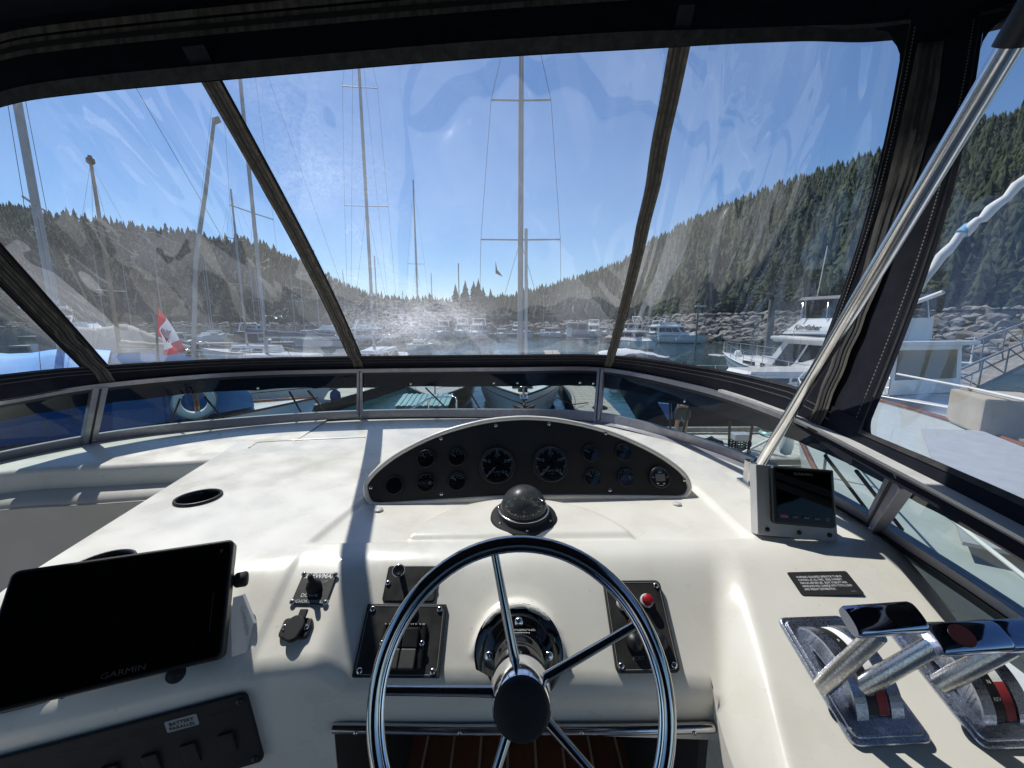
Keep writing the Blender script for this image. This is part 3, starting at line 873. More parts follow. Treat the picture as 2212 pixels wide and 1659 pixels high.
# flared base under the panel
bot = [r for r in r4]
def scr(x, y, r=.0052):
    p = pan(*zp(x, y)); return screw(gp, I4, p.x, p.y, r, 'stainless', world=False, z=.006)
for s in ((545, 183), (898, 99), (1240, 89), (1606, 149), (2112, 450), (1633, 516), (547, 540), (92, 500)): scr(*s)
def seg_tick(b, cx, cy_, a, r0, r1, w):
    d = Vector((math.sin(a), math.cos(a))); n_ = Vector((d.y, -d.x)) * w / 2
    c = Vector((cx, cy_))
    pts = [c + d * r0 - n_, c + d * r0 + n_, c + d * r1 + n_, c + d * r1 - n_]
    b.add([(p.x, p.y, 0) for p in pts], [(0, 1, 2, 3)])
pm('rim_grey', (.30, .30, .30), .4)
def gauge(name, u, v, r, label, kind, needle_a=None):
    c = pan(u, v)
    m4 = Matrix.Translation((c.x, c.y, .006))
    b = MB(); b.lathe([(r * 1.08, 0), (r * 1.08, .004), (r * 1.03, .0065), (r * .97, .0065), (r * .94, .003)], 40, m4, caps=False)
    g = b.build(name, 'black_plastic', gp, label=label)
    b = MB(); b.lathe([(r * .965, .0035), (r * .955, .0048), (r * .935, .0035)], 40, m4, caps=False); b.build('chrome_rim', 'rim_grey', g)
    b = MB(); b.lathe([(r * .95, .0028), (0, .0028)], 40, m4, caps=False); b.build('dial_face', 'gauge_face', g)
    mt = m4 @ Matrix.Translation((0, 0, .0032))
    t = MB()
    if kind == 'tach':
        for i in range(41):
            a = R(-135 + 270 * i / 40)
            big = i % 10 == 0; mid = i % 5 == 0
            seg_tick(t, 0, 0, a, r * (.70 if big else .74 if mid else .82), r * .92, r * (.075 if big else .045 if mid else .030))
        for i in range(5):
            a = R(-135 + 270 * i / 4); seg_tick(t, 0, 0, a, r * .42, r * .48, r * .06)
            s = str(i * 10)
            text(s, r * .27, mt, 'white_print', g, 'numeral', x=math.sin(a) * r * .60, y=math.cos(a) * r * .60, z=.0004, wid=1.3)
        text('RPM', r * .19, mt, 'white_print', g, 'lettering', x=0, y=-r * .40, z=.0004, wid=1.3)
        text('x 100', r * .12, mt, 'grey_print', g, 'lettering', x=0, y=-r * .56, z=.0004, wid=1.2)
        text('US', r * .17, mt, 'red_print', g, 'lettering', x=0, y=-r * .78, z=.0004, wid=1.4)
    elif kind in ('oil', 'temp', 'volt'):
        for i in range(9):
            a = R(-60 + 120 * i / 8)
            seg_tick(t, 0, 0, a, r * (.62 if i % 2 == 0 else .72), r * .84, r * (.10 if i % 2 == 0 else .06))
        nums = {'oil': ('0', '40', '80'), 'temp': ('100', '180', '240'), 'volt': ('10', '13', '16')}[kind]
        for s, a in zip(nums, (-45, 0, 45)):
            text(s, r * .22, mt, 'grey_print', g, 'numeral', x=math.sin(R(a)) * r * .46, y=math.cos(R(a)) * r * .46, z=.0003)
        text({'oil': 'OIL', 'temp': 'TEMP', 'volt': 'VOLTS'}[kind], r * .20, mt, 'dim_print', g, 'lettering', x=-r * .40 if kind != 'oil' else 0, y=-r * .22 if kind != 'oil' else r * .18, z=.0003)
        if kind == 'volt':
            bt = MB(); bt.box((0, r * .14, .0004), (r * .34, r * .2, .0002)); 
            bt.v = [mt @ p for p in bt.v]; bt.build('battery_mark', 'dim_print', g)
    elif kind == 'hour':
        bt = MB(); bt.prism(rrect(r * 1.35, r * .50, r * .04, 2), .0006, mt); bt.build('counter_frame', 'dim_print', g)
        bt = MB(); bt.prism(rrect(r * 1.22, r * .40, r * .03, 2), .0005, mt @ Matrix.Translation((0, 0, .0006))); bt.build('counter_window', 'gauge_face', g)
        text('1 8 6 4 6', r * .30, mt, 'grey_print', g, 'numeral', x=-r * .1, y=0, z=.0014)
        bt = MB(); bt.box(mt @ Vector((r * .46, 0, .0013)), (r * .22, r * .32, .0002)); bt.build('tenths_wheel', 'grey_print', g)
        text('HOURS', r * .15, mt, 'dim_print', g, 'lettering', x=0, y=-r * .40, z=.0004)
        for a in (-40, 0, 40): seg_tick(t, 0, 0, R(a), r * .72, r * .84, r * .07)
        for a in (-90, 90): seg_tick(t, 0, 0, R(a), r * .74, r * .9, r * .05)
    if t.v:
        t.v = [mt @ Vector((p.x, p.y, .0003)) for p in t.v]
        t.build('dial_marks', 'white_print', g)
    if needle_a is not None:
        d = Vector((math.sin(R(needle_a)), math.cos(R(needle_a)), 0)); s = Vector((d.y, -d.x, 0))
        r0 = -.08 if kind != 'tach' else .10
        w = r * .055 if kind == 'tach' else r * .085
        pts = [d * r * r0 + s * w, d * r * r0 - s * w, d * r * .84 - s * w * .5, d * r * .84 + s * w * .5]
        bt = MB(); bt.add([mt @ (p + Vector((0, 0, .0012))) for p in pts], [(0, 1, 2, 3)]); bt.build('needle', 'needle', g)
        bt = MB(); bt.lathe([(r * .17, .0004), (r * .17, .0014), (0, .0016)], 16, mt); bt.build('needle_hub', 'black_plastic', g)
    b = MB(); b.lathe([(r * .94, .0062), (r * .5, .0068), (0, .0070)], 32, m4, caps=False); b.build('lens', 'clear_glass', g)
    return g
K = 1.165 / 863
gauge('tachometer', 1074, 1005.5, 36.5 * K, None, 'tach', 226)
gauge('tachometer', 1189, 1002.5, 36.5 * K, None, 'tach', 220)
rs = 17.8 * K
gauge('small_gauge', 921, 991.5, rs, None, 'volt', -38)
gauge('small_gauge', 987, 988, rs, None, 'oil', -62)
gauge('small_gauge', 988, 1040, rs, None, 'temp', -52)
gauge('hour_meter', 921, 1043.5, rs, None, 'hour')
gauge('small_gauge', 1275, 979, rs, None, 'oil', -68)
gauge('small_gauge', 1345, 978, rs, None, 'volt', -42)
gauge('small_gauge', 1279, 1032, rs, None, 'temp', -48)
gauge('hour_meter', 1350, 1032, rs, None, 'hour')
gauge('blank_gauge', 853, 1048.5, rs, None, 'blank')
# round digital gauge
c = pan(1422, 1032); r = 22.5 * K
m4 = Matrix.Translation((c.x, c.y, .006))
b = MB(); b.lathe([(r * 1.04, 0), (r * 1.04, .006), (r * .98, .010), (r * .86, .0105), (r * .82, .008)], 40, m4, caps=False)
g = b.build('digital_gauge', 'black_plastic', gp)
b = MB(); b.lathe([(r * .84, .0082), (0, .0082)], 40, m4, caps=False); b.build('dial_face', 'black_gloss', g)
b = MB(); b.prism(rrect(r * .92, r * .68, r * .06, 3), .0006, m4, .0084); b.build('lcd_window', 'lcd', g)
text('LEO', r * .24, m4, 'blue_print', g, x=0, y=r * .62, z=.0094)
b = MB(); b.box((c.x, c.y + r * .47, .0148), (r * .34, r * .03, .0002)); b.build('underline', 'grey_print', g)
b = MB()
for sx in (-1, 1): b.box((c.x + sx * r * .68, c.y + r * .04, .0148), (r * .16, r * .035, .0002))
b.build('pointer_marks', 'grey_print', g)
b = MB()
for sx, dy in ((-1, -1), (1, 1)):
    x0 = c.x + sx * r * .30; y0 = c.y - r * .56
    b.add([(x0 - r * .13, y0 - dy * r * .05, .0148), (x0 + r * .13, y0 - dy * r * .05, .0148), (x0, y0 + dy * r * .06, .0148)], [(0, 1, 2)])
b.box((c.x, c.y - r * .73, .0148), (r * .5, r * .03, .0002))
b.build('arrow_marks', 'white_print', g)
for o in (c,): pass
# small drain fittings on the pod's foot
for u, v in ((818, 1096), (1463, 1083)):
    p = on_crown(u, v); p.z = Zr(float(helm_z(np.array([p.x]), np.array([p.y]))[0])) + .002
    b = MB(); b.lathe([(.012, 0), (.011, .003), (.006, .004), (0, .004)], 14, frame(p, (1, 0, 0), CROWN_N)); b.build('drain_fitting', 'gelcoat_grey', console, True)

# ================================================================== compass
cp = on_crown(1131, 1122); cp.z = Zr(float(helm_z(np.array([cp.x]), np.array([cp.y]))[0])) + .001
CD = (cp - Vector((0, 0, CAMZ))).length
CF = frame(cp, (1, 0, 0), (0, -.10, 1))
comp = thing('compass', 'domed black marine compass mounted on the dash', 'compass', mat4=CF)
kd = CD * .93 / 863
rb, rd = 73 * kd, 50 * kd
b = MB(); b.lathe([(rb, 0), (rb * .99, .005), (rb * .93, .009), (rb * .78, .012), (rd * 1.10, .018), (rd * 1.06, .026), (rd * 1.0, .027)], 40, I4, caps=False)
base = b.build('base_ring', 'rubber', comp)
b = MB(); b.lathe([(rd * .98, .024), (rd * .98, .027), (0, .0275)], 36, I4, caps=False); b.build('bowl', 'gauge_face', comp)
b = MB(); b.lathe([(rd * .86, .0278), (rd * .84, .031), (rd * .62, .031), (rd * .6, .030), (0, .034)], 36, I4, caps=False); card = b.build('compass_card', 'black_plastic', comp)
t = MB()
for i in range(36):
    seg_tick(t, 0, 0, R(i * 10), rd * (.68 if i % 3 == 0 else .76), rd * .82, rd * (.06 if i % 3 == 0 else .03))
t.v = [Vector((p.x, p.y, .0314)) for p in t.v]
t.build('card_marks', 'white_print', card)
for i, s in enumerate(('N', 'E', 'S', 'W')):
    text(s, rd * .26, Matrix.Rotation(-i * math.pi / 2, 4, 'Z'), 'white_print', card, 'numeral', y=rd * .5, z=.0345)
prof = [(rd * math.cos(a), .026 + rd * 1.02 * math.sin(a)) for a in [math.pi / 2 * i / 14 for i in range(15)]]
b = MB(); b.lathe(prof, 40, I4, caps=False); b.build('dome', 'dome_glass', comp)
for a in range(0, 360, 60):
    screw(comp, I4, math.cos(R(a + 35)) * rb * .84, math.sin(R(a + 35)) * rb * .84, .0036, 'stainless', world=False, z=.011)
b = MB(); b.tube([(rd * 1.07 * math.cos(R(a)), rd * 1.07 * math.sin(R(a)), .0255) for a in range(0, 360, 12)], .0022, 6, closed=True); b.build('clamp_ring', 'stainless', comp)

# ================================================================== steering wheel
WC = WH_C + Vector((0, 0, CAMZ))
WM = Matrix((Vector((1, 0, 0)), W_UP, W_AX)).transposed().to_4x4(); WM.translation = WC
wheel = thing('steering_wheel', 'polished stainless five spoke steering wheel with black hub cap', 'steering wheel', mat4=WM)
RW = .190
b = MB(); b.tube([(RW * math.cos(R(a)), RW * math.sin(R(a)), 0) for a in range(0, 360, 4)], .0098, 16, closed=True); b.build('rim', 'wheel_steel', wheel)
b = MB(); b.tube([((RW - .0098) * math.cos(R(a)), (RW - .0098) * math.sin(R(a)), .0036) for a in range(0, 360, 4)], .0042, 8, closed=True); b.build('rim_bead', 'chrome', wheel)
hz = -.012
b = MB(); b.lathe([(.034, .030), (.0365, .026), (.039, .0), (.041, -.030), (.042, -.048), (.039, -.052), (.03, -.053)], 40, I4); b.build('hub', 'chrome', wheel)
b = MB(); b.lathe([(0, .0385), (.018, .038), (.030, .035), (.0350, .030), (.0345, .0265)], 40, I4, caps=False); b.build('hub_cap', 'black_matte', wheel)
for a in (102, 28, -42, -112, 177):
    d = Vector((math.cos(R(a)), math.sin(R(a)), 0))
    b = MB(); b.tube([d * .036 + Vector((0, 0, -.020)), d * .07 + Vector((0, 0, -.016)), d * .14 + Vector((0, 0, -.006)), d * (RW - .008)], [.0072, .0066, .0060, .0058], 12); b.build('spoke', 'wheel_steel', wheel)
# helm pump the wheel turns on
pump = thing('helm_pump', 'black helm pump collar behind the steering wheel hub', 'steering pump', mat4=Matrix.Translation(W_AX * -FL_L + Vector((0, 0, 0))) @ WM)
b = MB(); b.lathe([(.030, .012), (.061, .011), (.0625, .008), (.0625, -.004), (.080, -.006)], 48, I4, caps=False); b.build('flange', 'black_gloss', pump)
b = MB(); b.lathe([(.043, .010), (.0415, .045), (.0405, .062), (.036, .068), (.035, .085), (.038, .092), (.038, .110), (.034, .120), (.030, .150)], 40, I4); b.build('body', 'black_gloss', pump)
for a in (90, 0, 180, 270):
    mm = Matrix.Translation((.052 * math.cos(R(a)), .052 * math.sin(R(a)), .011))
    b = MB(); b.lathe([(.0085, 0), (.0085, .002), (.0072, .0055), (.004, .0075), (0, .008)], 16, mm); b.build('bolt', 'chrome', pump)
for s, a, r_, z_, sz in (('hynautic', 88, .0418, .050, .0085), ('MAX. WHEEL DIAM.', 88, .0422, .035, .0055), ('(SEE OWNERS MANUAL)', 88, .0426, .028, .0045)):
    mm = Matrix(((-1, 0, 0), (0, 0, 1), (0, 1, 0))).to_4x4()
    mm.translation = (.004, r_ + .0006, z_)
    text(s, sz, mm, 'white_print', pump)

# ================================================================== windscreen
RT = [(-1.60, .6), (-1.64, 1.25), (-1.643, 1.58), (-1.354, 1.911), (-.80, 2.05), (0, 2.12), (.478, 2.11), (.716, 1.546), (.745, 1.055), (.662, .625), (.575, .29), (.50, -.05)]
RBs = [(-1.88, .5), (-1.92, 1.15), (-1.74, 1.62), (-1.34, 1.865), (-.82, 2.06), (-.1, 2.09), (.43, 1.99), (.705, 1.64), (.875, 1.12), (.852, .73), (.785, .38), (.72, .02)]
TPs = [(-2.0, .2, .5), (-1.95, .7, .5), (-1.67, 1.115, .493), (-1.16, 1.08, .542), (-.735, 1.053, .565), (-.1, 1.03, .60), (.34, .99, .6), (.62, .97, .60), (.80, .95, .59), (1.03, .87, .585), (1.10, .45, .57), (1.12, .0, .56)]
ZTOP = -.26
NS = 16
RTc = catmull([(x, y, Zr(ZTOP)) for x, y in RT], NS)
RBc = catmull([(x, y, Zr(zcrown(y) if x > -1.2 else -.512)) for x, y in RBs], NS)
TPc = catmull([(x, y, Zr(z + .028)) for x, y, z in TPs], NS)
def at(c, s):
    s = min(max(s * NS, 0), len(c) - 1.0001); i = int(s); f = s - i
    return c[i].lerp(c[i + 1], f)
def outn(s):                              # horizontal normal pointing out of the flybridge
    t = at(RTc, s + .04) - at(RTc, s - .04); t.z = 0; t.normalize()
    return Vector((-t.y, t.x, 0))
def glass(s, w): return at(RBc, s).lerp(at(RTc, s), w)
def srange(a, b, n): return [a + (b - a) * i / (n - 1) for i in range(n)]
ws = thing('windscreen', 'low wraparound tinted windscreen in a grey aluminium frame', 'windscreen', (-.4, 2.2, Zr(-.56)))
def sweep(name, mat, parent, s0, s1, w0, w1, o0, o1, n, fn=glass, label=None):
    P = []
    for s in srange(s0, s1, n):
        nn = outn(s)
        a, b_ = fn(s, w0), fn(s, w1)
        P.append([a + nn * o0, b_ + nn * o0, b_ + nn * o1, a + nn * o1, a + nn * o0])
    b = MB(); b.grid(P, n, 5, smooth=False)
    b.add(P[0][:4], [(0, 1, 2, 3)]); b.add(P[-1][:4], [(3, 2, 1, 0)])
    return b.build(name, mat, parent, True, label)
BR = sweep('bottom_rail', 'aluminium', ws, .0, 11, .01, .17, -.012, .012, 170)
sweep('bottom_seal', 'seal_black', ws, .0, 11, -.14, .008, -.016, .014, 170)
sweep('side_coaming', 'gelcoat', ws, 7.6, 11, -.8, -.142, -.013, .012, 60)
TRl = sweep('top_rail', 'aluminium', ws, .0, 11, .955, 1.03, -.012, .014, 170)
sweep('top_seal', 'seal_black', ws, .0, 11, .905, .953, -.008, .010, 170)
sweep('sunlit_rail_strip', 'rail_sunlit', ws, 7.3, 11, 1.032, 1.070, -.017, .008, 90)  # sunlight on the starboard rail, put in as a paler strip
P = [glass(s, -.135) - outn(s) * .02 for s in srange(.3, 8.2, 160)]
b = MB(); b.tube(P, .006, 6); b.build('sealant_bead', 'gelcoat_grey', ws, True)
MUL = [(1.93, 1.97, .035), (4.02, 4.02, .020), (6.02, 6.0, .028), (8.56, 8.95, .032)]
def mullion(sb, st, w):
    a, c = glass(sb, .03), glass(st, .97)
    t = (c - a).normalized(); nn = outn((sb + st) / 2); x = t.cross(nn).normalized(); nn = x.cross(t)
    m3 = Matrix((x, nn, t)).transposed()
    b = MB(); b.box((a + c) / 2 - nn * .004, (w * 1.35, .022, (c - a).length * 1.04), m3, bev=.002)
    o = b.build('mullion', 'aluminium', ws, True)
    b = MB(); b.box((a + c) / 2 - nn * .0165, (w * .16, .003, (c - a).length * 1.02), m3)
    b.build('joint_line', 'seal_black', o)
    for f in (.06,):
        for sx in (-1, 1):
            p = a.lerp(c, f) - nn * .0152 + x * sx * w * .38
            screw(o, frame(p, x, -nn), 0, 0, .004, 'stainless', world=False)
for m_ in MUL: mullion(*m_)
pn = [(0, 1.9, 1.94), (1.98, 4.0, 4.0), (4.05, 5.98, 5.96), (6.06, 8.52, 8.9), (8.62, 11, 11)]
for (s0, s1b, s1t) in pn:
    n, k = 40, 5
    P = []
    st0 = {0: 0, 1.98: 2.02, 4.05: 4.05, 6.06: 6.04, 8.62: 9.0}[s0]
    for i in range(n):
        f = i / (n - 1)
        P.append([glass(s0 + (s1b - s0) * f, 0).lerp(glass(s0 + (s1b - s0) * f, 1), .1).lerp(at(RTc, st0 + (s1t - st0) * f) * .95 + at(RBc, st0 + (s1t - st0) * f) * .05, j / (k - 1)) for j in range(k)])
    b = MB(); b.grid(P, n, k); b.build('pane', 'tinted_glass', ws, True)
# dark trim strip lying on the dash along the starboard base
b = MB()
P = []
for s in srange(6.0, 7.9, 30):
    a = glass(s, -.02); nn = outn(s)
    P.append([a - nn * .045 + Vector((0, 0, .004)), a - nn * .018 + Vector((0, 0, .012))])
b.grid(P, 30, 2); b.build('base_trim', 'aluminium', ws, True)

# ================================================================== canvas enclosure with clear vinyl windows
enc = thing('canvas_enclosure', 'black canvas flybridge enclosure with clear vinyl windows and zips', 'boat canopy', (-.4, 1.0, Zr(-.26)))
def shell(s, w):
    a = at(RTc, s) + Vector((0, 0, .035 - .027 * min(max((s - 8.0) / .6, 0), 1))); c = at(TPc, s)
    p = a.lerp(c, w)
    nn = outn(s)
    return p + (nn * .8 + Vector((0, 0, .5))) * .045 * math.sin(math.pi * min(max(w, 0), 1))
def shn(s, w):
    e = .02
    a = shell(s + e, w) - shell(s - e, w); c = shell(s, min(w + e, 1.0)) - shell(s, max(w - e, 0))
    n_ = a.cross(c).normalized()
    return n_ if n_.dot(outn(s)) > 0 else -n_
def patch(name, mat, s0, s1, w0, w1, nu, nv, off=0.0, amp=0.0, seed=0, par=None, fl=None, fr=None):
    me_v = []; uvs = []
    P = []
    for i in range(nu):
        row = []
        for j in range(nv):
            w = w0 + (w1 - w0) * j / (nv - 1)
            a0 = s0 if fl is None else fl(w); a1 = s1 if fr is None else fr(w)
            s = a0 + (a1 - a0) * i / (nu - 1)
            p = shell(s, w)
            d = off
            if amp:
                edge = min(1, 6 * min(i / (nu - 1), 1 - i / (nu - 1), j / (nv - 1), 1 - j / (nv - 1)))
                d += amp * edge * noise.noise(Vector((s * 1.6 + seed, w * 1.5, seed * 2.1))) + amp * .35 * edge * noise.noise(Vector((s * 5 + seed, w * 2.2, 4.0 + seed)))
            row.append(p + shn(s, w) * d)
        P.append(row)
    b = MB(); b.grid(P, nu, nv)
    o = b.build(name, mat, par or enc, True)
    uv = o.data.uv_layers.new(name='UVMap')
    co = [(i / (nu - 1), j / (nv - 1)) for i in range(nu) for j in range(nv)]
    idx = np.zeros(len(o.data.loops), dtype=np.int32); o.data.loops.foreach_get('vertex_index', idx)
    uv.data.foreach_set('uv', np.array(co, dtype=np.float32)[idx].ravel())
    return o
WB = .045                                  # bottom canvas band, share of the height
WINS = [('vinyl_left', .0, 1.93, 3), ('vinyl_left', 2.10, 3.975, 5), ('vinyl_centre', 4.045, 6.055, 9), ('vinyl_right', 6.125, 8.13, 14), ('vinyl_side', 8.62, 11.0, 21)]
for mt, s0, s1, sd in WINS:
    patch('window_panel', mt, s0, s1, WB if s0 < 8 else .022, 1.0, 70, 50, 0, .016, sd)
# canvas: bottom band, upright borders
patch('bottom_band', 'canvas', 0, 8.64, -.045, WB + .004, 140, 3, -.006)
patch('bottom_band', 'canvas', 8.5, 11, -.03, .026, 50, 3, -.0055)
for s0, s1 in ((1.90, 2.13), (3.96, 4.06), (6.04, 6.14), (8.10, 8.66)):
    patch('upright_border', 'canvas', s0, s1, -.02, 1.03, 14, 60, -.004, .012 if s0 > 8 else 0, s0)
# rounded canvas corners of the front starboard and side windows
def corner(s, w, ds, dw, n=8):
    pts = [shell(s, w) - shn(s, w) * .005]
    for i in range(n + 1):
        a = math.pi / 2 * i / n
        ss = s + ds * (1 - math.sin(a)); ww = w + dw * (1 - math.cos(a))
        pts.append(shell(ss, ww) - shn(ss, ww) * .005)
    b = MB(); b.add(pts, [(0, i, i + 1) for i in range(1, n + 1)]); return b.build('corner_gusset', 'canvas', enc, True)
corner(8.10, 1.0, -.55, -.10); corner(8.66, 1.0, .42, -.10); corner(8.66, .022, .10, .05); corner(8.10, WB, -.12, .02)
# welted edging sewn round each window
def welt(s0, s1, w0, w1, m=30):
    ln = [(s0, w0 + (w1 - w0) * i / m) for i in range(m)] + [(s0 + (s1 - s0) * i / m, w1) for i in range(m)] + \
         [(s1, w1 + (w0 - w1) * i / m) for i in range(m)] + [(s1 + (s0 - s1) * i / m, w0) for i in range(m)]
    rows = []
    b = MB()
    P = []
    for k, (s, w) in enumerate(ln + ln[:1]):
        cs, cw = (s0 + s1) / 2, (w0 + w1) / 2
        jj = .12 * noise.noise(Vector((s * 9, w * 9, 1)))
        si = s + (cs - s) * .006 * (1 + jj); wi = w + (cw - w) * (.018 + .012 * jj)
        P.append([shell(s, w) - shn(s, w) * .008, shell(si, wi) - shn(si, wi) * .007])
    b.grid(P, len(P), 2); return b.build('edge_binding', 'canvas_trim', enc, True)
pm('canvas_trim', (.045, .043, .042), .8, col2=(.018, .017, .018), scale=40, bump=.6, bscale=500)
for mt, s0, s1, sd in WINS: welt(s0 + .002, s1 - .002, (WB if s0 < 8 else .022) + .002, .996)
# rows of stitches along every seam
b = MB()
def stitch_line(f, n):
    for i in range(n):
        (s0, w0), (s1, w1) = f(i / n), f((i + .55) / n)
        a, c = shell(s0, w0) - shn(s0, w0) * .0105, shell(s1, w1) - shn(s1, w1) * .0105
        t_ = (c - a).cross(shn(s0, w0)).normalized() * .0011
        b.add([a - t_, a + t_, c + t_, c - t_], [(0, 1, 2, 3)])
for s_ in (1.945, 2.092, 3.972, 4.048, 6.052, 6.128, 8.16, 8.58):
    stitch_line(lambda f, s_=s_: (s_, .05 + .93 * f), 110)
for w_ in (.018, .034):
    stitch_line(lambda f, w_=w_: (.2 + 8.2 * f, w_), 620)
o = b.build('stitching', 'stitch', enc, True); o['kind'] = 'stuff'
# zip strips
def zipper(s, w0, w1, hw, skew=0.0, lean=0.0):
    par = None
    for nm, mat, f0, f1, off in (('zip_tape', 'zip_tape', -1, 1, -.011), ('zip_fold', 'canvas_trim', -.60, -.40, -.0125), ('zip_fold', 'canvas_trim', .40, .60, -.0125), ('zip_teeth', 'zip_teeth', -.18, .18, -.0135)):
        P = []
        for i in range(50):
            w = w0 + (w1 - w0) * i / 49
            sc = s + lean * (1 - w)
            t = (shell(sc + .03, w) - shell(sc - .03, w)).normalized()
            wob = .0035 * noise.noise(Vector((w * 9, s, 3))) + (.003 * math.sin(w * 60) if w < .25 else 0)
            wd = hw * (1 + .12 * noise.noise(Vector((w * 6, s * 3, 8))))
            c = shell(sc, w) + t * wob - shn(sc, w) * abs(off)
            P.append([c + t * wd * f0, c + t * wd * f1])
        b = MB(); b.grid(P, 50, 2)
        o = b.build(nm, mat, enc if par is None else par, par is None)
        if par is None: par = o
zipper(2.02, -.03, 1.0, .023)
zipper(4.01, -.03, 1.0, .023)
zipper(6.09, -.03, 1.0, .023)
zipper(8.30, -.03, 1.02, .024)
# header: canvas band above the windows, zip and the roof
def hdr(s, k, z):
    p = at(TPc, s); nn = outn(s)
    return p + nn * k + Vector((0, 0, z))
def hpatch(name, mat, levels, off=0.0):
    n = 150
    P = [[hdr(s, k, z) - outn(s) * off for (k, z) in levels] for s in srange(0, 11, n)]
    b = MB(); b.grid(P, n, len(levels)); return b.build(name, mat, enc, True)
hpatch('header_band', 'canvas', [(.004, -.034), (-.006, -.010), (.0, .03), (.02, .08), (.03, .16)])
hpatch('header_binding', 'canvas_trim', [(.000, -.036), (-.010, -.008)], .004)
hpatch('header_zip_tape', 'zip_tape', [(.028, .072), (.03, .108)], .012)
hpatch('header_zip_teeth', 'zip_teeth', [(.03, .083), (.03, .095)], .016)
hpatch('header_fold', 'zip_tape', [(.03, .113), (.028, .128)], .013)
n = 90
P = []
for s in srange(1.2, 9.6, n):
    p = hdr(s, .03, .158)
    back = Vector((p.x * .95 - .05, -2.6, Zr(.74)))
    P.append([p, p.lerp(back, .15) + Vector((0, 0, .03)), p.lerp(back, .45) + Vector((0, 0, .05)), back])
b = MB(); b.grid(P, n, 4); b.build('roof_panel', 'canvas', enc, True)
# unseen black curtain, added behind the helm to darken chrome reflections
b = MB(); b.add([(-2.1, -2.55, Zr(-1.3)), (1.0, -2.55, Zr(-1.3)), (1.0, -2.6, Zr(.74)), (-2.1, -2.6, Zr(.74))], [(0, 1, 2, 3)]); b.build('reflection_curtain', 'canvas', enc, True)
# skirt buttoned down outside the glass, with its shock-cord hold-downs
P = []
for s in srange(.2, 10.6, 200):
    nn = outn(s)
    sag = .012 * noise.noise(Vector((s * 2.0, 0, 1))) + .010 * noise.noise(Vector((s * 5.5, 3, 1)))
    ln = .60 if s < 5.6 else .60
    a = at(RTc, s) + nn * .022
    low = glass(s, (.66 if s < 3.6 else .62) + sag * 2) + nn * .035
    P.append([a + Vector((0, 0, .03)), a + nn * .012, a.lerp(low, .5) + nn * .012, low])
b = MB(); b.grid(P, len(P), 4); b.build('outer_skirt', 'canvas_navy', enc, True)
for s, ds in ((2.6, -.10), (2.78, .22), (3.45, .1), (3.6, .18), (4.45, .32), (4.72, .28), (6.75, -.05), (6.95, -.14), (7.35, -.1), (7.55, -.18), (8.15, -.05), (8.4, -.1)):
    a = glass(s, .60) + outn(s) * .03; c = glass(s + ds, -.25) + outn(s + ds) * .12
    b = MB(); b.tube([a, a.lerp(c, .5), c], .0045, 6); b.build('shock_cord', 'rope_black', enc, True)
for s in (4.35, 4.9, 5.1, 5.75, 5.9, 6.9, 3.2):
    p = glass(s, .70) + outn(s) * .024
    b = MB(); b.lathe([(.008, 0), (.007, .003), (0, .004)], 10, frame(p, (0, 0, 1), -outn(s))); b.build('snap_button', 'stainless', enc, True)

# stainless strut holding the canopy frame
pb = W(1640, 1006, 1.19); pt = W(2200, 70, .475)
dr = (pt - pb).normalized()
strut = thing('canopy_strut', 'bright stainless tube strut rising from the dash to the canopy', 'support tube', pb)
b = MB(); b.tube([pb - dr * .0, pb.lerp(pt, .5), pt + dr * .25], .0135, 20); b.build('tube', 'stainless', strut, True)
b = MB(); b.tube([pt - dr * .012, pt + dr * .26], .0175, 16); b.build('socket', 'black_plastic', strut, True)
fp = Vector((pb.x + .01, pb.y + .02, Zr(zcrown(pb.y)) + .004))
b = MB(); b.tube([pb - dr * .03, pb + dr * .012], .0185, 16); b.box((pb + fp) / 2 + Vector((-.004, .012, 0)), (.05, .03, abs(pb.z - fp.z) + .02), bev=.004); b.box(fp, (.085, .07, .01), bev=.003); b.build('deck_foot', 'stainless', strut, True)

# ================================================================== gear on the console
def rectfit(px, o, n):                 # px: top-left, top-right, bottom-right, bottom-left on plane (o, n)
    p = [Wp(u, v, o, n) for u, v in px]
    ex = ((p[1] - p[0]) + (p[2] - p[3])) * .5; ey = ((p[0] - p[3]) + (p[1] - p[2])) * .5
    c = (p[0] + p[1] + p[2] + p[3]) * .25
    ex_ = ex.normalized()
    m4 = frame(c, ex_, n)
    return m4, ex.length, abs(ey.dot(m4.col[1].to_3d()))
HF_N = Vector((0, -.82, 1)).normalized(); HF_O = Vector((0, .77, Zr(-.489)))
LP_N = Vector((0, -.54, 1)).normalized(); LP_O = Vector((0, .757, Zr(-.488)))
RP_N = Vector((0, -.40, 1)).normalized(); RP_O = Vector((0, .795, Zr(-.490)))
def settle(m4, gap=.0012):             # drop a fitted frame onto the moulding
    c = m4.translation
    z = Zr(float(helm_z(np.array([c.x]), np.array([c.y]))[0]))
    m4 = m4.copy(); m4.translation = Vector((c.x, c.y, z)) + m4.col[2].to_3d() * gap
    return m4

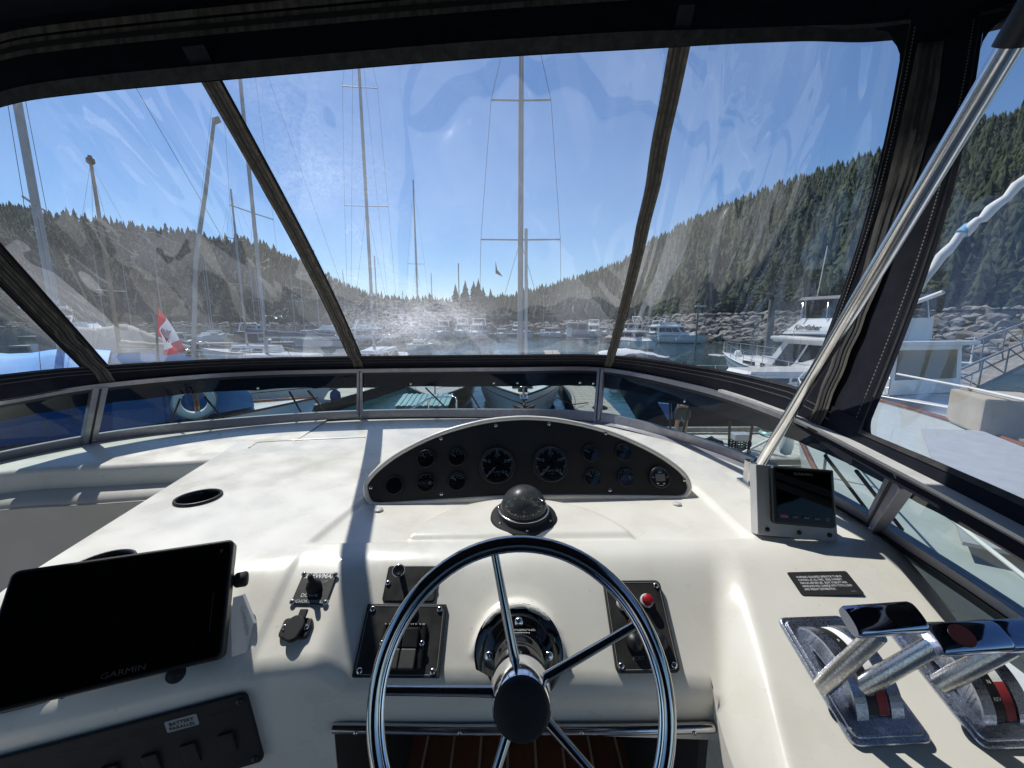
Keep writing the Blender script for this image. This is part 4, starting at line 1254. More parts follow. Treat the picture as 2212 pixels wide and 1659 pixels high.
# windlass switch plate
m4, w, h = rectfit([(655, 1229), (730, 1229), (703, 1296), (628, 1294)], LP_O + LP_N * .002, LP_N); m4 = settle(m4)
t = thing('windlass_switch', 'small black plate with rubber booted toggle marked LEWMAR', 'switch plate', mat4=m4)
b = MB(); b.prism(rrect(w, h, .003, 2), .003, I4, 0, .001); b.build('plate', 'dark_plate', t)
b = MB(); b.lathe([(.014, .003), (.0145, .010), (.012, .014), (.0125, .016), (.009, .020), (.0055, .026), (.005, .036), (.004, .040), (0, .041)], 18, Matrix.Rotation(R(-8), 4, 'X')); b.build('toggle_boot', 'rubber', t)
text('LEWMAR', .0125, I4, 'white_print', t, x=.006, y=h * .39, z=.0036, shear=.2, wid=1.05, bold=.0003)
b = MB(); b.prism(rrect(.009, .009, .001, 2), .0004, Matrix.Translation((-.026, h * .39, .003))); b.build('emblem', 'grey_print', t)
text('DOWN', .0095, I4, 'white_print', t, x=-.004, y=-h * .24, z=.0036)
text('UP', .0085, I4, 'dim_print', t, x=.016, y=h * .20, z=.0036)
text('ANCHOR WINDLASS', .0078, I4, 'grey_print', t, x=0, y=-h * .43, z=.0036, shear=.2)
for sx in (-1, 1):
    for sy in (-1, 1): screw(t, I4, sx * w * .46, sy * h * .45, .0052, 'stainless', False, .003)
# 12 volt socket
m4, w, h = rectfit([(622, 1326), (681, 1326), (662, 1370), (595, 1370)], LP_O + LP_N * .002, LP_N); m4 = settle(m4)
t = thing('power_socket', 'small black power socket with a flip cap below the toggle plate', 'power socket', mat4=m4)
b = MB(); b.prism(rrect(w, h, .008, 4), .007, I4, 0, .002); b.build('base_plate', 'black_plastic', t)
b = MB(); b.prism([(.017 * math.cos(a), .019 * math.sin(a) - (.006 if math.sin(a) < -.7 else 0)) for a in [2 * math.pi * i / 24 for i in range(24)]], .008, I4, .007, .0025)
b.box((.006, .021, .011), (.014, .016, .007), bev=.002); b.build('flip_cap', 'rubber', t)
for sx in (-1, 1): screw(t, I4, sx * w * .36, 0, .0052, 'chrome', False, .007)
# pull knob plate
m4, w, h = rectfit([(840, 1218), (945, 1218), (941, 1296), (826, 1295)], HF_O + HF_N * .003, HF_N); m4 = settle(m4)
t = thing('pull_switch', 'black plate with a chrome pull knob behind the wheel rim', 'switch plate', mat4=m4)
b = MB(); b.prism(rrect(w, h, .006, 3), .006, I4, 0, .002); b.build('plate', 'dark_plate', t)
b = MB(); b.lathe([(.006, .006), (.005, .022), (.007, .027), (.0115, .033), (.0125, .036), (.011, .038), (.007, .0365), (0, .036)], 22, Matrix.Translation((-w * .20, h * .22, 0))); b.build('pull_knob', 'stainless', t)
for sx in (-1, 1): screw(t, I4, sx * w * .44, 0, .0052, 'stainless', False, .006)
# trim tab switch panel
m4, w, h = rectfit([(797, 1302), (963, 1301), (952, 1462), (760, 1458)], HF_O + HF_N * .003, HF_N); m4 = settle(m4)
t = thing('trim_tab_panel', 'square black panel with paired rocker switches marked BOW DOWN', 'switch panel', mat4=m4)
b = MB(); b.prism(rrect(w, h, .002, 2), .006, I4, 0, .001); b.build('plate', 'dark_plate', t)
b = MB()
bd = rrect(w * .94, h * .93, .012, 5)
b.tube([(x, y, .0062) for x, y in bd], .0006, 4, closed=True); b.build('border_line', 'dim_print', t)
b = MB(); b.prism(rrect(w * .52, h * .62, .003, 3), .009, Matrix.Translation((w * .03, -h * .10, .006)), 0, .003); sw = b.build('switch_housing', 'black_plastic', t)
for sx in (-1, 1):
    for (yy, ang) in ((.016, 18), (-.017, -16)):
        b = MB(); b.box((w * .03 + sx * .0145, -h * .10 + yy - .004, .017), (.027, .031, .010), Matrix.Rotation(R(ang * .55), 3, 'X'), bev=.002); b.build('rocker', 'dark_plate', sw)
text('BOW DOWN', .011, I4, 'black_gloss', sw, x=w * .02, y=h * .165, z=.0156, bold=.0004)
text('UP      UP', .008, I4, 'dim_print', sw, x=w * .03, y=-h * .38, z=.0156)
b = MB(); b.lathe([(.0135, .0), (.0135, .003), (0, .0032)], 18, Matrix.Translation((w * .07, h * .36, .006))); b.build('blank_plug', 'seal_black', t)
for sx in (-1, 1):
    for sy in (-1, 1): screw(t, I4, sx * w * .42, sy * h * .42, .0055, 'stainless', False, .006)
    screw(t, I4, w * .03 + sx * w * .235, -h * .07, .0048, 'chrome', False, .015)
# ignition panel
m4, w, h = rectfit([(1303, 1238), (1425, 1238), (1469, 1434), (1329, 1437)], HF_O + HF_N * .003, HF_N); m4 = settle(m4)
t = thing('ignition_panel', 'black engine start panel with red push button and key switch covers', 'switch panel', mat4=m4)
b = MB(); b.prism(rrect(w, h, .010, 4), .007, I4, 0, .002); b.build('plate', 'dark_plate', t)
b = MB(); b.tube([(x, y, .0072) for x, y in rrect(w * .93, h * .94, .007, 4)], .0005, 4, closed=True); b.build('border_line', 'dim_print', t)
for sx, sy, nm, mt in ((.19, .25, 'start_button', 'button_red'), (-.22, .22, 'stop_button', 'button_red')):
    mm = Matrix.Translation((sx * w, sy * h, .007))
    b = MB(); b.lathe([(.0125, 0), (.0125, .004), (.0105, .006), (.0098, .006)], 24, mm, caps=False); o = b.build('button_ring', 'grey_ring', t)
    b = MB(); b.lathe([(.0092, .004), (.0092, .016), (.008, .0175), (0, .0175)], 24, mm); b.build(nm, mt, t)
b = MB(); b.lathe([(.006, 0), (.006, .003), (.004, .006), (0, .007)], 16, Matrix.Translation((-.14 * w, .02 * h, .007))); b.build('warning_lamp', 'amber', t)
for sx in (-.14, .24):
    mm = Matrix.Translation((sx * w, -.20 * h, .007))
    b = MB(); b.lathe([(.0165, 0), (.0165, .006), (.014, .010), (.0135, .013), (0, .014)], 28, mm); o = b.build('key_switch', 'black_plastic', t)
    b = MB(); b.box((sx * w, -.20 * h, .0212), (.002, .018, .0008)); b.build('key_slot', 'seal_black', o)
text('PORT', .0085, I4, 'dim_print', t, x=-.12 * w, y=-.36 * h, z=.0076)
text('STBD', .0085, I4, 'dim_print', t, x=.24 * w, y=-.36 * h, z=.0076)
for sx in (-1, 1):
    for sy in (-1, 1): screw(t, I4, sx * w * .41, sy * h * .43, .0055, 'stainless', False, .007)
# warning plaque
m4, w, h = rectfit([(1698, 1226), (1829, 1224), (1868, 1273), (1735, 1277)], RP_O + RP_N * .004, RP_N); m4 = settle(m4)
t = thing('warning_plaque', 'black warning plaque with white lettering on the dash', 'sign', mat4=m4)
b = MB(); b.prism(rrect(w, h, .004, 3), .0014, I4); b.build('plate', 'black_matte', t)
ln = ['WARNING: QUALIFIED OPERATOR TO BE IN', "CONTROL AT ALL TIMES.  READ OWNER'S", 'MANUAL BEFORE USE.  BOAT STABILITY AND', 'HANDLING WILL CHANGE WITH TOTAL LOAD', 'AND WEIGHT DISTRIBUTION.']
for i, s in enumerate(ln):
    text(s, h * .125, I4, 'white_print', t, align='LEFT', x=-w * .40, y=h * (.26 - i * .13), z=.002, wid=w * .80 / (h * .125 * 21.4))
text('784471', h * .07, I4, 'dim_print', t, x=w * .36, y=-h * .38, z=.002)

# ---------------------------------------------------------------- chartplotter on its bail mount
pts = [W(-22, 1247, .615), W(497, 1163, .742), W(490, 1423, .657), W(-30, 1538, .551)]
ex = ((pts[1] - pts[0]) + (pts[2] - pts[3])).normalized(); ey0 = ((pts[0] - pts[3]) + (pts[1] - pts[2])).normalized()
nn = ex.cross(ey0).normalized()
if nn.y > 0: nn = -nn
m4 = frame(sum(pts, Vector()) / 4, ex, nn)
w = ((pts[1] - pts[0]).length + (pts[2] - pts[3]).length) / 2; h = ((pts[0] - pts[3]).length + (pts[1] - pts[2]).length) / 2
t = thing('chartplotter', 'large black chartplotter screen on a swivel bracket', 'chartplotter', mat4=m4)
b = MB(); b.prism(rrect(w, h, .010, 4), .028, I4, -.028, .003); b.build('bezel', 'black_plastic', t)
b = MB(); b.prism(rrect(w * .965, h * .94, .006, 4), .0012, I4, 0); sc_ = b.build('screen', 'screen_glass', t)
b = MB(); b.prism(rrect(w * .94, h * .90, .012, 4), .03, I4, -.058, 0); b.build('rear_case', 'bracket_grey', t)
text('GARMIN', .011, I4, 'faint_print', t, x=.02, y=-h * .425, z=.0016, wid=1.3)
b = MB(); b.tube([(w * .425, -h * .28, .0014), (w * .425, h * .05, .0014)], .0003, 4)
b.tube([(w * .442 + .0022 * math.cos(a), h * .40 + .0022 * math.sin(a), .0014) for a in [6.28 * i / 12 for i in range(12)]], .0003, 4, closed=True); b.build('power_mark', 'faint_print', t)
b = MB(); b.lathe([(.010, 0), (.013, .004), (.0135, .018), (.011, .021), (0, .0215)], 20, Matrix.Translation((w * .5, h * .14, -.034)) @ Matrix.Rotation(R(90), 4, 'Y'))
b.lathe([(.008, -.008), (.008, .004)], 14, Matrix.Translation((w * .5, h * .14, -.034)) @ Matrix.Rotation(R(90), 4, 'Y')); b.build('clamp_knob', 'rubber', t)
# bail bracket: side arms, foot
MI = m4.inverted()
bo = W(522, 1345, .675); bn = Vector((-.35, -1, .45)).normalized()
bf = frame(bo, (1, 0, 0), bn); bfi = bf.inverted()
poly = [(bfi @ Wp(u, v, bo, bn)).to_2d() for u, v in ((500, 1420), (534, 1409), (549, 1347), (524, 1284), (503, 1290), (498, 1350))]
b = MB(); b.prism([tuple(q_) for q_ in poly], .005, bf, -.005, .0012)
br = b.build('bail_bracket', 'bracket_grey', t, True)
text('GARMIN', .0125, bf @ Matrix.Translation((.006, .004, .0004)) @ Matrix.Rotation(R(-62), 4, 'Z'), 'dim_print', br)
b = MB(); b.box((0, -h * .47, -.105), (w * 1.06, .012, .05), bev=.004); b.build('bracket_foot', 'black_plastic', t)
for x in (-w * .30, w * .02, w * .20):
    b = MB(); b.tube([(x, -h * .30, -.06), (x + .01, -h * .44, -.075), (x + .012, -h * .60, -.105)], .007 if x != w * .02 else .013, 10)
    b.build('cable', 'rubber', t)
b = MB(); b.lathe([(.013, 0), (.012, .008), (0, .010)], 18, Matrix.Translation((w * .285, -h * .53, -.012))); b.build('card_door_knob', 'rubber', t)

# ---------------------------------------------------------------- breaker switch panel on the console front
SW_O = Vector((-.90, .480, Zr(-.7))); SW_N = Vector((.225, -1, 0)).normalized()
SW_O = SW_O + SW_N * .004
m4, w, h = rectfit([(-190, 1682), (545, 1491), (563, 1640), (-200, 1870)], SW_O, SW_N)
t = thing('switch_panel', 'black accessory switch panel low on the shaded console front', 'switch panel', mat4=m4)
b = MB(); b.prism(rrect(w, h, .010, 4), .005, I4, 0, .002); b.build('plate', 'black_matte', t)
labs = ['HORN', 'ANCHOR\nLIGHT', 'AERATOR\nPUMP', 'NAVIGATION\nLIGHTS', 'COCKPIT\nLIGHTS', 'INSTRUMENT\nLIGHTS', None, 'ACCESSORY']
for i, s in enumerate(labs):
    x = -w * .42 + i * w * .118
    b = MB(); b.box((x, -h * .08, .006), (.022, .040, .005), Matrix.Rotation(R(4), 3, 'X'), bev=.0015); b.build('rocker', 'black_matte', t)
    if s: text(s, .0075, I4, 'faint_print', t, x=x, y=h * .33, z=.0056)
x = -w * .42 + 6 * w * .118
b = MB(); b.prism(rrect(.046, .021, .002, 2), .0008, Matrix.Translation((x, h * .34, .005))); o = b.build('tape_label', 'label_white', t)
text('BATTERY\nPARALLEL', .0085, Matrix.Translation((x, h * .34 - .001, .005)), 'seal_black', o, z=.0012, bold=.0002)
for sx in (-1, 1):
    for sy in (-1, 1): screw(t, I4, sx * w * .475, sy * h * .42, .0055, 'dark_plate', False, .005)
# bolt head on the console by the footwell
b = MB(); b.lathe([(.009, 0), (.008, .004), (0, .005)], 14, frame(Vector((-.338, .605, Zr(-.80))), (1, 0, 0), (0, -1, 0))); b.build('bolt_head', 'stainless', console, True)

# ---------------------------------------------------------------- small sounder display in a grey bracket
ztop = lambda x, y: Zr(float(helm_z(np.array([x]), np.array([y]))[0]))
p0 = Wz(1640, 1158, Zr(-.487)); p1 = Wz(1818, 1168, Zr(-.487))
exx = (p1 - p0).normalized()
tl, tr = Wp(1626, 1000, p0, Vector((0, -1, .30)).normalized()), None
nn = Vector((-exx.y * 0 - .05, -1, .36)).normalized()
m4, w, h = rectfit([(1626, 1001), (1787, 1016), (1818, 1169), (1640, 1156)], p0, nn)
t = thing('depth_sounder', 'small square black screen in a grey metal bracket', 'marine display', mat4=m4)
b = MB(); b.prism(rrect(w, h, .003, 2), .004, I4, 0, .001); b.build('face_plate', 'bracket_grey', t)
b = MB()
for sx in (-1, 1): b.box((sx * (w / 2 - .002), 0, -.012), (.004, h, .024))
b.box((w * .2, -h * .1, -.05), (w * .4, h * .5, .08), bev=.005)
b.box((0, -h / 2 + .002, -.03), (w - .01, .004, .055)); b.build('box_sides', 'bracket_grey', t)
cx = w * .055; cy_ = h * .088
b = MB(); b.prism(rrect(w * .78, h * .82, .008, 4), .014, Matrix.Translation((cx, cy_, .003)), 0, .005); b.build('display_case', 'black_plastic', t)
b = MB(); b.prism(rrect(w * .69, h * .70, .004, 3), .0008, Matrix.Translation((cx, cy_ + h * .01, .017))); b.build('screen', 'screen_glass', t)
text('GARMIN', .0085, I4, 'dim_print', t, x=cx, y=cy_ + h * .315, z=.0185, wid=1.3)
for i in range(5):
    x = cx - w * .26 + i * w * .135
    mm = Matrix.Translation((x, cy_ - h * .29, .0178))
    if i < 4:
        b = MB(); b.prism(rrect(w * .095, h * .042, h * .02, 3), .002, mm, 0, .0006); b.build('button', 'button_pink' if i == 0 else 'dark_plate', t)
        if i:
            b = MB(); b.box((x, cy_ - h * .29, .0200), (w * .06, h * .010, .0003)); b.build('button_mark', 'dim_print', t)
    else:
        b = MB(); b.tube([(x + .003 * math.cos(a), cy_ - h * .29 + .003 * math.sin(a), .0182) for a in [6.28 * k / 12 for k in range(12)]], .0006, 4, closed=True); b.build('power_mark', 'dim_print', t)
for fx in (-.38, .02, .40): screw(t, I4, fx * w, -h * .42, .0052, 'dark_plate', False, .004)

# ---------------------------------------------------------------- engine controls
def control(px, label, levers, first):
    m4, w, h = rectfit(px, RP_O + RP_N * .003, RP_N); m4 = settle(m4)
    t = thing('engine_control', label, 'throttle control', mat4=m4, group=None)
    b = MB(); b.prism(rrect(w, h, .012, 4), .007, I4, 0, .003); b.prism(rrect(w * .90, h * .92, .010, 4), .004, I4, .007, .003); b.build('base_plate', 'pitted_chrome', t)
    # arched quadrant: three bands on one axis
    r0, zc = .074, -.026
    def arc(x0, x1, r_, name, mat, a0=-64, a1=64):
        n = 22; P = []
        for i in range(n):
            a = R(a0 + (a1 - a0) * i / (n - 1))
            y, z = math.sin(a) * r_ + h * .02, math.cos(a) * r_ + zc
            P.append([(x0, y, max(z, .006) if False else z), (x1, y, z)])
        rows = [[Vector((x0, p[0][1], p[0][2] - .03)) for p in P], [Vector(p[0]) for p in P], [Vector(p[1]) for p in P], [Vector((x1, p[1][1], p[1][2] - .03)) for p in P]]
        b = MB(); b.grid(rows, 4, n, smooth=False); return b.build(name, mat, t)
    q_ = arc(-w * .30, w * .30, r0, 'quadrant', 'pitted_chrome')
    arc(-w * .13, -w * .005, r0 + .002, 'gear_scale', 'black_plastic', -58, 58)
    arc(.0 + w * .0, w * .12, r0 + .002, 'throttle_scale', 'white_print', -20, 58)
    arc(.0 + w * .0, w * .12, r0 + .0021, 'throttle_scale_red', 'red_scale', -58, -20)
    arc(-w * .30, -w * .15, r0 + .004, 'quadrant_cheek', 'pitted_chrome', -62, 62)
    arc(w * .14, w * .30, r0 + .004, 'quadrant_cheek', 'pitted_chrome', -62, 62)
    for a, x in ((20, -.07), (-20, -.07), (-36, -.07)):
        y, z = math.sin(R(a)) * (r0 + .003) + h * .02, math.cos(R(a)) * (r0 + .003) + zc
        text({20: 'F', -20: 'N', -36: 'REV'}[a], .007, Matrix.Translation((x * w, y, z)) @ Matrix.Rotation(R(-a), 4, 'X'), 'white_print', q_, z=.0004)
    MI_ = m4.inverted()
    for sx, bp_, tp_, gc_ in levers:
        base, top, gc = MI_ @ W(*bp_), MI_ @ W(*tp_), MI_ @ W(*gc_)
        dirv = (top - base).normalized()
        b = MB(); b.tube([base - dirv * .03, base, base.lerp(top, .5), top + dirv * .012], [.0125, .0135, .0125, .0120], 18)
        lv = b.build('lever_arm', 'stainless_worn', t)
        face = (m4.to_3x3().inverted() @ Vector((-.10, -.52, .85))).normalized()
        fr_ = frame(gc, (1, 0, 0), face)
        hw = .047
        P = []
        for (xx, sc2) in ((-hw, .90), (-hw + .004, 1.0), (hw - .004, 1.0), (hw, .90)):
            P.append([fr_ @ Vector((xx, sc2 * .0200 * math.copysign(abs(math.cos(a)) ** .8, math.cos(a)), sc2 * .0115 * math.copysign(abs(math.sin(a)) ** .7, math.sin(a)))) for a in [2 * math.pi * i / 28 for i in range(29)]])
        b = MB(); b.grid(P, 4, 29); b.add(P[0][:-1], [tuple(range(28))]); b.add(P[-1][:-1], [tuple(range(28))[::-1]])
        g_ = b.build('lever_grip', 'chrome_blue', t)
        b = MB(); b.prism([((.016 if sx < 0 else -.012) + .0150 * math.cos(i / 20 * 6.283), .0145 * math.sin(i / 20 * 6.283)) for i in range(20)], .0012, fr_, .0112); b.build('grip_badge', 'badge_dark' if sx < 0 else 'badge_red', g_)
    for sx, sy in ((-.38, -.02),):
        screw(t, I4, sx * w, sy * h, .0058, 'chrome', False, .011)
    return t, m4, w, h
pm('red_scale', (.45, .05, .06), .5); pm('badge_dark', (.006, .006, .008), .4); pm('badge_red', (.022, .006, .008), .4)
pm('chrome_blue', (.38, .42, .56), .07, 1.0, col2=(.33, .37, .50), scale=12, rvar=.03)
pm('stainless_worn', (.60, .60, .60), .26, 1.0, col2=(.46, .45, .44), scale=260, rvar=.12, bump=.12, bscale=600)
pxA = [(1676, 1328), (1815, 1325), (2018, 1596), (1842, 1608)]
control(pxA, 'engine control with its full chrome base plate and two levers in view', [(-1, (1800, 1460, .615), (1884, 1380, .575), (1907, 1338, .560)), (1, (1897, 1463, .605), (2010, 1398, .570), (2086, 1378, .560))], True)
pxB = [(1905, 1333), (2046, 1333), (2300, 1596), (2124, 1608)]
control(pxB, 'engine control cut off by the picture edge, only its port lever in view', [(-1, (2066, 1458, .605), (2165, 1406, .570), (2226, 1370, .560))], False)

# ================================================================== water, hills, shore
b = MB(); b.add([(-1600, -400, 0), (1600, -400, 0), (1600, 2600, 0), (-1600, 2600, 0)], [(0, 1, 2, 3)])
struct(b.build('water', 'water'))
SHORE = [(56, -40), (54, 0), (52, 12), (50, 25), (46, 38), (41, 50), (36, 61), (31, 74), (33, 95), (37, 128), (20, 152), (-20, 160), (-60, 178), (-110, 196), (-180, 180), (-260, 150), (-330, 70), (-340, -20)]
SH = catmull([(x, y, 0) for x, y in SHORE], 14)
SAZ = np.array([math.atan2(p.x, p.y) for p in SH]); SRR = np.array([p.length for p in SH])
o_ = np.argsort(SAZ); SAZ, SRR = SAZ[o_], SRR[o_]
RIDGE = [(-300, 405), (0, 441), (80, 447), (200, 470), (300, 488), (400, 503), (470, 513), (560, 527), (640, 560), (700, 594), (760, 628), (820, 648), (900, 657), (1000, 655), (1060, 646), (1110, 641),
         (1160, 632), (1220, 611), (1300, 586), (1340, 572), (1410, 522), (1480, 491), (1550, 457), (1620, 427), (1700, 401), (1800, 371), (1870, 347), (1990, 312), (2080, 282), (2212, 232), (2450, 180)]
def azel(u, v):
    x, y, z = ray(u, v)
    return math.atan2(x, y), z / math.hypot(x, y)
RA = [azel(*p) for p in RIDGE]
RAZ = np.array([a for a, e in RA]); REL = np.array([e for a, e in RA])
# distance to the crest by azimuth
CD_ = [(-1.3, 620), (-.9, 600), (-.45, 560), (-.25, 700), (-.05, 900), (.05, 760), (.25, 640), (.45, 560), (.7, 480), (.9, 380), (1.1, 320)]
def crest_r(az): return np.interp(az, [c[0] for c in CD_], [c[1] for c in CD_])
TREE_H = 11.0
def crest_h(az): return np.maximum(CAMZ + np.interp(az, RAZ, REL) * crest_r(az) - TREE_H * .8, 6)
def bank_h(az): return np.interp(az, [-1.2, -.2, .1, .45, 1.1], [2.5, 2.5, 3.2, 4.6, 5.0])
def terrain(az, f):
    rb = np.interp(az, SAZ, SRR); rc = crest_r(az)
    r = rb + (rc - rb) * f
    d = r - rb
    bh = bank_h(az)
    z = np.where(d < 9, -1.0 + (bh + 1.0) * np.clip(d / 9, 0, 1), bh)
    g = np.clip((d - 24) / np.maximum(rc - rb - 24, 1), 0, 1)
    z = z + (crest_h(az) - bh) * (g ** .9)
    return r, z
na, nf = 240, 40
az = np.linspace(-1.25, 1.2, na)
fr_ = np.concatenate([np.linspace(0, .08, 12), np.linspace(.1, 1, 25), [1.1, 1.3, 1.6]])
nf = len(fr_)
P = []
for a in az:
    r, z = terrain(np.full(nf, a), np.minimum(fr_, 1.0))
    rr = np.interp(a, SAZ, SRR) + (crest_r(a) - np.interp(a, SAZ, SRR)) * fr_
    zz = np.where(fr_ > 1, z - (fr_ - 1) * 60, z)
    nz = [2.5 * noise.noise(Vector((math.sin(a) * R_ * .02, math.cos(a) * R_ * .02, 1))) * min(1, max(0, (f - .12) * 6)) for R_, f in zip(rr, fr_)]
    P.append([Vector((math.sin(a) * R_, math.cos(a) * R_, z_ + n_)) for R_, z_, n_ in zip(rr, zz, nz)])
b = MB(); b.grid(P, na, nf)
struct(b.build('hills', 'hill_soil'))
# gravel road and grass shelf behind the rock bank
P = []
for a in np.linspace(.10, 1.15, 90):
    rb = float(np.interp(a, SAZ, SRR)); h = float(bank_h(a)) + .06
    P.append([Vector((math.sin(a) * (rb + k), math.cos(a) * (rb + k), h)) for k in (11.5, 14, 17.5)])
b = MB(); b.grid(P, 90, 3); struct(b.build('shore_road', 'road_gravel'))
P = []
for a in np.linspace(.10, 1.15, 90):
    rb = float(np.interp(a, SAZ, SRR)); h = float(bank_h(a))
    P.append([Vector((math.sin(a) * (rb + k), math.cos(a) * (rb + k), h + dz)) for k, dz in ((7.5, .02), (9.5, .05), (11.4, .05))])
b = MB(); b.grid(P, 90, 3); struct(b.build('grass_verge', 'bank_grass'))

# ---------------------------------------------------------------- forest (one mass) and single trees
def conifer_template(seed, tiers=6, k=7):
    rg = random.Random(seed)
    v = []; f = []; t = []
    for i in range(tiers):
        z0 = .06 + .80 * i / tiers; z1 = z0 + .34 * (1 - .35 * i / tiers)
        r = .21 * (1 - i / (tiers + .6)) ** .85
        base = len(v); ph = rg.random() * 6.28
        for j in range(k * 2):
            a = ph + math.pi * j / k
            rr = r * (1.0 + .35 * rg.uniform(-1, 1)) * (1 if j % 2 == 0 else .50)
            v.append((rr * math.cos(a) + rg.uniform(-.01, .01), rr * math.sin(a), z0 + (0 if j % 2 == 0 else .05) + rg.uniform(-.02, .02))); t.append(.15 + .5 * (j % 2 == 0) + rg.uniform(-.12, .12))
        v.append((rg.uniform(-.012, .012), rg.uniform(-.012, .012), min(z1, 1.0))); t.append(.35)
        for j in range(k * 2): f.append((base + j, base + (j + 1) % (k * 2), base + k * 2))
    return np.array(v), np.array(f), np.array(t)
def leafy_template(seed, n=120):
    rg = random.Random(seed)
    v = []; f = []; t = []
    for i in range(n):
        while True:
            p = Vector((rg.uniform(-1, 1), rg.uniform(-1, 1), rg.uniform(-1, 1)))
            if .25 < p.length < 1: break
        c = Vector((p.x * .34, p.y * .34, .56 + p.z * .42))
        s = rg.uniform(.035, .085)
        nrm = (p + Vector((rg.uniform(-.6, .6), rg.uniform(-.6, .6), rg.uniform(-.2, .8)))).normalized()
        x = nrm.orthogonal().normalized(); y = nrm.cross(x)
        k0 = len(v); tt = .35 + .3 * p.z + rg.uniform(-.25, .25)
        for (a, b_) in ((1, 0), (.2, .9), (-.9, .3), (-.4, -.9)):
            q = c + x * a * s + y * b_ * s + nrm * rg.uniform(-.03, .03); v.append(tuple(q)); t.append(tt)
        f += [(k0, k0 + 1, k0 + 2), (k0, k0 + 2, k0 + 3)]
    return np.array(v), np.array(f), np.array(t)
def scatter(name, temps, pos, hgt, wid, mat, label):
    hgt = hgt * np.clip(np.hypot(pos[:, 0], pos[:, 1]) / 420, .50, .95)
    V = []; F = []; T = []; k = 0
    for i, (p, h, w) in enumerate(zip(pos, hgt, wid)):
        v, f, t = temps[i % len(temps)]
        a = RNG.uniform(0, 6.28); c, s = math.cos(a), math.sin(a)
        x = (v[:, 0] * c - v[:, 1] * s) * h * w + p[0]; y = (v[:, 0] * s + v[:, 1] * c) * h * w + p[1]; z = v[:, 2] * h + p[2]
        V.append(np.stack([x, y, z], 1)); F.append(f + k); T.append(np.clip(t + RNG.normal(0, .27), 0, 1)); k += len(v)
    V = np.concatenate(V); F = np.concatenate(F); T = np.concatenate(T)
    me = bpy.data.meshes.new(name)
    me.vertices.add(len(V)); me.vertices.foreach_set('co', V.astype(np.float32).ravel())
    me.loops.add(F.size); me.loops.foreach_set('vertex_index', F.astype(np.int32).ravel())
    me.polygons.add(len(F)); me.polygons.foreach_set('loop_start', np.arange(0, F.size, 3, dtype=np.int32))
    me.update(); me.validate()
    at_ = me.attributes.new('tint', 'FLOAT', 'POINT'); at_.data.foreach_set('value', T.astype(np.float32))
    o = link(name, me, mat)
    return tag(o, label, 'forest', kind='stuff')
CT = [conifer_template(i) for i in range(8)]
LT = [leafy_template(i) for i in range(8)]
def forest_points(n, a0, a1, fmin=.0, power=1.0):
    n0 = n; n = n * 2
    a = RNG.uniform(a0, a1, n); f = fmin + (1 - fmin) * RNG.uniform(0, 1, n) ** power
    rb = np.interp(a, SAZ, SRR); rc = crest_r(a)
    d0 = 24.0
    f = (d0 + (rc - rb - d0) * f) / (rc - rb)
    r, z = terrain(a, f)
    zn = np.array([2.5 * noise.noise(Vector((math.sin(q) * w * .02, math.cos(q) * w * .02, 1))) * min(1, max(0, (e - .12) * 6)) for q, w, e in zip(a, r, f)])
    den = np.array([noise.noise(Vector((math.sin(q) * w * .035, math.cos(q) * w * .035, 7))) + .5 * noise.noise(Vector((math.sin(q) * w * .11, math.cos(q) * w * .11, 3))) for q, w in zip(a, r)])
    keep = np.argsort(-(den + RNG.uniform(-.5, .5, n)))[:n0]
    P_ = np.stack([np.sin(a) * r, np.cos(a) * r, z + zn - .4], 1)
    return P_[keep], f[keep]
p1, f1 = forest_points(9500, -1.15, -.18, .02, .8)
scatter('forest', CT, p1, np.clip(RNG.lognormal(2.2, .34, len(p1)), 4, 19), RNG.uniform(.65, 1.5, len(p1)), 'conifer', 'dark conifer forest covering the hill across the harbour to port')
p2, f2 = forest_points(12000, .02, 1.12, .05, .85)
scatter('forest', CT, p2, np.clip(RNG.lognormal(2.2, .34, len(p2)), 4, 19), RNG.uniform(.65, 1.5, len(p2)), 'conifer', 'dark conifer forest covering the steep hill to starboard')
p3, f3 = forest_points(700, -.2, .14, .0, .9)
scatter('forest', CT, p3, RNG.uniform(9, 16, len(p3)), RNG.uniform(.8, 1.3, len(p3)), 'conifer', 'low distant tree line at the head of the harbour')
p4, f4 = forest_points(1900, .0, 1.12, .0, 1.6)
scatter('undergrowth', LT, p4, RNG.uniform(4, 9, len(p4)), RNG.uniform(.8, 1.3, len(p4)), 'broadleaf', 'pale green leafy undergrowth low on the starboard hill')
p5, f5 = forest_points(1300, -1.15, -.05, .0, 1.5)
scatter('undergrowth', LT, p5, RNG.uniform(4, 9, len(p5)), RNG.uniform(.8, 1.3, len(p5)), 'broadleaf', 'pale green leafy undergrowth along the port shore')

def belt(n, a0, a1, d0, d1):
    a = RNG.uniform(a0, a1, n); d = d0 + (d1 - d0) * RNG.uniform(0, 1, n) ** 1.2
    rb = np.interp(a, SAZ, SRR); rc = crest_r(a)
    r, z = terrain(a, np.clip(d / (rc - rb), 0, 1))
    return np.stack([np.sin(a) * r, np.cos(a) * r, z - .5], 1)
pb_ = belt(3600, .05, 1.14, 24, 190)
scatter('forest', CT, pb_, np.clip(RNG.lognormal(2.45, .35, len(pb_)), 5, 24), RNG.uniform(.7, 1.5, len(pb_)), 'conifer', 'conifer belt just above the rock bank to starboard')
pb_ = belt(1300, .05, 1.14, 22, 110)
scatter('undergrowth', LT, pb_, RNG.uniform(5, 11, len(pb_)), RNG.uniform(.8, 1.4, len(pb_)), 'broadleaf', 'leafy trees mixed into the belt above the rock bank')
pb_ = belt(2200, -1.15, -.1, 24, 200)
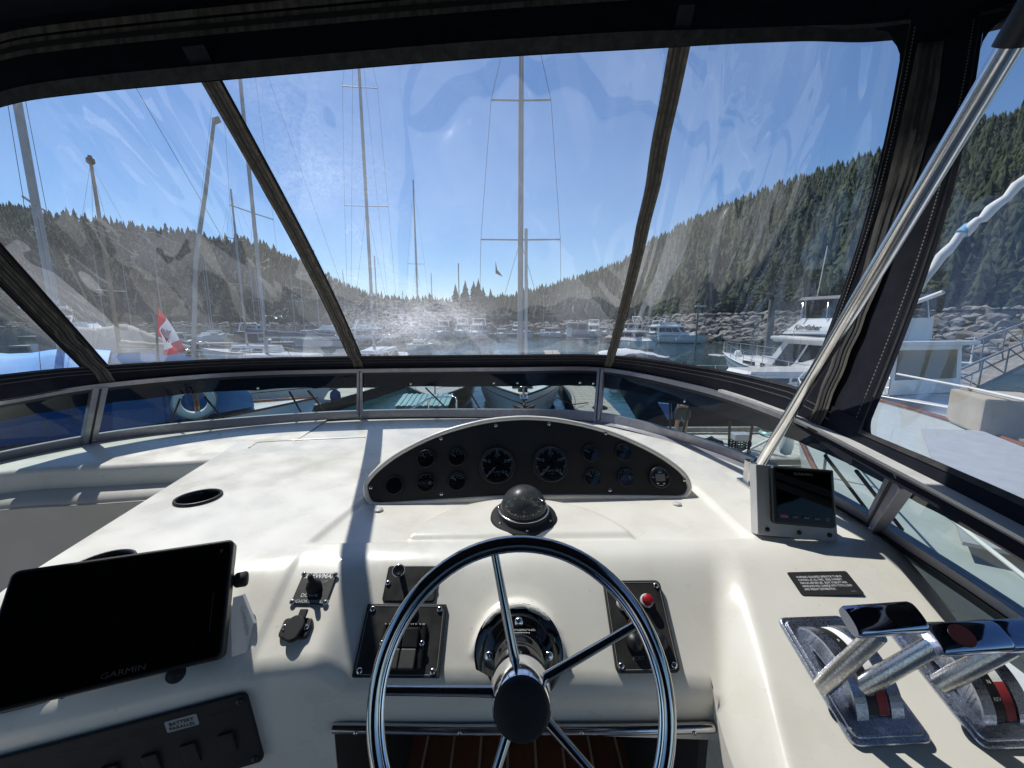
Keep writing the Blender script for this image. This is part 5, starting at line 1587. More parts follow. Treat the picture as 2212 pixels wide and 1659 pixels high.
scatter('forest', CT, pb_, np.clip(RNG.lognormal(2.4, .35, len(pb_)), 5, 22), RNG.uniform(.7, 1.5, len(pb_)), 'conifer', 'conifer belt along the foot of the port hill')
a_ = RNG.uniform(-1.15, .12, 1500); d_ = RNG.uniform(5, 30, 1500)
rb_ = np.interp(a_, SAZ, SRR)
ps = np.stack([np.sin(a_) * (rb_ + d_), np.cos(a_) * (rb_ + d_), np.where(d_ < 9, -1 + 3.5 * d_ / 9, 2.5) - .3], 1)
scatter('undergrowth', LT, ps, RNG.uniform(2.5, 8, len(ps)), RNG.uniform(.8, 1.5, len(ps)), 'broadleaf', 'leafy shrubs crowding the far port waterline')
def single_conifer(u, vtop, vbot, t, label):
    base = Wy(u, vbot, t); top = Wy(u, vtop, t)
    h = top.z - base.z
    o = thing('conifer_tree', label, 'tree', base, group='tall conifers on the point')
    v, f, tt = conifer_template(hash(label) % 97 + u, 9, 8)
    me = bpy.data.meshes.new('crown')
    rg = random.Random(u)
    vv = [(p[0] * h * 1.05 + rg.uniform(-.2, .2), p[1] * h * 1.05, h * (.10 + .90 * p[2])) for p in v]
    me.from_pydata(vv, [], [tuple(int(q) for q in ff) for ff in f])
    a_ = me.attributes.new('tint', 'FLOAT', 'POINT'); a_.data.foreach_set('value', np.clip(tt * .7, 0, 1).astype(np.float32))
    link('crown', me, 'conifer', o)
    b = MB(); b.tube([(0, 0, -1), (0, 0, h * .5), (0, 0, h * .9)], [h * .022, h * .014, h * .004], 7); b.build('trunk', 'bark', o)
for i, (u, vt, vb, lab) in enumerate([(985, 612, 672, 'conifer with a ragged top at the port end of the point'), (1006, 604, 672, 'second conifer from the port end of the point'), (1024, 606, 672, 'tall slim conifer in the middle of the point'),
                             (1034, 600, 672, 'tallest conifer in the clump on the point'), (1044, 618, 672, 'short conifer beside the tallest one on the point'), (1060, 622, 672, 'lone slim conifer at the starboard end of the point')]):
    single_conifer(u, vt, vb, 240 + i * 4, lab)

# ---------------------------------------------------------------- rock bank
def rock_mesh(seed):
    bm = bmesh.new(); bmesh.ops.create_icosphere(bm, subdivisions=1, radius=.5)
    rg = random.Random(seed)
    for v in bm.verts:
        v.co *= rg.uniform(.72, 1.18); v.co.z *= .72
    me = bpy.data.meshes.new('rock'); bm.to_mesh(me); bm.free()
    return me
RM = [rock_mesh(i) for i in range(10)]
for i, me in enumerate(RM): me.materials.append(M('rock' if i % 3 else 'rock_dark'))
bank = thing('rock_bank', 'bank of piled grey boulders along the starboard shore', 'rock bank', (40, 50, 0))
bank['kind'] = 'structure'
rg = random.Random(3)
def bank_pt(a, k):
    rb = float(np.interp(a, SAZ, SRR)); d = k * 9.5 - .5
    h = -1.0 + (float(bank_h(a)) + 1.0) * min(max(d / 9, 0), 1)
    return Vector((math.sin(a) * (rb + d), math.cos(a) * (rb + d), h))
cands = []
for i in range(2300):
    a = rg.uniform(.30, 1.12); k = rg.uniform(.05, 1.0)
    cands.append((a, k))
cands.sort(key=lambda c: bank_pt(*c).length + abs(c[0] - .46) * 160)
Vs = []; Fs = []; kk = 0
for i, (a, k) in enumerate(cands):
    p = bank_pt(a, k); s = min(rg.lognormvariate(0, .42), 2.6) * (1.2 if k < .3 else 1)
    rot = Matrix.Rotation(rg.uniform(0, 6.28), 4, 'Z') @ Matrix.Rotation(rg.uniform(-.5, .5), 4, 'X')
    if i < 300:
        o = link('boulder', RM[i % 10], None, bank)
        o.matrix_parent_inverse = PMAT[bank.name].inverted()
        o.matrix_basis = Matrix.Translation(p + Vector((0, 0, .12))) @ rot @ Matrix.Diagonal((s * rg.uniform(.8, 1.3), s * rg.uniform(.8, 1.2), s * rg.uniform(.7, 1.1), 1))
    else:
        m_ = Matrix.Translation(p + Vector((0, 0, .12))) @ rot @ Matrix.Scale(s, 4)
        me = RM[i % 10]
        for v in me.vertices: Vs.append(tuple(m_ @ v.co))
        for f in me.polygons: Fs.append(tuple(q + kk for q in f.vertices))
        kk += len(me.vertices)
# far stone edge across the head of the harbour
for i in range(3000):
    a = rg.uniform(-1.1, .34); rb = float(np.interp(a, SAZ, SRR)); d = rg.uniform(0, 7)
    m_ = Matrix.Translation((math.sin(a) * (rb + d), math.cos(a) * (rb + d), -.6 + (float(bank_h(a)) + .8) * d / 8)) @ Matrix.Rotation(rg.uniform(0, 6), 4, 'Z') @ Matrix.Scale(min(rg.lognormvariate(.25, .4), 3), 4)
    me = RM[i % 10]
    for v in me.vertices: Vs.append(tuple(m_ @ v.co))
    for f in me.polygons: Fs.append(tuple(q + kk for q in f.vertices))
    kk += len(me.vertices)
me = bpy.data.meshes.new('loose_rock'); me.from_pydata(Vs, [], Fs)
o = link('loose_rock', me, 'rock', bank, True); o['kind'] = 'stuff'

# ---------------------------------------------------------------- houses behind the harbour
def house(u0, u1, vbase, veave, vridge, t, label, wall, roofm, wins, chimney=False):
    p0 = Wy(u0, vbase, t); p1 = Wy(u1, vbase, t); wd = p1.x - p0.x
    he = Wy(u0, veave, t).z - p0.z; hr = Wy(u0, vridge, t).z - p0.z
    o = thing('house', label, 'house', ((p0.x + p1.x) / 2, t, p0.z))
    dp = max(7.0, wd * .35)
    b = MB(); b.box((0, dp / 2, he / 2 - 1.5), (wd, dp, he + 3)); b.build('wall', wall, o)
    rw = wd / 2 + .6
    b = MB()
    th = .25
    b.add([(-rw, -.7, he), (rw, -.7, he), (rw, dp / 2, hr), (-rw, dp / 2, hr), (-rw, dp + .7, he), (rw, dp + .7, he),
           (-rw, -.7, he + th), (rw, -.7, he + th), (rw, dp / 2, hr + th), (-rw, dp / 2, hr + th), (-rw, dp + .7, he + th), (rw, dp + .7, he + th)],
          [(6, 7, 8, 9), (9, 8, 11, 10), (0, 3, 2, 1), (3, 4, 5, 2), (0, 1, 7, 6), (4, 10, 11, 5), (0, 6, 9, 3), (3, 9, 10, 4), (1, 2, 8, 7), (2, 5, 11, 8)])
    b.add([(-wd / 2, 0, he), (-wd / 2, dp, he), (-wd / 2, dp / 2, hr)], [(0, 1, 2)]); b.add([(wd / 2, 0, he), (wd / 2, dp, he), (wd / 2, dp / 2, hr)], [(0, 1, 2)])
    rf = b.build('roof', roofm, o)
    if chimney:
        b = MB(); b.box((wd * .05, dp * .45, hr + .5), (.8, .8, 1.8)); b.build('chimney', 'siding_tan', rf)
    for (fx, fz, ww, wh) in wins:
        b = MB(); b.box((fx * wd, -.05, fz * he), (ww, .14, wh)); wn_ = b.build('window', 'house_white', o)
        b = MB(); b.box((fx * wd, -.10, fz * he), (ww * .82, .14, wh * .8)); b.build('pane', 'boat_glass', wn_)
house(1186, 1212, 678, 660, 655, 262, 'grey two window house on the slope above the boats', 'siding', 'roof_grey', [(-.25, .6, 2.6, 2.0), (.25, .6, 2.6, 2.0)])
house(1262, 1332, 686, 676, 662, 215, 'long brown roofed house above the rock shore', 'siding_tan', 'roof_brown', [(-.3, .5, 3, 1.2), (0, .5, 3, 1.2), (.3, .5, 3, 1.2)], True)
house(1110, 1140, 690, 680, 676, 235, 'low grey shed half hidden behind the sailboat mast', 'siding', 'roof_grey', [(.1, .5, 2, 1.0)])
house(560, 620, 700, 690, 682, 215, 'low boathouse with a blue roof beyond the port docks', 'siding', 'teal_metal', [(-.2, .5, 2, 1.2), (.2, .5, 2, 1.2)])
house(640, 700, 701, 692, 684, 220, 'long grey boathouse beyond the port docks', 'siding', 'roof_grey', [(-.3, .5, 2, 1.2), (0, .5, 2, 1.2), (.3, .5, 2, 1.2)])

# ================================================================== boats
pm('canvas_grey', (.18, .18, .19), .85, col2=(.14, .14, .15), scale=3)
tinted('smoke_vinyl', (.42, .43, .45))
def hull_shape(L, Bm, hb, hs, tr=.75, rake=.8, full=2.2, n=17, draft=.35):
    st = []
    for i in range(n):
        s = i / (n - 1)
        if s < .4: w = Bm / 2 * (tr + (1 - tr) * math.sin(math.pi / 2 * s / .4))
        else: w = Bm / 2 * max(1 - ((s - .4) / .6) ** full, .0)
        w = max(w, .012)
        sh = hs + (hb - hs) * s ** 1.9
        pts = []
        for (fw, fz) in ((.0, None), (.55, -.6), (.84, 0.0), (.95, .45), (1.0, 1.0)):
            if fz is None: z = -draft * (1 - s ** 3)
            elif fz < 0: z = -draft * .75 * (1 - s ** 3)
            else: z = sh * fz
            bow = s ** 5
            fwid = fw if fz is None or fz >= 1 else fw * (1 - .45 * s ** 3 * (1 - max(fz, 0)))
            x = -L / 2 + s * L - rake * bow * (1 - max(z, -draft) / sh) * .9
            pts.append((x, w * fwid, z))
        st.append(pts)
    return st
def add_hull(o, L, Bm, hb, hs, mat, deckmat, stripe=None, rail='trim_black', boot=None, **kw):
    st = hull_shape(L, Bm, hb, hs, **kw); n = len(st); m = len(st[0])
    b = MB()
    for sg in (1, -1):
        P = [[Vector((p[0], p[1] * sg, p[2])) for p in r_] for r_ in st]
        b.grid(P if sg > 0 else P, n, m)
    tr = st[0]
    ring_ = [Vector((p[0], p[1], p[2])) for p in tr] + [Vector((p[0], -p[1], p[2])) for p in tr[::-1]]
    b.add(ring_, [tuple(range(len(ring_)))])
    h = b.build('hull', mat, o)
    b = MB()
    P = [[Vector((r_[-1][0], r_[-1][1] * .97 * k, r_[-1][2] - .04 + .05 * (1 - k * k))) for k in (-1, -.5, 0, .5, 1)] for r_ in st]
    b.grid(P, n, 5); b.build('deck', deckmat, o)
    edge = [Vector((r_[-1][0], r_[-1][1], r_[-1][2] + .01)) for r_ in st]
    ln = edge + [Vector((p.x, -p.y, p.z)) for p in edge[::-1]]
    b = MB(); b.tube(ln, .035 if L > 5 else .025, 6); b.build('toe_rail', rail, o)
    if stripe:
        b = MB()
        for sg in (1, -1):
            b.grid([[Vector((r_[3][0] * .35 + r_[4][0] * .65, (r_[3][1] * .35 + r_[4][1] * .65 + .006) * sg, r_[4][2] * (.80 + .05 * q))) for q in (0, 1)] for r_ in st], n, 2)
        b.build('stripe', stripe, o)
    if boot:
        b = MB()
        for sg in (1, -1):
            b.grid([[Vector((r_[2][0], (r_[2][1] + .008) * sg, -.03)), Vector((r_[2][0] * .8 + r_[3][0] * .2, (r_[2][1] * .8 + r_[3][1] * .2 + .012) * sg, .11))] for r_ in st], n, 2)
        b.build('boot_top', boot, o)
    return h, st
def frust(x0, x1, y0, z0, X0, X1, y1, z1, y0b=None, y1b=None):
    # tapered cabin block: bottom rectangle (x0..x1, half width y0 aft / y0b forward), top likewise
    y0b = y0 if y0b is None else y0b; y1b = y1 if y1b is None else y1b
    v = [(x0, -y0, z0), (x1, -y0b, z0), (x1, y0b, z0), (x0, y0, z0), (X0, -y1, z1), (X1, -y1b, z1), (X1, y1b, z1), (X0, y1, z1)]
    return v, [(0, 3, 2, 1), (4, 5, 6, 7), (0, 1, 5, 4), (1, 2, 6, 5), (2, 3, 7, 6), (3, 0, 4, 7)]
def face_pane(b, quad, f0, f1, g0, g1, off):
    q = [Vector(p) for p in quad]         # bottom-left, bottom-right, top-right, top-left
    def pt(f, g): return (q[0].lerp(q[1], f)).lerp(q[3].lerp(q[2], f), g)
    nrm = (q[1] - q[0]).cross(q[3] - q[0]).normalized() * off
    pts = [pt(f0, g0) + nrm, pt(f1, g0) + nrm, pt(f1, g1) + nrm, pt(f0, g1) + nrm]
    bk = [p - nrm * 1.5 for p in pts]
    b.add(pts + bk, [(0, 1, 2, 3), (0, 4, 5, 1), (1, 5, 6, 2), (2, 6, 7, 3), (3, 7, 4, 0)])
def cabin(o, fr, mat, side=3, front=2, back=1, name='cabin', g=(.3, .82), glassm='boat_glass'):
    v, f = fr
    b = MB(); b.add(v, f); c = b.build(name, mat, o)
    sides = {'s': (v[0], v[1], v[5], v[4]), 'p': (v[2], v[3], v[7], v[6]), 'f': (v[1], v[2], v[6], v[5]), 'b': (v[3], v[0], v[4], v[7])}
    for key, n in (('s', side), ('p', side), ('f', front), ('b', back)):
        for i in range(n):
            e = .06; wd = (1 - 2 * e) / n
            b = MB(); face_pane(b, sides[key], e + i * wd + .012, e + (i + 1) * wd - .012, g[0], g[1], .012); b.build('window', glassm, c)
    return c
def rails(o, st, h=.6, i0=3, i1=None, mat='stainless', r=.014, mid=True, step=2):
    i1 = i1 or len(st)
    top = []
    for sg in (1, -1):
        ed = [Vector((r_[-1][0], r_[-1][1] * .94 * sg, r_[-1][2])) for r_ in st[i0:i1]]
        for p in ed[::step]:
            b = MB(); b.tube([p, p + Vector((0, 0, h))], r, 5, caps=False); b.build('stanchion', mat, o)
        top.append([p + Vector((0, 0, h)) for p in ed])
    ln = top[0] + top[1][::-1]
    b = MB(); b.tube(ln, r, 5); b.build('top_rail', mat, o)
    if mid:
        b = MB(); b.tube([p - Vector((0, 0, h * .5)) for p in ln], r * .5, 4); b.build('mid_line', mat, o)
def rig(o, xm, z0, H, sp, r=.08, mat='mast_alu', boom=True, bl=4.0, bow=(5, 1.4), stern=(-5, 1.2), beam=1.5, cover='sail_cover', wires=True, extra=True, boomz=1.4):
    b = MB(); b.tube([(xm, 0, z0), (xm, 0, z0 + H * .6), (xm, 0, z0 + H)], [r, r * .95, r * .7], 10); m_ = b.build('mast', mat, o)
    for fz, hw in sp:
        b = MB()
        b.tube([(xm, hw, z0 + H * fz + .02), (xm, 0, z0 + H * fz), (xm, -hw, z0 + H * fz + .02)], r * .30, 6); b.build('spreader', mat, m_)
    if wires:
        wr = max(r * .075, .006)
        pts = [[(bow[0], 0, bow[1]), (xm, 0, z0 + H)], [(stern[0], 0, stern[1]), (xm, 0, z0 + H)]]
        for sg in (1, -1):
            ch = [(xm - .1, beam * sg, bow[1] * .8)]
            for fz, hw in sp: ch.append((xm, hw * sg, z0 + H * fz))
            ch.append((xm, 0, z0 + H * .98)); pts.append(ch)
            if sp:
                pts.append([(xm + .3, beam * sg * .95, bow[1] * .8), (xm, 0, z0 + H * sp[0][0])])
        for p in pts:
            b = MB(); b.tube(p, wr, 4, caps=False, smooth=False); b.build('stay', 'wire', o)
    if boom:
        b = MB(); b.tube([(xm, 0, z0 + boomz), (xm - bl, 0, z0 + boomz + .05)], r * .8, 8); bo = b.build('boom', mat, o)
        if cover:
            P = []
            for i in range(10):
                f = i / 9; x = xm - .1 - (bl - .2) * f; hh = .34 * (1 - f * .55) + .02 * math.sin(i * 2.1)
                P.append([Vector((x, .13 * math.cos(a) * (1 - f * .3), z0 + boomz + .12 + hh * .5 * (1 + math.sin(a)) - .1)) for a in [2 * math.pi * k / 8 for k in range(9)]])
            b = MB(); b.grid(P, 10, 9); b.build('sail_cover', cover, bo)
    return m_
def sailboat(name, label, loc, rz, L=10, Bm=3.1, hull='boat_white', deckm='boat_white', H=13, sp=((.45, .9),), stripe=None, cover='sail_cover', group=None, cabw=True, railm=True, r=.075, xm=.6, wires=True, cab='boat_white', boom=True):
    o = thing(name, label, 'sailboat', loc, rz, group)
    h_, st = add_hull(o, L, Bm, L * .125, L * .10, hull, deckm, stripe, draft=.4, full=1.9, tr=.62, rake=L * .09)
    if cabw: cabin(o, frust(-L * .22, L * .16, Bm * .30, L * .09, -L * .21, L * .12, Bm * .25, L * .155, Bm * .24, Bm * .18), cab, 3, 1, 0, g=(.25, .72))
    if H: rig(o, xm, L * .12, H, sp, r, bl=L * .36, bow=(L * .49, L * .128), stern=(-L * .49, L * .105), beam=Bm * .46, cover=cover, wires=wires, boom=boom)
    if railm: rails(o, st, .55, 1, None, r=.012, step=3)
    return o, st
def cruiser(name, label, loc, rz, L=9, Bm=3.1, hull='boat_white', fly=True, group=None, stripe=None, canvas=None, arch=True, railm=True):
    o = thing(name, label, 'motor boat', loc, rz, group)
    h_, st = add_hull(o, L, Bm, L * .15, L * .11, hull, 'boat_white', stripe, full=2.6, tr=.9, rake=L * .10, boot='trim_black')
    z0 = L * .115
    b = MB(); v, f = frust(L * .05, L * .38, Bm * .36, z0, L * .05, L * .26, Bm * .28, z0 + L * .06, Bm * .12, Bm * .10); b.add(v, f); b.build('trunk_cabin', 'boat_white', o)
    cabin(o, frust(-L * .30, L * .16, Bm * .40, z0 + L * .02, -L * .28, L * .05, Bm * .36, z0 + L * .155, Bm * .36, Bm * .32), 'boat_white', 3, 3, 1, 'saloon', (.38, .9))
    b = MB(); b.box((-L * .10, 0, z0 + L * .165), (L * .46, Bm * .82, L * .016), bev=.03); b.build('saloon_roof', 'boat_white', o)
    if fly:
        cabin(o, frust(-L * .24, L * .05, Bm * .34, z0 + L * .17, -L * .22, L * .0, Bm * .32, z0 + L * .235, Bm * .30, Bm * .26), 'boat_white', 0, 1, 0, 'flybridge', (.75, .98))
    if arch:
        for sg in (1, -1):
            b = MB(); b.tube([(-L * .30, Bm * .36 * sg, z0 + L * .16), (-L * .24, Bm * .34 * sg, z0 + L * .30)], .09, 6); b.build('arch_leg', 'boat_white', o)
        b = MB(); b.tube([(-L * .24, Bm * .34, z0 + L * .30), (-L * .24, -Bm * .34, z0 + L * .30)], .09, 6); b.build('arch_top', 'boat_white', o)
    if canvas:
        b = MB(); v, f = frust(-L * .48, -L * .24, Bm * .40, z0, -L * .46, -L * .22, Bm * .34, z0 + L * .17); b.add(v, f); b.build('cockpit_cover', canvas, o)
    if railm: rails(o, st, .5, 7, None, r=.014, step=2, mid=False)
    b = MB(); b.tube([(-L * .2, Bm * .3, z0 + L * .17), (-L * .24, Bm * .32, z0 + L * .17 + 2.4)], .016, 5); b.build('whip_antenna', 'boat_white', o)
    for fx in (-.25, .05):
        b = MB(); b.lathe([(0, 0), (.10, .05), (.12, .2), (.12, .5), (.04, .62), (0, .63)], 10, Matrix.Translation((L * fx, -Bm * .5, .25))); b.build('fender', 'fender_white', o)
    return o, st
def px_loc(u, v, z=0.0): return Wz(u, v, z)

# ---------------------------------------------------------------- the boat we stand on, below the flybridge
t = thing('own_hull', 'white hull and cabin of this boat below the flybridge', 'boat', (-.45, .4, 0), R(90))
h_, st = add_hull(t, 13.2, 3.6, 1.75, 1.35, 'boat_white', 'boat_white', None, rail='boat_white', full=2.6, tr=.9, rake=1.2)
b = MB(); v, f = frust(-4.5, 2.6, 1.55, 1.3, -4.4, 1.7, 1.35, 2.40, 1.3, 1.1); b.add(v, f); b.build('cabin', 'boat_white', t)
# ---------------------------------------------------------------- the sailboat lying ahead, bow towards us
o, st = sailboat('sailboat', 'grey hulled sailboat straight ahead with an anchor on its bow roller', (.35, 17.9, 0), R(-90), L=12.2, Bm=3.9, hull='hull_pale', deckm='boat_white', H=15.5, sp=((.357, 1.62), (.690, 1.16)), stripe='trim_black', cover='sail_cover', r=.115, xm=.9)
b = MB(); b.tube([(1.04, .24, 1.7), (1.04, .22, 7.4)], .065, 8); b.build('whisker_pole', 'mast_white', o)
b = MB(); b.tube([(1.05, 0, 7.3), (1.02, .05, 9.3)], .05, 6); b.build('pole_track', 'mast_alu', o)
b = MB(); b.box((6.22, 0, 1.52), (.75, .24, .07), bev=.02); b.build('bow_roller', 'stainless', o)
an = MB(); an.tube([(5.7, 0, 1.66), (6.5, 0, 1.50), (6.72, 0, 1.36)], [.03, .035, .04], 8)
an.add([(6.70, -.34, 1.40), (6.78, 0, 1.28), (6.70, .34, 1.40), (6.62, .16, 1.06), (6.66, 0, .92), (6.62, -.16, 1.06), (6.55, 0, 1.30)], [(0, 1, 6), (1, 2, 6), (1, 3, 2), (1, 4, 3), (1, 5, 4), (1, 0, 5), (6, 2, 3), (6, 3, 4), (6, 4, 5), (6, 5, 0)])
an.build('anchor', 'anchor_rust', o)
b = MB(); b.lathe([(.16, 0), (.16, .10), (.10, .14), (.10, .26), (.13, .30), (0, .31)], 14, Matrix.Translation((5.1, 0, 1.48))); b.build('windlass', 'trim_black', o)
b = MB(); b.box((4.0, 0, 1.50), (.7, .7, .10), bev=.03); b.build('hatch', 'boat_glass', o)
text('Gemini', .26, Matrix.Translation((5.05, .83, 1.13)) @ Matrix(((-.86, 0, .5, 0), (.5, .13, .86, 0), (0, .99, -.1, 0), (0, 0, 0, 1))), 'black_plastic', o, z=.06, shear=.35)
b = MB(); b.tube([(5.3, 1.05, 1.25), (4.2, 1.2, 1.12), (3.1, 1.9, .62), (2.2, 2.7, .5)], .02, 5); b.build('mooring_line', 'rope_black', o)
b = MB(); b.tube(catmull([(2.4, -1.3, 3.9), (1.4, -1.0, 4.2), (1.0, -.5, 4.25)], 5), .012, 5); b.build('halyard', 'rope_black', o)
b = MB(); P = [[Vector((1.1, -1.05 - .05 * i, 6.05 - .50 * j - .05 * i)) for i in range(3)] for j in range(2)]
b.add([(1.1, -1.02, 6.15), (1.12, -1.02, 5.65), (1.08, -.72, 5.52), (1.1, -.95, 5.8)], [(0, 1, 2, 3)]); 
b.add([(1.108, -1.02, 6.15), (1.128, -1.02, 5.65), (1.088, -.72, 5.52), (1.108, -.95, 5.8)], [(3, 2, 1, 0)]); b.build('pennant', 'flag_dark', o)

# ---------------------------------------------------------------- dark blue sailboat by the dock
o, st = sailboat('sailboat', 'dark blue hulled sailboat with white deck berthed beside the plank dock', (10.0, 14.9, 0), R(180 + 4), L=12.6, Bm=3.7, hull='hull_navy', deckm='boat_white', H=0, sp=((.45, 1.1),), stripe='boat_white', r=.09, xm=-1.5, cover=None, boom=False)
b = MB(); b.lathe([(.0, 0), (.16, .06), (.22, .22), (.2, .42), (.06, .56), (0, .57)], 14, Matrix.Translation((4.3, 1.42, .35))); b.build('fender', 'fender_white', o)

# ---------------------------------------------------------------- white flybridge trawler with the name on its bridge
t = thing('trawler', 'white flybridge trawler with Kingfisher lettered on its bridge front', 'motor boat', (13.3, 16.9, 0), R(90 + 12))
h_, st = add_hull(t, 12.0, 4.0, 1.95, 1.25, 'boat_white', 'boat_white', 'trim_black', rail='boat_white', full=2.4, tr=.85, rake=1.3, boot='trim_black')
b = MB(); v, f = frust(.8, 4.3, 1.45, 1.35, .8, 3.9, 1.25, 1.95, .75, .6); b.add(v, f); b.build('trunk_cabin', 'boat_white', t)
for i in range(2):
    b = MB(); b.box((1.6 + i * 1.3, 1.33 - i * .22, 1.66), (.9, .06, .26), Matrix.Rotation(R(-11), 3, 'Z')); b.build('trunk_window', 'boat_glass', t)
cabin(t, frust(-3.6, 1.9, 1.62, 1.3, -3.5, .75, 1.5, 2.95, 1.5, 1.35), 'boat_white', 4, 3, 1, 'saloon', (.30, .90))
b = MB(); b.box((-1.35, 0, 3.02), (5.0, 3.5, .14), bev=.04); b.build('saloon_roof', 'boat_white', t)
v, f = frust(-2.6, 1.0, 1.55, 3.09, -2.6, .15, 1.45, 3.85, 1.45, 1.25)
b = MB(); b.add(v, f); fb = b.build('bridge', 'boat_white', t)
b = MB(); b.box((-.6, 1.53, 3.16), (3.3, .03, .07)); b.box((-.6, -1.53, 3.16), (3.3, .03, .07)); b.build('bridge_stripe', 'trim_black', t)
q0, q1, q2, q3 = [Vector(v[i]) for i in (2, 3, 7, 6)]
ex_ = (q0 - q1).normalized(); nn_ = ex_.cross((q3 - q0)).normalized()
if nn_.y < 0: nn_ = -nn_
text('Kingfisher', .30, frame((q0 + q1 + q2 + q3) / 4 + Vector((.75, 0, 0)), -ex_, nn_), 'black_plastic', fb, z=.015, shear=.25, bold=.006)
q0, q1, q2, q3 = [Vector(v[i]) for i in (1, 2, 6, 5)]
text('Kingfisher', .30, frame((q0 + q1 + q2 + q3) / 4, (q1 - q0), Vector((1, 0, .9))), 'black_plastic', fb, z=.02, shear=.25, bold=.006)
# bridge canopy: bows, clear panels, dark top
for x in (-2.5, -1.0, .1):
    b = MB(); b.tube([(x, 1.4, 3.8), (x * .95, 1.35, 4.62), (x * .95, -1.35, 4.62), (x, -1.4, 3.8)], .025, 6); b.build('canopy_bow', 'stainless', t)
b = MB(); v, f = frust(-2.6, .3, 1.42, 4.58, -2.5, .2, 1.3, 4.70); b.add(v, f); b.build('canopy_top', 'canvas_grey', t)
for sg in (1, -1):
    b = MB(); b.add([(-2.5, 1.40 * sg, 3.85), (.1, 1.30 * sg, 3.85), (.1, 1.30 * sg, 4.56), (-2.5, 1.38 * sg, 4.56)], [(0, 1, 2, 3)]); b.build('canopy_side', 'smoke_vinyl', t)
b = MB(); b.add([(.16, 1.28, 3.85), (.16, -1.28, 3.85), (.12, -1.28, 4.56), (.12, 1.28, 4.56)], [(0, 1, 2, 3)]); b.build('canopy_front', 'smoke_vinyl', t)
rails(t, st, .62, 3, None, r=.018, step=1)
b = MB(); b.tube([(-2.4, 1.5, 3.7), (-4.6, 1.55, 4.6)], .07, 6); b.build('boarding_davit', 'boat_white', t)
b = MB(); b.tube([(-.3, 1.25, 3.8), (-.6, 1.3, 6.6)], .018, 5); b.build('whip_antenna', 'boat_white', t)
b = MB(); b.lathe([(.0, 0), (.28, .02), (.30, .12), (.24, .2), (0, .22)], 16, Matrix.Translation((-1.2, 0, 4.70))); b.build('radar_dome', 'boat_white', t)
for x in (-2.0, .4, 2.6):
    b = MB(); b.lathe([(0, 0), (.11, .05), (.14, .2), (.14, .5), (.05, .66), (0, .67)], 10, Matrix.Translation((x, 2.06 - max(0, x) * .12, .5))); b.build('fender', 'fender_white', t)
for x in (-3.2, -1.6, 0.2):
    b = MB(); b.tube([(x, 1.55, 2.98), (x, 1.55, 3.32)], .014, 5); b.build('roof_rail_post', 'stainless', t)
b = MB(); b.tube([(-3.4, 1.55, 3.32), (.9, 1.5, 3.32)], .016, 5); b.build('roof_rail', 'stainless', t)
b = MB(); b.box((6.3, .1, 1.75), (1.0, .5, .08), bev=.02); b.build('bow_pulpit', 'boat_white', t)
b = MB(); b.lathe([(.18, 0), (.18, .2), (.1, .3), (0, .3)], 12, Matrix.Translation((4.9, 0, 1.85))); b.build('windlass', 'boat_white', t)

# ================================================================== docks
def dock(name, label, p0, p1, width, z=.45, pitch=.2, plankm='weathered_wood', n_max=290, curb=True, piles=()):
    p0, p1 = Vector(p0), Vector(p1)
    d = (p1 - p0); Ln = d.length; rz = math.atan2(d.y, d.x)
    o = thing(name, label, 'dock', (p0.x, p0.y, 0), rz)
    b = MB(); b.box((Ln / 2, 0, .16), (Ln - .02, width * .94, .42)); b.build('float', 'dark_wood', o)
    me = None; rg = random.Random(len(label))
    for i in range(min(int(Ln / pitch), n_max)):
        if me is None:
            bb = MB(); bb.box((0, 0, 0), (pitch * .93, width, .04)); q_ = bb.build('plank', plankm, o); me = q_.data
        else: q_ = link('plank', me, None, o)
        q_.location = ((i + .5) * pitch, rg.uniform(-.015, .015), z - .02 + rg.uniform(-.004, .004))
    if curb:
        for sg in (1, -1):
            b = MB(); b.box((Ln / 2, sg * (width / 2 - .09), z + .12), (Ln - .1, .14, .14), bev=.015); b.build('bull_rail', 'grey_wood', o)
    for (s, sg) in piles:
        b = MB(); b.tube([(s, sg * (width / 2 + .22), -1.5), (s, sg * (width / 2 + .22), 3.4)], [.19, .17], 10); pl_ = b.build('pile', 'piling', o)
        b = MB(); b.lathe([(.2, 3.4), (.17, 3.5), (0, 3.72)], 12, Matrix.Translation((s, sg * (width / 2 + .22), 0))); b.build('pile_cap', 'box_white', pl_)
    return o
dock('finger_dock', 'grey plank finger dock between the anchor bow and the navy hull', (3.05, 11.9, 0), (4.2, 44, 0), 1.5, pitch=.19, n_max=170, curb=False)
dock('cross_dock', 'pale plank dock where the person stands', (2.3, 10.1, 0), (13.5, 10.3, 0), 2.9, pitch=.21, plankm='dock_pale')
dock('port_dock', 'sunlit white plank dock beyond the blue covered boat', (-9.8, 10.6, 0), (-6.3, 25, 0), 1.6, pitch=.2, plankm='dock_pale', curb=False)
dock('float_walkway', 'weathered float walkway past the close white boat', (9.5, -2, 0), (15.5, 11.8, 0), 2.2, pitch=.22, plankm='weathered_wood')
dock('far_dock', 'low dock carrying the far row of boats ahead', (-12, 94, 0), (31, 90, 0), 2.2, z=.6, pitch=.6, n_max=70, curb=False)
dock('outer_dock', 'dock with a pink plank end near the rock shore', (17.5, 72, 0), (22.5, 88, 0), 2.0, z=.6, pitch=.5, plankm='siding_tan', n_max=32, curb=False)
dock('harbour_dock', 'long low dock of the port side marina', (-95, 78, 0), (-22, 96, 0), 2.2, z=.6, pitch=.6, n_max=120, curb=False)
dock('inner_dock', 'nearer low dock of the port side marina', (-62, 50, 0), (-18, 62, 0), 2.0, z=.6, pitch=.5, n_max=90, curb=False)

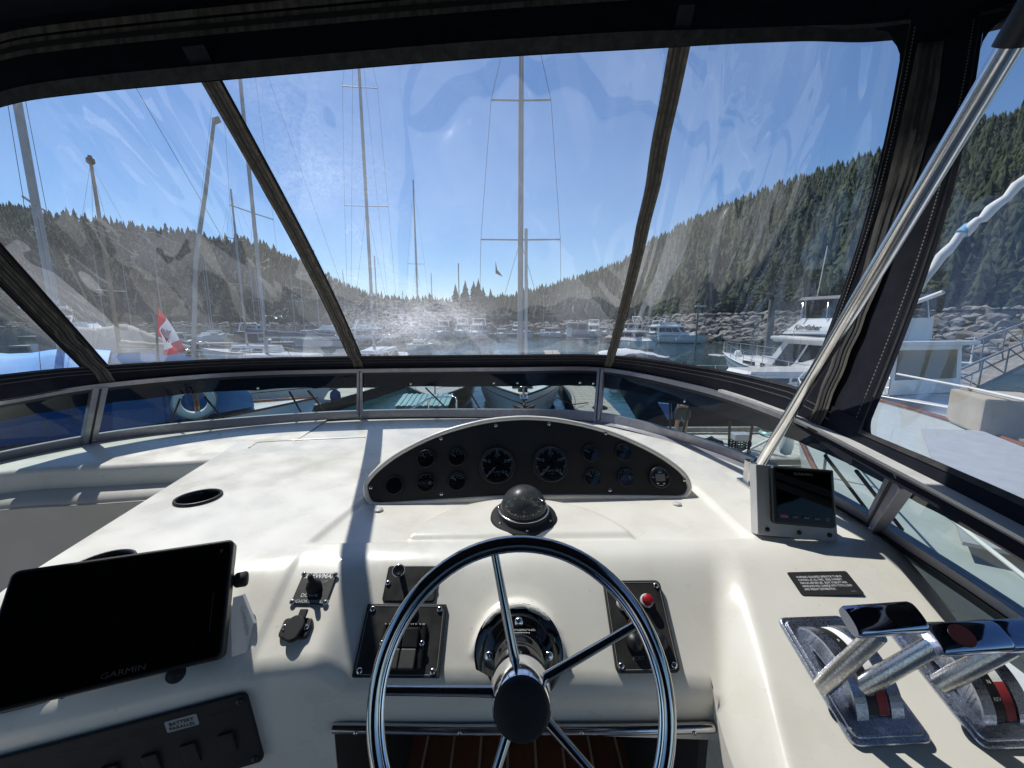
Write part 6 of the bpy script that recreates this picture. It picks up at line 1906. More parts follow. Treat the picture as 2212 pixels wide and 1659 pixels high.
# things on the docks
def coil(name, label, c, r, mat, n=5, cat='rope'):
    pts = [Vector((c[0] + (r - .02 * (k / 24)) * math.cos(k * .42), c[1] + (r - .02 * (k / 24)) * math.sin(k * .42), c[2] + .02 + .010 * (k / 15))) for k in range(15 * n)]
    b = MB(); b.tube(pts, .022, 6); return tag(b.build(name, mat), label, cat)
coil('rope_coil', 'dark rope coil on the finger dock by the anchor bow', (3.35, 14.9, .45), .28, 'rope_black')
coil('hose_coil', 'green and white hose coil hung on the cross dock post', (7.55, 11.3, .5), .3, 'teal_metal', cat='hose')
cr = Wz(1598, 975, .45)
t = thing('milk_crate', 'black plastic milk crate on the pale dock', 'crate', cr)
for sx, sy, wx, wy in ((0, -.17, .36, .012), (0, .17, .36, .012), (-.17, 0, .012, .36), (.17, 0, .012, .36)):
    b = MB()
    for k in range(5): b.box((sx, sy, .02 + k * .065), (wx, wy, .02))
    for k in range(6):
        f = -.17 + k * .068
        b.box((sx + (f if wx > .1 else 0), sy + (f if wy > .1 else 0), .15), (.018 if wx > .1 else wx + .002, .018 if wy > .1 else wy + .002, .30))
    o = b.build('lattice_side', 'crate', t); o['kind'] = 'stuff'
b = MB(); b.box((0, 0, .01), (.34, .34, .02)); b.build('bottom', 'crate', t)
b = MB(); b.box((cr.x - .02, cr.y, cr.z + .40), (.42, .3, .17), bev=.02); tag(b.build('storage_tub', 'boat_grey'), 'grey tub resting on the black milk crate', 'storage box')
def lump(name, mat, c, sx, sy, sz, seed, label, cat):
    bm = bmesh.new(); bmesh.ops.create_icosphere(bm, subdivisions=3, radius=1)
    for v in bm.verts:
        n_ = noise.noise(v.co * 2.3 + Vector((seed, 0, 0))) * .35 + noise.noise(v.co * 5 + Vector((0, seed, 0))) * .15
        v.co *= 1 + n_; v.co = Vector((v.co.x * sx, v.co.y * sy, max(v.co.z * sz, -.02)))
    me = bpy.data.meshes.new(name); bm.to_mesh(me); bm.free()
    o = link(name, me, mat); o.location = c
    return tag(o, label, cat)
lump('net_heap', 'crate', Wz(1535, 965, .46), .36, .22, .22, 2, 'heap of dark netting beside the milk crate', 'netting')
# ---------------------------------------------------------------- dock box shelter with a ribbed metal roof
c = W(915, 888, 11.6)
t = thing('power_shelter', 'white dock box under a ribbed teal metal roof', 'dock box', (c.x, c.y, .4))
zr = c.z - .4
b = MB(); b.box((0, .25, zr * .5 - .1), (1.05, .6, zr - .1), bev=.01); b.build('box', 'box_white', t)
b = MB(); b.box((0, -.055, zr - .20), (.24, .012, .07)); b.build('label_plate', 'siding_tan', t)
for sx in (-1, 1):
    b = MB(); b.tube([(sx * .50, -.02, zr - .25), (sx * .62, -.12, zr + .16)], .03, 4); b.build('bracket', 'siding_tan', t)
    b = MB(); b.tube([(sx * .50, .5, zr - .25), (sx * .60, .6, zr + .30)], .03, 4); b.build('bracket', 'siding_tan', t)
b = MB(); b.box((0, -.20, zr + .14), (1.48, .03, .12)); b.build('fascia', 'grey_wood', t)
P = []
for i in range(60):
    x = -.76 + 1.52 * i / 59
    h = .022 * (1 if (i // 3) % 2 else 0)
    P.append([Vector((x, -.23, zr + .20 + h)), Vector((x, .75, zr + .36 + h))])
b = MB(); b.grid(P, 60, 2, smooth=False); b.build('ribbed_roof', 'teal_metal', t)
# dark moored hull beyond the shelter
o, st = sailboat('sailboat', 'black hulled sailboat lying in shadow beyond the dock box', (-3.2, 17.8, 0), R(-82), L=10.5, Bm=3.3, hull='hull_black', deckm='nonskid_shade', H=0, sp=(), r=.085, xm=.4, cover='sail_cover', cab='boat_grey')
# our own bow pulpit
t = thing('bow_pulpit', 'bright stainless bow pulpit of this boat seen through the windscreen', 'rail', (-.35, 6.4, Zr(-2.0)))
def pp(u, v, tt): return W(u, v, tt)
b = MB(); b.tube(catmull([pp(740, 925, 5.2), pp(800, 906, 5.7), pp(878, 888, 6.2), pp(925, 862, 6.55), pp(955, 858, 6.7), pp(978, 857, 6.7), pp(986, 863, 6.6), pp(988, 884, 6.55), pp(1030, 893, 6.2), pp(1080, 905, 5.8), pp(1150, 928, 5.0)], 6), .014, 8); b.build('top_rail', 'stainless', t, True)
for u, v in ((925, 862), (986, 863)):
    b = MB(); b.tube([pp(u, v, 6.55), pp(u, v, 6.55) - Vector((0, 0, .75))], .013, 8); b.build('stanchion', 'stainless', t, True)

# ---------------------------------------------------------------- person on the cross dock
def skin_body(name, verts, edges, rad, mat, parent, root=0, lv=2):
    me = bpy.data.meshes.new(name); me.from_pydata(verts, edges, [])
    o = bpy.data.objects.new(name, me); COL.objects.link(o)
    m_ = o.modifiers.new('skin', 'SKIN'); m_.use_smooth_shade = True
    sk = me.skin_vertices[0].data if me.skin_vertices else None
    if sk is None:
        me.skin_vertices.new() if hasattr(me.skin_vertices, 'new') else None
    for i, r_ in enumerate(rad):
        me.skin_vertices[0].data[i].radius = r_ if isinstance(r_, tuple) else (r_, r_)
        me.skin_vertices[0].data[i].use_root = (i == root)
    s_ = o.modifiers.new('sub', 'SUBSURF'); s_.levels = lv; s_.render_levels = lv
    dg = bpy.context.evaluated_depsgraph_get()
    me2 = bpy.data.meshes.new_from_object(o.evaluated_get(dg))
    bpy.data.objects.remove(o)
    for p in me2.polygons: p.use_smooth = True
    me2.materials.clear()
    return link(name, me2, mat, parent)
pf = Wz(1470, 950, .45)
pt_ = thing('person', 'person in dark top and patterned shorts standing on the pale dock', 'person', pf, R(-12))
V = [(0, 0, .92), (0, 0, 1.12), (0, .01, 1.32), (0, .02, 1.46), (0, .0, 1.54), (0, -.02, 1.64), (0, -.03, 1.76),
     (.09, 0, .86), (.10, -.02, .50), (.11, .02, .09), (.12, -.10, .04), (.13, -.20, .03),
     (-.09, 0, .86), (-.11, .03, .50), (-.13, .08, .09), (-.15, -.03, .04), (-.17, -.12, .03),
     (.18, .02, 1.43), (.24, -.02, 1.16), (.18, -.24, 1.08), (.14, -.33, 1.10),
     (-.18, .02, 1.43), (-.24, -.02, 1.16), (-.16, -.24, 1.08), (-.12, -.33, 1.10)]
E = [(0, 1), (1, 2), (2, 3), (3, 4), (4, 5), (5, 6), (0, 7), (7, 8), (8, 9), (9, 10), (10, 11), (0, 12), (12, 13), (13, 14), (14, 15), (15, 16), (3, 17), (17, 18), (18, 19), (19, 20), (3, 21), (21, 22), (22, 23), (23, 24)]
Rd = [(.15, .11), (.14, .10), (.16, .11), (.12, .09), .055, .085, .07, .088, .058, .042, .045, .03, .088, .058, .042, .045, .03, .062, .045, .036, .028, .062, .045, .036, .028]
body = skin_body('body', V, E, Rd, 'skin', pt_)
# shirt, shorts, hair, sandals, paper
skin_body('shirt', [(0, 0, .98), (0, 0, 1.14), (0, .01, 1.32), (0, .02, 1.46), (.19, .02, 1.43), (.24, 0, 1.24), (-.19, .02, 1.43), (-.24, 0, 1.24)], [(0, 1), (1, 2), (2, 3), (3, 4), (4, 5), (3, 6), (6, 7)],
          [(.18, .135), (.17, .13), (.18, .13), (.13, .10), .08, .07, .08, .07], 'cloth_dark', pt_)
skin_body('shorts', [(0, 0, 1.0), (0, 0, .90), (.10, 0, .78), (.11, -.01, .56), (-.10, 0, .78), (-.12, .02, .56)], [(0, 1), (1, 2), (2, 3), (1, 4), (4, 5)], [(.175, .13), (.17, .13), .115, .105, .115, .105], 'cloth_shorts', pt_)
b = MB(); b.lathe([(.0, .13), (.06, .12), (.10, .06), (.108, 0), (.10, -.04)], 16, Matrix.Translation((0, .0, 1.70)), caps=False); b.build('hair', 'hair', pt_)
for sx, y in ((.13, -.08), (-.16, -.01)):
    b = MB(); b.prism([(.05 * math.cos(a), .14 * math.sin(a)) for a in [2 * math.pi * i / 16 for i in range(16)]], .02, Matrix.Translation((sx, y, .0))); b.build('sandal', 'sandal', pt_)
b = MB(); b.box((.02, -.37, 1.14), (.30, .004, .21), Matrix.Rotation(R(35), 3, 'X')); 
sh = b.build('paper_sheet', 'paper', None); sh.matrix_world = PMAT[pt_.name].copy(); tag(sh, 'white sheet of paper in the hands of the person on the dock', 'paper')
b = MB(); b.prism([(-.30, .42), (.05, .40), (.10, .0), (-.02, -.05)], .12, Matrix.Translation((-.36, .05, .62)) @ Matrix.Rotation(R(90), 4, 'X')); o = b.build('tote_bag', 'cloth_blue', None); o.matrix_world = PMAT[pt_.name].copy(); tag(o, 'blue cloth bag beside the person on the dock', 'bag')

# ---------------------------------------------------------------- blue tented boat to port
hd = R(36)
t = thing('covered_boat', 'long boat under a royal blue canvas tent close to port', 'boat', (-11.7, 9.15, 0), hd)
h_, st = add_hull(t, 13.0, 3.3, 1.25, 1.0, 'boat_white', 'boat_white', None, rail='varnish', full=2.6, tr=.7, rake=.6)
n = 28
P = []
for i in range(n):
    f = i / (n - 1); x = -6.2 + 10.9 * f
    s_i = min(max((x + 6.5) / 13.0 * 16, 0), 15.99); k = int(s_i); fr2 = s_i - k
    hw = st[k][-1][1] * (1 - fr2) + st[k + 1][-1][1] * fr2; zz = st[k][-1][2] * (1 - fr2) + st[k + 1][-1][2] * fr2
    rd = 2.95 - .25 * math.sin(f * 9) * .3 - (1.35 * max(0, (f - .86) / .14) ** 1.3)
    row = []
    for q in (-1.03, -.8, -.5, -.2, 0, .2, .5, .8, 1.03):
        w_ = abs(q); zc = (zz + .14) + (rd - zz - .14) * (1 - min(w_, 1) ** 1.25)
        zc -= .05 * math.sin(f * 40) * w_ * (1 - w_)
        row.append(Vector((x, hw * q, zc)))
    P.append(row)
b = MB(); b.grid(P, n, 9); b.build('tent_cover', 'cover_blue', t)
b = MB(); e = P[-1]; b.add(e, [tuple(range(9))]); b.build('tent_end', 'cover_blue', t)
rig(t, .95, 1.1, 13.2, ((.40, .75), (.72, .5)), .08, 'mast_alu', False, beam=1.6, bow=(6.4, 1.3), stern=(-6.3, 1.1))
for i in range(6):
    b = MB(); x = -3 + i * 1.2; b.tube([(x, -1.62, 1.12), (x, -1.66, 1.0), (x, -1.66, .92)], .012, 5); b.build('lacing', 'rope_white', t)
b = MB()
P = []
for i in range(14):
    x = -2.6 + 4.4 * i / 13
    P.append([Vector((x, y, 3.06 + .05 * math.sin(i * 1.3 + y * 2) - .62 * abs(y) ** 1.2)) for y in (-1.0, -.75, -.5, -.25, 0, .25, .5, .75, 1.0)])
b.grid(P, 14, 9); o = b.build('tarp', 'tarp_blue', None); o.matrix_world = PMAT[t.name].copy(); tag(o, 'bright blue tarp thrown over the tent ridge at the picture edge', 'tarp')
# life ring hung on a varnished post
lc = W(420, 866, 8.9)
toc = (Vector((0, 0, CAMZ)) - lc); toc.z = 0; toc.normalize()
m4 = frame(lc, Vector((0, 0, 1)).cross(toc), toc)
t = thing('life_ring', 'white life ring on a varnished post at the blue cover', 'life ring', mat4=m4)
b = MB(); b.tube([(.31 * math.cos(a), .31 * math.sin(a), .06) for a in [2 * math.pi * i / 40 for i in range(40)]], .078, 12, closed=True); b.build('ring', 'ring_white', t)
b = MB(); b.tube([(.40 * math.cos(a) * (1 + .03 * math.sin(4 * a)), .40 * math.sin(a) * (1 + .03 * math.sin(4 * a)), .08) for a in [2 * math.pi * i / 48 for i in range(48)]], .012, 6, closed=True); b.build('grab_line', 'rope_tan', t)
b = MB(); b.tube([(.03, .45, -.03), (.03, -.75, -.03)], .05, 8); tag(b.build('ring_post', 'varnish', t))
# flag on its staff
fb_ = W(338, 764, 10.6); ft = W(336, 657, 10.6)
t = thing('ensign', 'red and white maple leaf flag drooping from its staff', 'flag', fb_)
b = MB(); b.tube([fb_ - Vector((0, 0, .4)), ft + Vector((0, 0, .08))], .028, 8); b.lathe([(0, -.05), (.045, -.02), (.045, .02), (0, .05)], 10, Matrix.Translation(ft + Vector((0, 0, .1)))); b.build('staff', 'varnish', t, True)
fl_px = [[(340, 668), (352, 680), (352, 700), (332, 720)], [(352, 690), (360, 705), (365, 720), (336, 735)]]
def flag_pt(f, g):     # f along the fly, g across the hoist (0 top)
    top = Vector((.02, 0, -.05)).lerp(Vector((.72, -.10, -1.24)), f); bot = Vector((-.06, 0, -.78)).lerp(Vector((.16, -.03, -1.36)), f)
    p = top.lerp(bot, g)
    p.y += .07 * math.sin(g * 8 + f * 2.5) * (0.3 + f); p.x += .035 * math.sin(g * 6 + f * 5)
    return ft + p
def flag_part(name, mat, f0, f1, nf_=14):
    P = [[flag_pt(f0 + (f1 - f0) * i / (nf_ - 1), j / 15) for j in range(16)] for i in range(nf_)]
    b = MB(); b.grid(P, nf_, 16); return b.build(name, mat, t, True)
flag_part('hoist_band', 'flag_red', 0, .25); wf = flag_part('white_field', 'flag_white', .25, .75); flag_part('fly_band', 'flag_red', .75, 1)
leaf = [(0, .46), (.07, .30), (.17, .34), (.13, .12), (.27, .24), (.31, .16), (.44, .18), (.40, .04), (.46, -.01), (.22, -.20), (.25, -.28), (.03, -.24), (.03, -.46), (-.03, -.46), (-.03, -.24), (-.25, -.28), (-.22, -.20), (-.46, -.01), (-.40, .04), (-.44, .18), (-.31, .16), (-.27, .24), (-.13, .12), (-.17, .34), (-.07, .30)]
b = MB()
for off in (-.006, .006):
    pts = [flag_pt(.5 + p[0] * .44, .5 - p[1] * .84) + Vector((0, off, 0)) for p in leaf]
    c0 = flag_pt(.5, .5) + Vector((0, off, 0))
    b.add(pts + [c0], [(i, (i + 1) % len(leaf), len(leaf)) for i in range(len(leaf))])
b.build('maple_leaf', 'flag_red', wf)

# ---------------------------------------------------------------- other boats to port
o, st = sailboat('sailboat', 'white sailboat lettered ANE II behind the blue covered boat', (-12.6, 16.0, 0), R(8), L=10.4, Bm=3.2, H=0, sp=(), stripe='trim_black', r=.11, xm=-.6, cover='sail_cover')
sailboat('sailboat', 'big two spreader sailboat whose mast stands beside the diagonal seam', (-13.6, 22.6, 0), R(172), L=12, Bm=3.6, H=19.5, sp=((.41, 1.5), (.79, 1.1)), r=.10, xm=.3)
s_i = 11
text('ANE II', .42, Matrix.Translation((2.15, -1.50, .80)) @ Matrix.Rotation(R(9), 4, 'Z') @ Matrix.Rotation(R(90), 4, 'X'), 'boat_grey', o, z=.05, space=1.1)
b = MB(); b.lathe([(.0, 0), (.10, .05), (.15, .22), (.13, .42), (.03, .56), (0, .57)], 14, Matrix.Translation((3.2, -1.28, .25))); b.build('fender', 'fender_blue', o)
b = MB(); b.lathe([(.0, 0), (.16, .06), (.22, .22), (.2, .42), (.06, .56), (0, .57)], 14, Matrix.Translation((5.2, -.25, .35))); b.build('fender', 'fender_blue', o)
# white skiff alongside the port dock
t = thing('skiff', 'small white skiff with a blue sheet tied near the port dock', 'skiff', (-6.9, 12.2, 0), R(75))
h_, st = add_hull(t, 3.4, 1.4, .55, .45, 'boat_white', 'deck_mint', None, rail='boat_white', draft=.15, rake=.3)
b = MB(); P = [[Vector((-.5 + .35 * i, -.5 + .25 * j, .62 + .06 * math.sin(i * 2 + j))) for j in range(5)] for i in range(5)]
b.grid(P, 5, 5); b.build('blue_sheet', 'tarp_blue', t)
# grey tarp tent boat
t = thing('tarped_boat', 'boat under a sagging grey tarpaulin tent behind the flag', 'boat', (-23.5, 24.5, 0), R(-8))
h_, st = add_hull(t, 9.5, 3.2, 1.2, 1.0, 'boat_white', 'boat_white', 'trim_black')
n = 26; P = []
for i in range(n):
    f = i / (n - 1); x = -4.6 + 9.0 * f
    rd = 3.55 - .5 * abs(math.sin(f * 6.3)) * .5 - 1.3 * max(0, (f - .55) / .45) ** 1.2
    P.append([Vector((x, q * 1.75 * (1 - .5 * max(0, f - .7) / .3), 1.0 + (rd - 1.0) * (1 - abs(q) ** 1.1) + .10 * math.sin(f * 34 + abs(q) * 5) * abs(q) * (1.1 - abs(q)))) for q in (-1.02, -.85, -.65, -.45, -.25, -.1, 0, .1, .25, .45, .65, .85, 1.02)])
b = MB(); b.grid(P, n, 13); b.build('tarpaulin', 'tarp_grey', t)
b = MB(); b.add(P[0], [tuple(range(13))]); b.build('tarp_end', 'tarp_grey', t)
# tall wooden mast boats
o, st = sailboat('sailboat', 'old gaff boat with a wooden mast topped by a fitting', (-18.3, 19.0, 0), R(170), L=9.0, Bm=3.0, hull='boat_grey', H=9.6, sp=((.42, .65),), r=.085, xm=.4, cover='canvas_beige')
for c_ in bpy.data.objects:
    if c_.parent == o and c_.name.startswith('mast'): c_.data.materials.clear(); c_.data.materials.append(M('spar_wood'))
b = MB(); b.lathe([(.09, 0), (.16, .08), (.16, .22), (.08, .28), (.08, .36), (0, .38)], 10, Matrix.Translation((.4, 0, 10.6))); b.build('mast_head', 'trim_black', o)
b = MB(); pA, pB = W(396, 690, 19), W(463, 255, 19)
t = thing('derrick_pole', 'weathered leaning derrick pole near the old gaff boat', 'pole', (pA.x, pA.y, .3))
b.tube([(pA.x, pA.y, .3), pA.lerp(pB, .3) + Vector((.15, 0, 0)), pA.lerp(pB, .65) + Vector((.12, 0, 0)), pB], [.10, .10, .085, .07], 10); b.build('pole', 'weathered_wood', t, True)
b = MB(); b.box(pB + Vector((.1, 0, -.1)), (.30, .12, .24), Matrix.Rotation(R(-20), 3, 'Y')); b.build('pole_head', 'trim_black', t, True)
px = Wz(112, 745, 2.4)
pl0 = W(112, 740, 12)
t = thing('mooring_pile', 'thick dark mooring pile with a pale cap', 'piling', (pl0.x, pl0.y, -1))
b = MB(); b.tube([(0, 0, 0), (0, 0, W(112, 668, 12).z + 1)], [.31, .28], 14); b.build('post', 'dark_wood', t)
b = MB(); b.box((0, 0, W(112, 668, 12).z + 1.04), (.75, .75, .07), bev=.02); b.build('cap', 'box_white', t)
t, st = sailboat('sailboat', 'tall masted white sailboat behind the salt stained vinyl', (-9.0, 26.5, 0), R(-84), L=12, Bm=3.6, H=22, sp=((.42, 1.3), (.72, 1.0)), r=.10, xm=.5)
t, st = sailboat('sailboat', 'white sailboat with a slim mast beyond the tall masted one', (-10.4, 45, 0), R(-80), L=10, Bm=3.2, H=17, sp=((.5, .9),), r=.09, xm=.4, cover='canvas_red')
t, st = sailboat('sailboat', 'two spreader sailboat moored left of the derrick pole', (-21.5, 33, 0), R(165), L=11, Bm=3.4, H=12.5, sp=((.42, 1.0), (.7, .8)), r=.09, xm=.4, cover='cover_blue')

# far rows of sailing boats to port
proto, _ = sailboat('sailboat', 'white sailboat in the crowded far port marina', (-40, 74, 0), R(100), L=9.5, Bm=3.0, H=12, sp=((.5, .9),), group='sailboats in the far port marina', r=.085, railm=False)
GL = 'sailboats in the far port marina'
for i, (x, y, rz, cov) in enumerate([(-33, 76, 96, 0), (-27, 78, 92, 0), (-46, 72, 100, 1), (-53, 71, 98, 0), (-60, 69, 101, 0), (-68, 67, 99, 1), (-36, 88, -80, 0), (-44, 86, -82, 0), (-52, 84, -79, 1), (-61, 82, -81, 0), (-24, 90, -85, 0), (-18, 92, -84, 0), (-74, 79, -80, 0), (-84, 76, -78, 0), (-22, 66, 100, 0), (-30, 63, -70, 0)]):
    c_ = copy_tree(proto)
    c_.location = (x, y, 0); c_.rotation_euler = (0, 0, R(rz)); s = .85 + .3 * ((i * 37) % 10) / 10; c_.scale = (s, s, s * (.9 + .35 * ((i * 53) % 10) / 10))
# motor boats of the port rows
cruiser('motor_boat', 'white cabin cruiser with a blue cockpit cover on the inner port dock', (-26, 55.5, 0), R(190), 8.5, 3.0, canvas='cover_blue')
cruiser('motor_boat', 'white cruiser lying stern on beside the inner port dock', (-34, 53.5, 0), R(100), 8.0, 2.9, canvas='canvas_navy', fly=False)
cruiser('motor_boat', 'dark hulled cruiser at the end of the inner port dock', (-19.5, 57, 0), R(15), 9.0, 3.1, hull='hull_navy')
cruiser('motor_boat', 'small white cruiser with no flybridge under the far masts', (-43, 51, 0), R(100), 7.5, 2.7, fly=False, arch=False, canvas='canvas_beige')
cruiser('motor_boat', 'broad white cruiser behind the flag', (-50, 48, 0), R(15), 10, 3.4)
t = thing('inflatable', 'red inflatable tender behind the flag', 'inflatable boat', (-20.5, 28.5, 0), R(20))
b = MB(); b.tube(catmull([(-1.4, .7, .3), (.4, .75, .32), (1.4, .4, .42), (1.7, 0, .48), (1.4, -.4, .42), (.4, -.75, .32), (-1.4, -.7, .3)], 6), .24, 10); b.build('tube', 'canvas_red', t)
b = MB(); b.box((0, 0, .2), (2.6, 1.2, .06)); b.build('floor', 'boat_grey', t)
b = MB(); b.box((-1.35, 0, .45), (.08, 1.1, .5)); b.build('transom', 'trim_black', t)
t = thing('dinghy', 'white upturned dinghy floating beyond the blue covered boat', 'dinghy', (-9.6, 21.5, 0), R(12))
add_hull(t, 3.2, 1.4, .55, .45, 'boat_white', 'boat_white', None, rail='boat_white', draft=.15, rake=.3)
# brown shed roof wharf with clutter, far port side
t = thing('wharf_shed', 'brown roofed floating shed behind the far port masts', 'shed', (-21, 104, 0), R(3))
b = MB(); b.box((0, 0, 1.8), (14, 6, 3.4)); b.build('wall', 'siding_tan', t)
b = MB(); b.add([(-7.6, -3.7, 3.3), (7.6, -3.7, 3.3), (7.6, 0, 5.6), (-7.6, 0, 5.6), (-7.6, 3.7, 3.3), (7.6, 3.7, 3.3)], [(0, 1, 2, 3), (3, 2, 5, 4), (0, 3, 4), (1, 5, 2)]); b.build('roof', 'roof_brown', t)
for x in (-4.5, -1.5, 1.5, 4.5):
    b = MB(); b.box((x, -3.05, 2.0), (1.6, .1, 1.2)); b.build('window', 'boat_glass', t)
t = thing('boathouse', 'pale peaked boathouse on the water near the spreading stain', 'boathouse', (-16, 62, 0), R(5))
b = MB(); b.box((0, 0, 1.3), (5.4, 4.5, 2.6)); b.build('wall', 'siding', t)
b = MB(); b.add([(-3, -2.6, 2.5), (3, -2.6, 2.5), (3, 2.6, 2.5), (-3, 2.6, 2.5), (0, -2.6, 4.0), (0, 2.6, 4.0)], [(0, 4, 5, 3), (1, 2, 5, 4), (0, 1, 4), (2, 3, 5)]); b.build('roof', 'roof_grey', t)
b = MB(); b.box((0, -2.28, 1.1), (2.4, .1, 2.0)); b.build('door', 'boat_glass', t)

# ---------------------------------------------------------------- boats ahead, far row
cruiser('motor_boat', 'white sedan cruiser facing us at the port end of the far row', (-6.8, 79, 0), R(-95), 9.5, 3.6, canvas='canvas_grey')
cruiser('motor_boat', 'small boat with a teal canopy beside the sedan cruiser', (-2.2, 84, 0), R(-90), 6.5, 2.5, fly=False, canvas='teal_metal', arch=False)
sailboat('sailboat', 'white sloop half hidden behind the mast ahead', (3.2, 86, 0), R(-80), L=9, Bm=3, H=11, sp=((.5, .8),), r=.08, xm=.4, railm=False, cover='cover_blue')
cruiser('motor_boat', 'white runabout just to starboard of the mast ahead', (9.0, 87, 0), R(-60), 7.0, 2.6, fly=False, arch=False)
t = thing('work_boat', 'squat blue sided work boat showing its stern and swim grid', 'motor boat', (12.6, 79, 0), R(85))
h_, st = add_hull(t, 9, 4.6, 1.3, 1.1, 'hull_navy', 'boat_grey', None, rail='boat_white', tr=.95)
cabin(t, frust(-3.2, 2.0, 2.0, 1.1, -3.2, 1.4, 1.9, 3.2), 'boat_grey', 3, 2, 2, 'deck_house', (.4, .85))
b = MB(); b.box((-4.9, 0, .35), (.8, 4.2, .1), bev=.02); b.build('swim_grid', 'boat_white', t)
for sg in (-1, 1):
    b = MB(); b.tube([(-4.6, 2.0 * sg, 1.1), (-4.6, 2.0 * sg, 2.6)], .05, 6); b.build('stern_post', 'boat_white', t)
b = MB(); b.box((-4.55, 1.6, 1.5), (.1, .9, 1.7)); b.build('stern_ladder', 'boat_white', t)
cruiser('motor_boat', 'white cruiser with a tall canvas top in the far row', (18.3, 90, 0), R(-100), 9, 3.2, canvas='canvas_grey')
cruiser('motor_boat', 'long white express cruiser at the starboard end of the far row', (24.0, 84, 0), R(-150), 10.5, 3.3, fly=False, stripe='trim_black')
cruiser('motor_boat', 'open white cuddy boat behind the pink dock end', (21.0, 94, 0), R(-80), 7, 2.6, fly=False, arch=False)
sailboat('sailboat', 'sloop with a furled blue sail in the far row', (7.5, 96, 0), R(-95), L=9, Bm=3, H=10, sp=((.5, .8),), r=.08, xm=.4, railm=False, cover='cover_blue')
cruiser('motor_boat', 'white flybridge cruiser passing in front of the rock bank', (27.0, 66, 0), R(-38), 9.5, 3.3)
cruiser('motor_boat', 'white bowed boat with a dark mooring tyre near the seam', (16.5, 53, 0), R(-70), 8, 3.0, fly=False, arch=False, canvas='boat_grey')
cruiser('motor_boat', 'white cruiser end on behind the salt patch', (-15.0, 86, 0), R(-92), 8.5, 3.1, fly=False, canvas='cover_blue')
cruiser('motor_boat', 'white flybridge boat behind the salt patch next to the sedan cruiser', (-11.0, 88, 0), R(-88), 9.5, 3.4)
cruiser('motor_boat', 'small pale cabin boat tucked behind the work boat', (15.2, 98, 0), R(-85), 7.5, 2.8, fly=False)
cruiser('motor_boat', 'white day cruiser close under the far stone edge', (1.2, 104, 0), R(-100), 7.5, 2.8, canvas='cover_blue')
cruiser('motor_boat', 'pale cruiser lying off the pink dock end', (28.5, 80, 0), R(-120), 8.5, 3.0, canvas='canvas_grey')
# covered runabouts nearer the seam
def covered_runabout(label, loc, rz, mat, L):
    t = thing('covered_runabout', label, 'boat', loc, rz)
    h_, st = add_hull(t, L, L * .36, .9, .75, 'boat_white', 'boat_white', 'trim_black', draft=.2)
    P = []
    for i in range(16):
        f = i / 15; x = -L * .48 + L * .88 * f; k = min(int(f * 14), 15)
        hw = st[k][-1][1] * 1.03; zz = st[k][-1][2]
        P.append([Vector((x, hw * q, zz + .05 + (.55 + .25 * math.sin(f * 5)) * (1 - abs(q) ** 1.6) * (1 if f < .8 else (1 - f) / .2) + .03 * math.sin(i * 2.3 + q * 4))) for q in (-1, -.7, -.35, 0, .35, .7, 1)])
    b = MB(); b.grid(P, 16, 7); b.build('cover', mat, t)
    return t
covered_runabout('runabout under a rumpled white cover beside the vinyl seam', (9.6, 31, 0), R(10), 'boat_white', 6.5)
covered_runabout('low dark runabout under the white covered one', (9.2, 26.5, 0), R(15), 'trim_black', 5.5)

# harbour light standards and piles
def lamp_post(u, vb, vt, t_, label, rr=.16, cap=True):
    a, c_ = W(u, vb, t_), W(u, vt, t_)
    o = thing('dock_pile', label, 'piling', (a.x, a.y, -1))
    b = MB(); b.tube([(0, 0, 0), (0, 0, c_.z + 1)], [rr, rr * .9], 10); b.build('post', 'piling', o)
    if cap:
        b = MB(); b.box((rr * 2.4, 0, c_.z + 1 + .08), (1.5, .35, .12), bev=.03); b.build('lamp_arm', 'box_white', o)
lamp_post(1503, 740, 663, 58, 'thin light standard in front of the rock bank', .14)
lamp_post(1660, 740, 648, 40, 'thick bare pile between the rock bank and the trawler', .34, False)
lamp_post(1190, 720, 683, 110, 'light standard with a white arm over the far row', .15)
lamp_post(1345, 745, 690, 60, 'pile close to the vinyl seam', .16, False)
lamp_post(1062, 720, 648, 130, 'slim pole above the far row beside the mast', .12, False)
lamp_post(993, 712, 572, 120, 'tall slim pole by the conifer clump', .16, False)

# ---------------------------------------------------------------- the white boat close on the starboard side
NH = R(63)
t = thing('neighbour_boat', 'white boat close alongside to starboard with teak rails', 'boat', (5.0, 3.7, 0), NH)
h_, st = add_hull(t, 14.0, 3.1, 2.05, 1.85, 'boat_white', 'deck_mint', None, rail='varnish', full=3.4, tr=.85, rake=.9)
b = MB(); v, f = frust(-6.2, -2.2, .95, 1.85, -6.1, -2.5, .85, 2.15, .8, .65); b.add(v, f); b.build('coach_roof', 'boat_white', t)
for k in range(4):
    b = MB(); b.box((-5.6 + k * .95, .93 - .03 * k, 2.0), (.6, .04, .14)); b.build('port_light', 'boat_glass', t)
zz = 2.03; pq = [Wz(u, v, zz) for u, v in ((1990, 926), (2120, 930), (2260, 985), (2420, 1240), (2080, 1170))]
b = MB(); b.add(pq + [q - Vector((0, 0, .03)) for q in pq], [(0, 1, 2, 3, 4)] + [(i, (i + 1) % 5, 5 + (i + 1) % 5, 5 + i) for i in range(5)]); b.build('deck_shade_panel', 'nonskid_shade', t, True)  # shade across the white deck, drawn as a grey panel
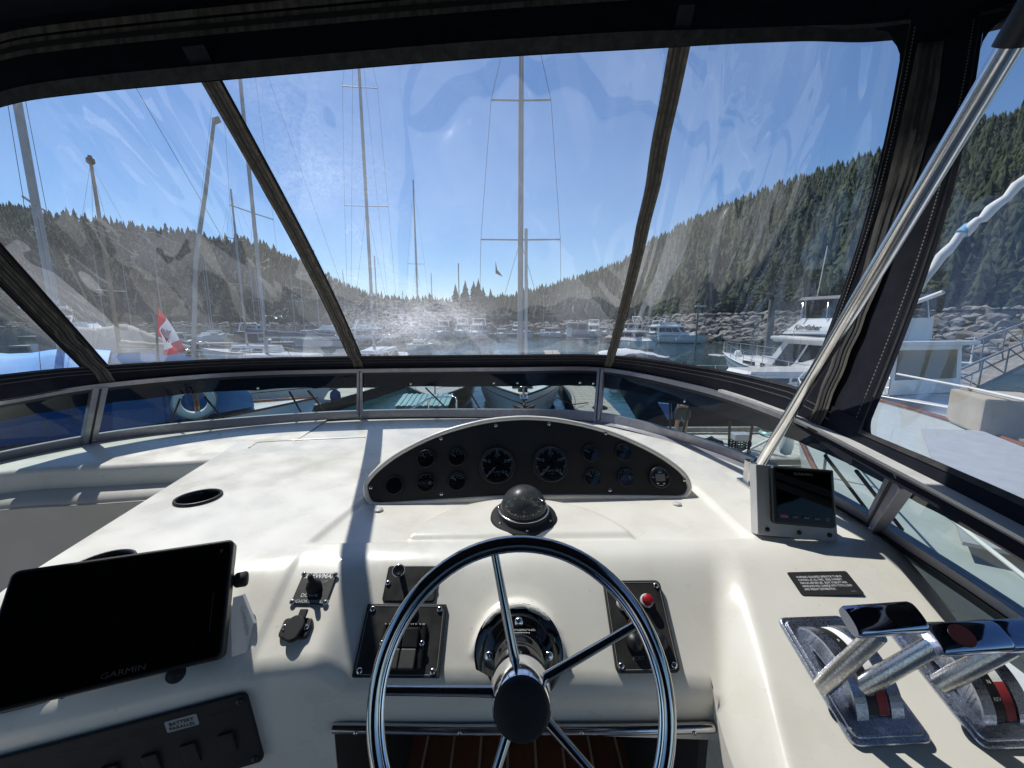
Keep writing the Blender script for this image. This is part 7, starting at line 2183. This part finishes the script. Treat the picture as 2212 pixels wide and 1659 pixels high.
for sg in (1, -1):
    b = MB(); b.tube(catmull([(-6.0, .62 * sg, 2.2), (-4.4, .66 * sg, 2.22), (-2.8, .58 * sg, 2.2)], 5), .03, 6); b.build('hand_rail', 'varnish', t)
    for x in (-5.6, -3.6, -1.6, .4, 2.4, 4.2):
        k = min(int((x + 7) / 14 * 16), 16); hw = st[k][-1][1] * .95
        b = MB(); b.tube([(x, hw * sg, 1.9), (x, hw * sg, 2.62)], .016 if sg > 0 else .03, 6); b.build('stanchion', 'galv', t)
    top = []
    for x in (-5.6, -3.6, -1.6, .4, 2.4, 4.2, 6.0):
        k = min(int((x + 7) / 14 * 16), 16); top.append(Vector((x, st[k][-1][1] * .95 * sg, 2.62)))
    b = MB(); b.tube(top, .022 if sg < 0 else .012, 6); b.build('lifeline', 'rope_white', t)
cb = Wz(2165, 940, 1.98); b = MB(); b.box((cb.x + .35, cb.y + .35, 2.26), (.9, 1.1, .60), Matrix.Rotation(R(-27), 3, 'Z'), bev=.04); o = b.build('deck_box', 'canvas_beige', None); tag(o, 'beige canvas covered box beyond the close white boat', 'deck box')
for x, y in ((-1.0, 1.25), (2.2, 1.15), (-4, 1.3)):
    b = MB(); b.tube([(x - .16, y, 2.0), (x + .16, y, 2.0)], .022, 6); b.tube([(x - .06, y, 1.9), (x - .06, y, 2.0)], .018, 6); b.tube([(x + .06, y, 1.9), (x + .06, y, 2.0)], .018, 6); b.build('cleat', 'galv', t)
for p in ([(3.0, 1.35, 1.95), (2.0, 2.2, 1.6), (.9, 3.2, 1.2)], [(-.9, 1.25, 2.0), (-.2, 1.9, 1.75), (.4, 2.9, 1.3)]):
    b = MB(); b.tube(catmull(p, 5), .022, 6); b.build('mooring_line', 'rope_white', t)
for i, (x, y) in enumerate([(4.3, 1.30), (.6, 1.72)]):
    b = MB(); b.lathe([(.0, 0), (.10, .05), (.13, .2), (.13, .5), (.05, .66), (0, .67)], 12, Matrix.Translation((x, y, .95))); b.build('fender', 'fender_white', t)
# boat hook / padded pole with blue tape outside the starboard curtain
t = thing('padded_pole', 'white padded pole with blue tape outside the starboard curtain', 'pole', W(1965, 640, 2.5))
ln = catmull([W(2420, 230, 2.1), W(2260, 350, 2.2), W(2140, 455, 2.3), W(2060, 525, 2.4), W(1975, 632, 2.5), W(1900, 735, 2.6)], 6)
b = MB(); b.tube([q_ + Vector((0, 0, .012 * math.sin(i * 2.3))) for i, q_ in enumerate(ln)], [.025 + .004 * math.sin(i * 1.7) for i in range(len(ln))], 10); b.build('padding', 'rope_white', t, True)
b = MB(); p = W(2085, 498, 2.37); b.tube([p - Vector((.02, 0, .02)), p + Vector((.02, 0, .02))], .031, 10); b.build('tape_band', 'rope_blue', t, True)
pm('locker_red', (.16, .055, .05), .8, col2=(.12, .05, .045), scale=4)
# ---------------------------------------------------------------- gangway, kayak and gear on the starboard floats
t = thing('gangway', 'sloping gangway with truss rails down to the starboard floats', 'gangway', (19, 13, .6))
A, B_ = Vector((16.5, 15.8, .7)), Vector((45, 30.0, 4.7))
side = Vector((-(B_ - A).y, (B_ - A).x, 0)).normalized() * .75
b = MB(); b.add([A - side, A + side, B_ + side, B_ - side, A - side - Vector((0, 0, .2)), A + side - Vector((0, 0, .2)), B_ + side - Vector((0, 0, .2)), B_ - side - Vector((0, 0, .2))], [(0, 1, 2, 3), (7, 6, 5, 4), (0, 4, 5, 1), (1, 5, 6, 2), (2, 6, 7, 3), (3, 7, 4, 0)]); b.build('walkway', 'grey_wood', t, True)
for sg in (1, -1):
    up_ = Vector((0, 0, 1.1))
    b = MB(); b.tube([A + side * sg + up_, B_ + side * sg + up_], .05, 6); b.build('hand_rail', 'galv', t, True)
    for i in range(12):
        p = A.lerp(B_, i / 11) + side * sg; q = A.lerp(B_, min(i + 1, 11) / 11) + side * sg
        b = MB(); b.tube([p, p + up_], .035, 5); b.build('post', 'galv', t, True)
        if i < 11:
            b = MB(); b.tube([p + up_, q], .03, 5); b.build('brace', 'galv', t, True)
def kayak(label, loc, rz, mat):
    L = 3.8; P = []
    for i in range(15):
        s = -1 + 2 * i / 14; w_ = .33 * (1 - abs(s) ** 2.2) + .01; h = .17 * (1 - .5 * abs(s) ** 3)
        P.append([Vector((s * L / 2, w_ * math.cos(a), h * math.sin(a) + .12 * abs(s) ** 3)) for a in [2 * math.pi * k / 12 for k in range(13)]])
    b = MB(); b.grid(P, 15, 13); o = thing('kayak', label, 'kayak', loc, rz)
    b.build('shell', mat, o)
    b = MB(); b.prism([(.42 * math.cos(2 * math.pi * i / 16), .21 * math.sin(2 * math.pi * i / 16)) for i in range(16)], .03, Matrix.Translation((-.1, 0, .155))); b.build('cockpit', 'trim_black', o)
kp = Wz(2165, 698, 1.0)
kayak('blue kayak on the starboard float beside the gangway', (17.5, 10.8, .75), R(60), 'car_blue')
for i, (u, v, w_, h_, mt, lab) in enumerate([(1985, 812, .6, .45, 'locker_red', 'faded red cooler on the starboard walkway'), (2120, 778, 1.2, .6, 'locker_red', 'long dull red locker on the starboard walkway'), (1945, 806, .6, .9, 'trim_black', 'black drum near the corner of the side window'), (2060, 800, .7, .6, 'boat_grey', 'grey bin between the red boxes on the walkway')]):
    p = W(u, v, 11.5)
    b = MB(); b.box((0, 0, h_ / 2), (w_, .6, h_), bev=.05); o = b.build('dock_locker', mt); o.location = (p.x, p.y, .46); o.rotation_euler = (0, 0, R(66)); tag(o, lab, 'storage box')
t = thing('day_skiff', 'white skiff with a low mast under the dark hill in the side window', 'skiff', (34, 29, 0), R(150))
add_hull(t, 4.5, 1.7, .7, .6, 'boat_white', 'boat_white', None, rail='boat_white', draft=.2)
b = MB(); b.tube([(.4, 0, .6), (.4, 0, 2.6)], .05, 6); b.build('mast', 'boat_white', t)
# ---------------------------------------------------------------- lettering becomes real mesh
for o in [x for x in bpy.data.objects if x.type == 'FONT']:
    me = bpy.data.meshes.new_from_object(o)
    nm = o.name
    par = o.parent; mb_ = o.matrix_basis.copy(); mpi = o.matrix_parent_inverse.copy(); mat = o.data.materials[0]
    bpy.data.objects.remove(o)
    n_ = bpy.data.objects.new(nm.split('.')[0], me); COL.objects.link(n_)
    me.materials.clear(); me.materials.append(mat)
    n_.parent = par; n_.matrix_parent_inverse = mpi; n_.matrix_basis = mb_
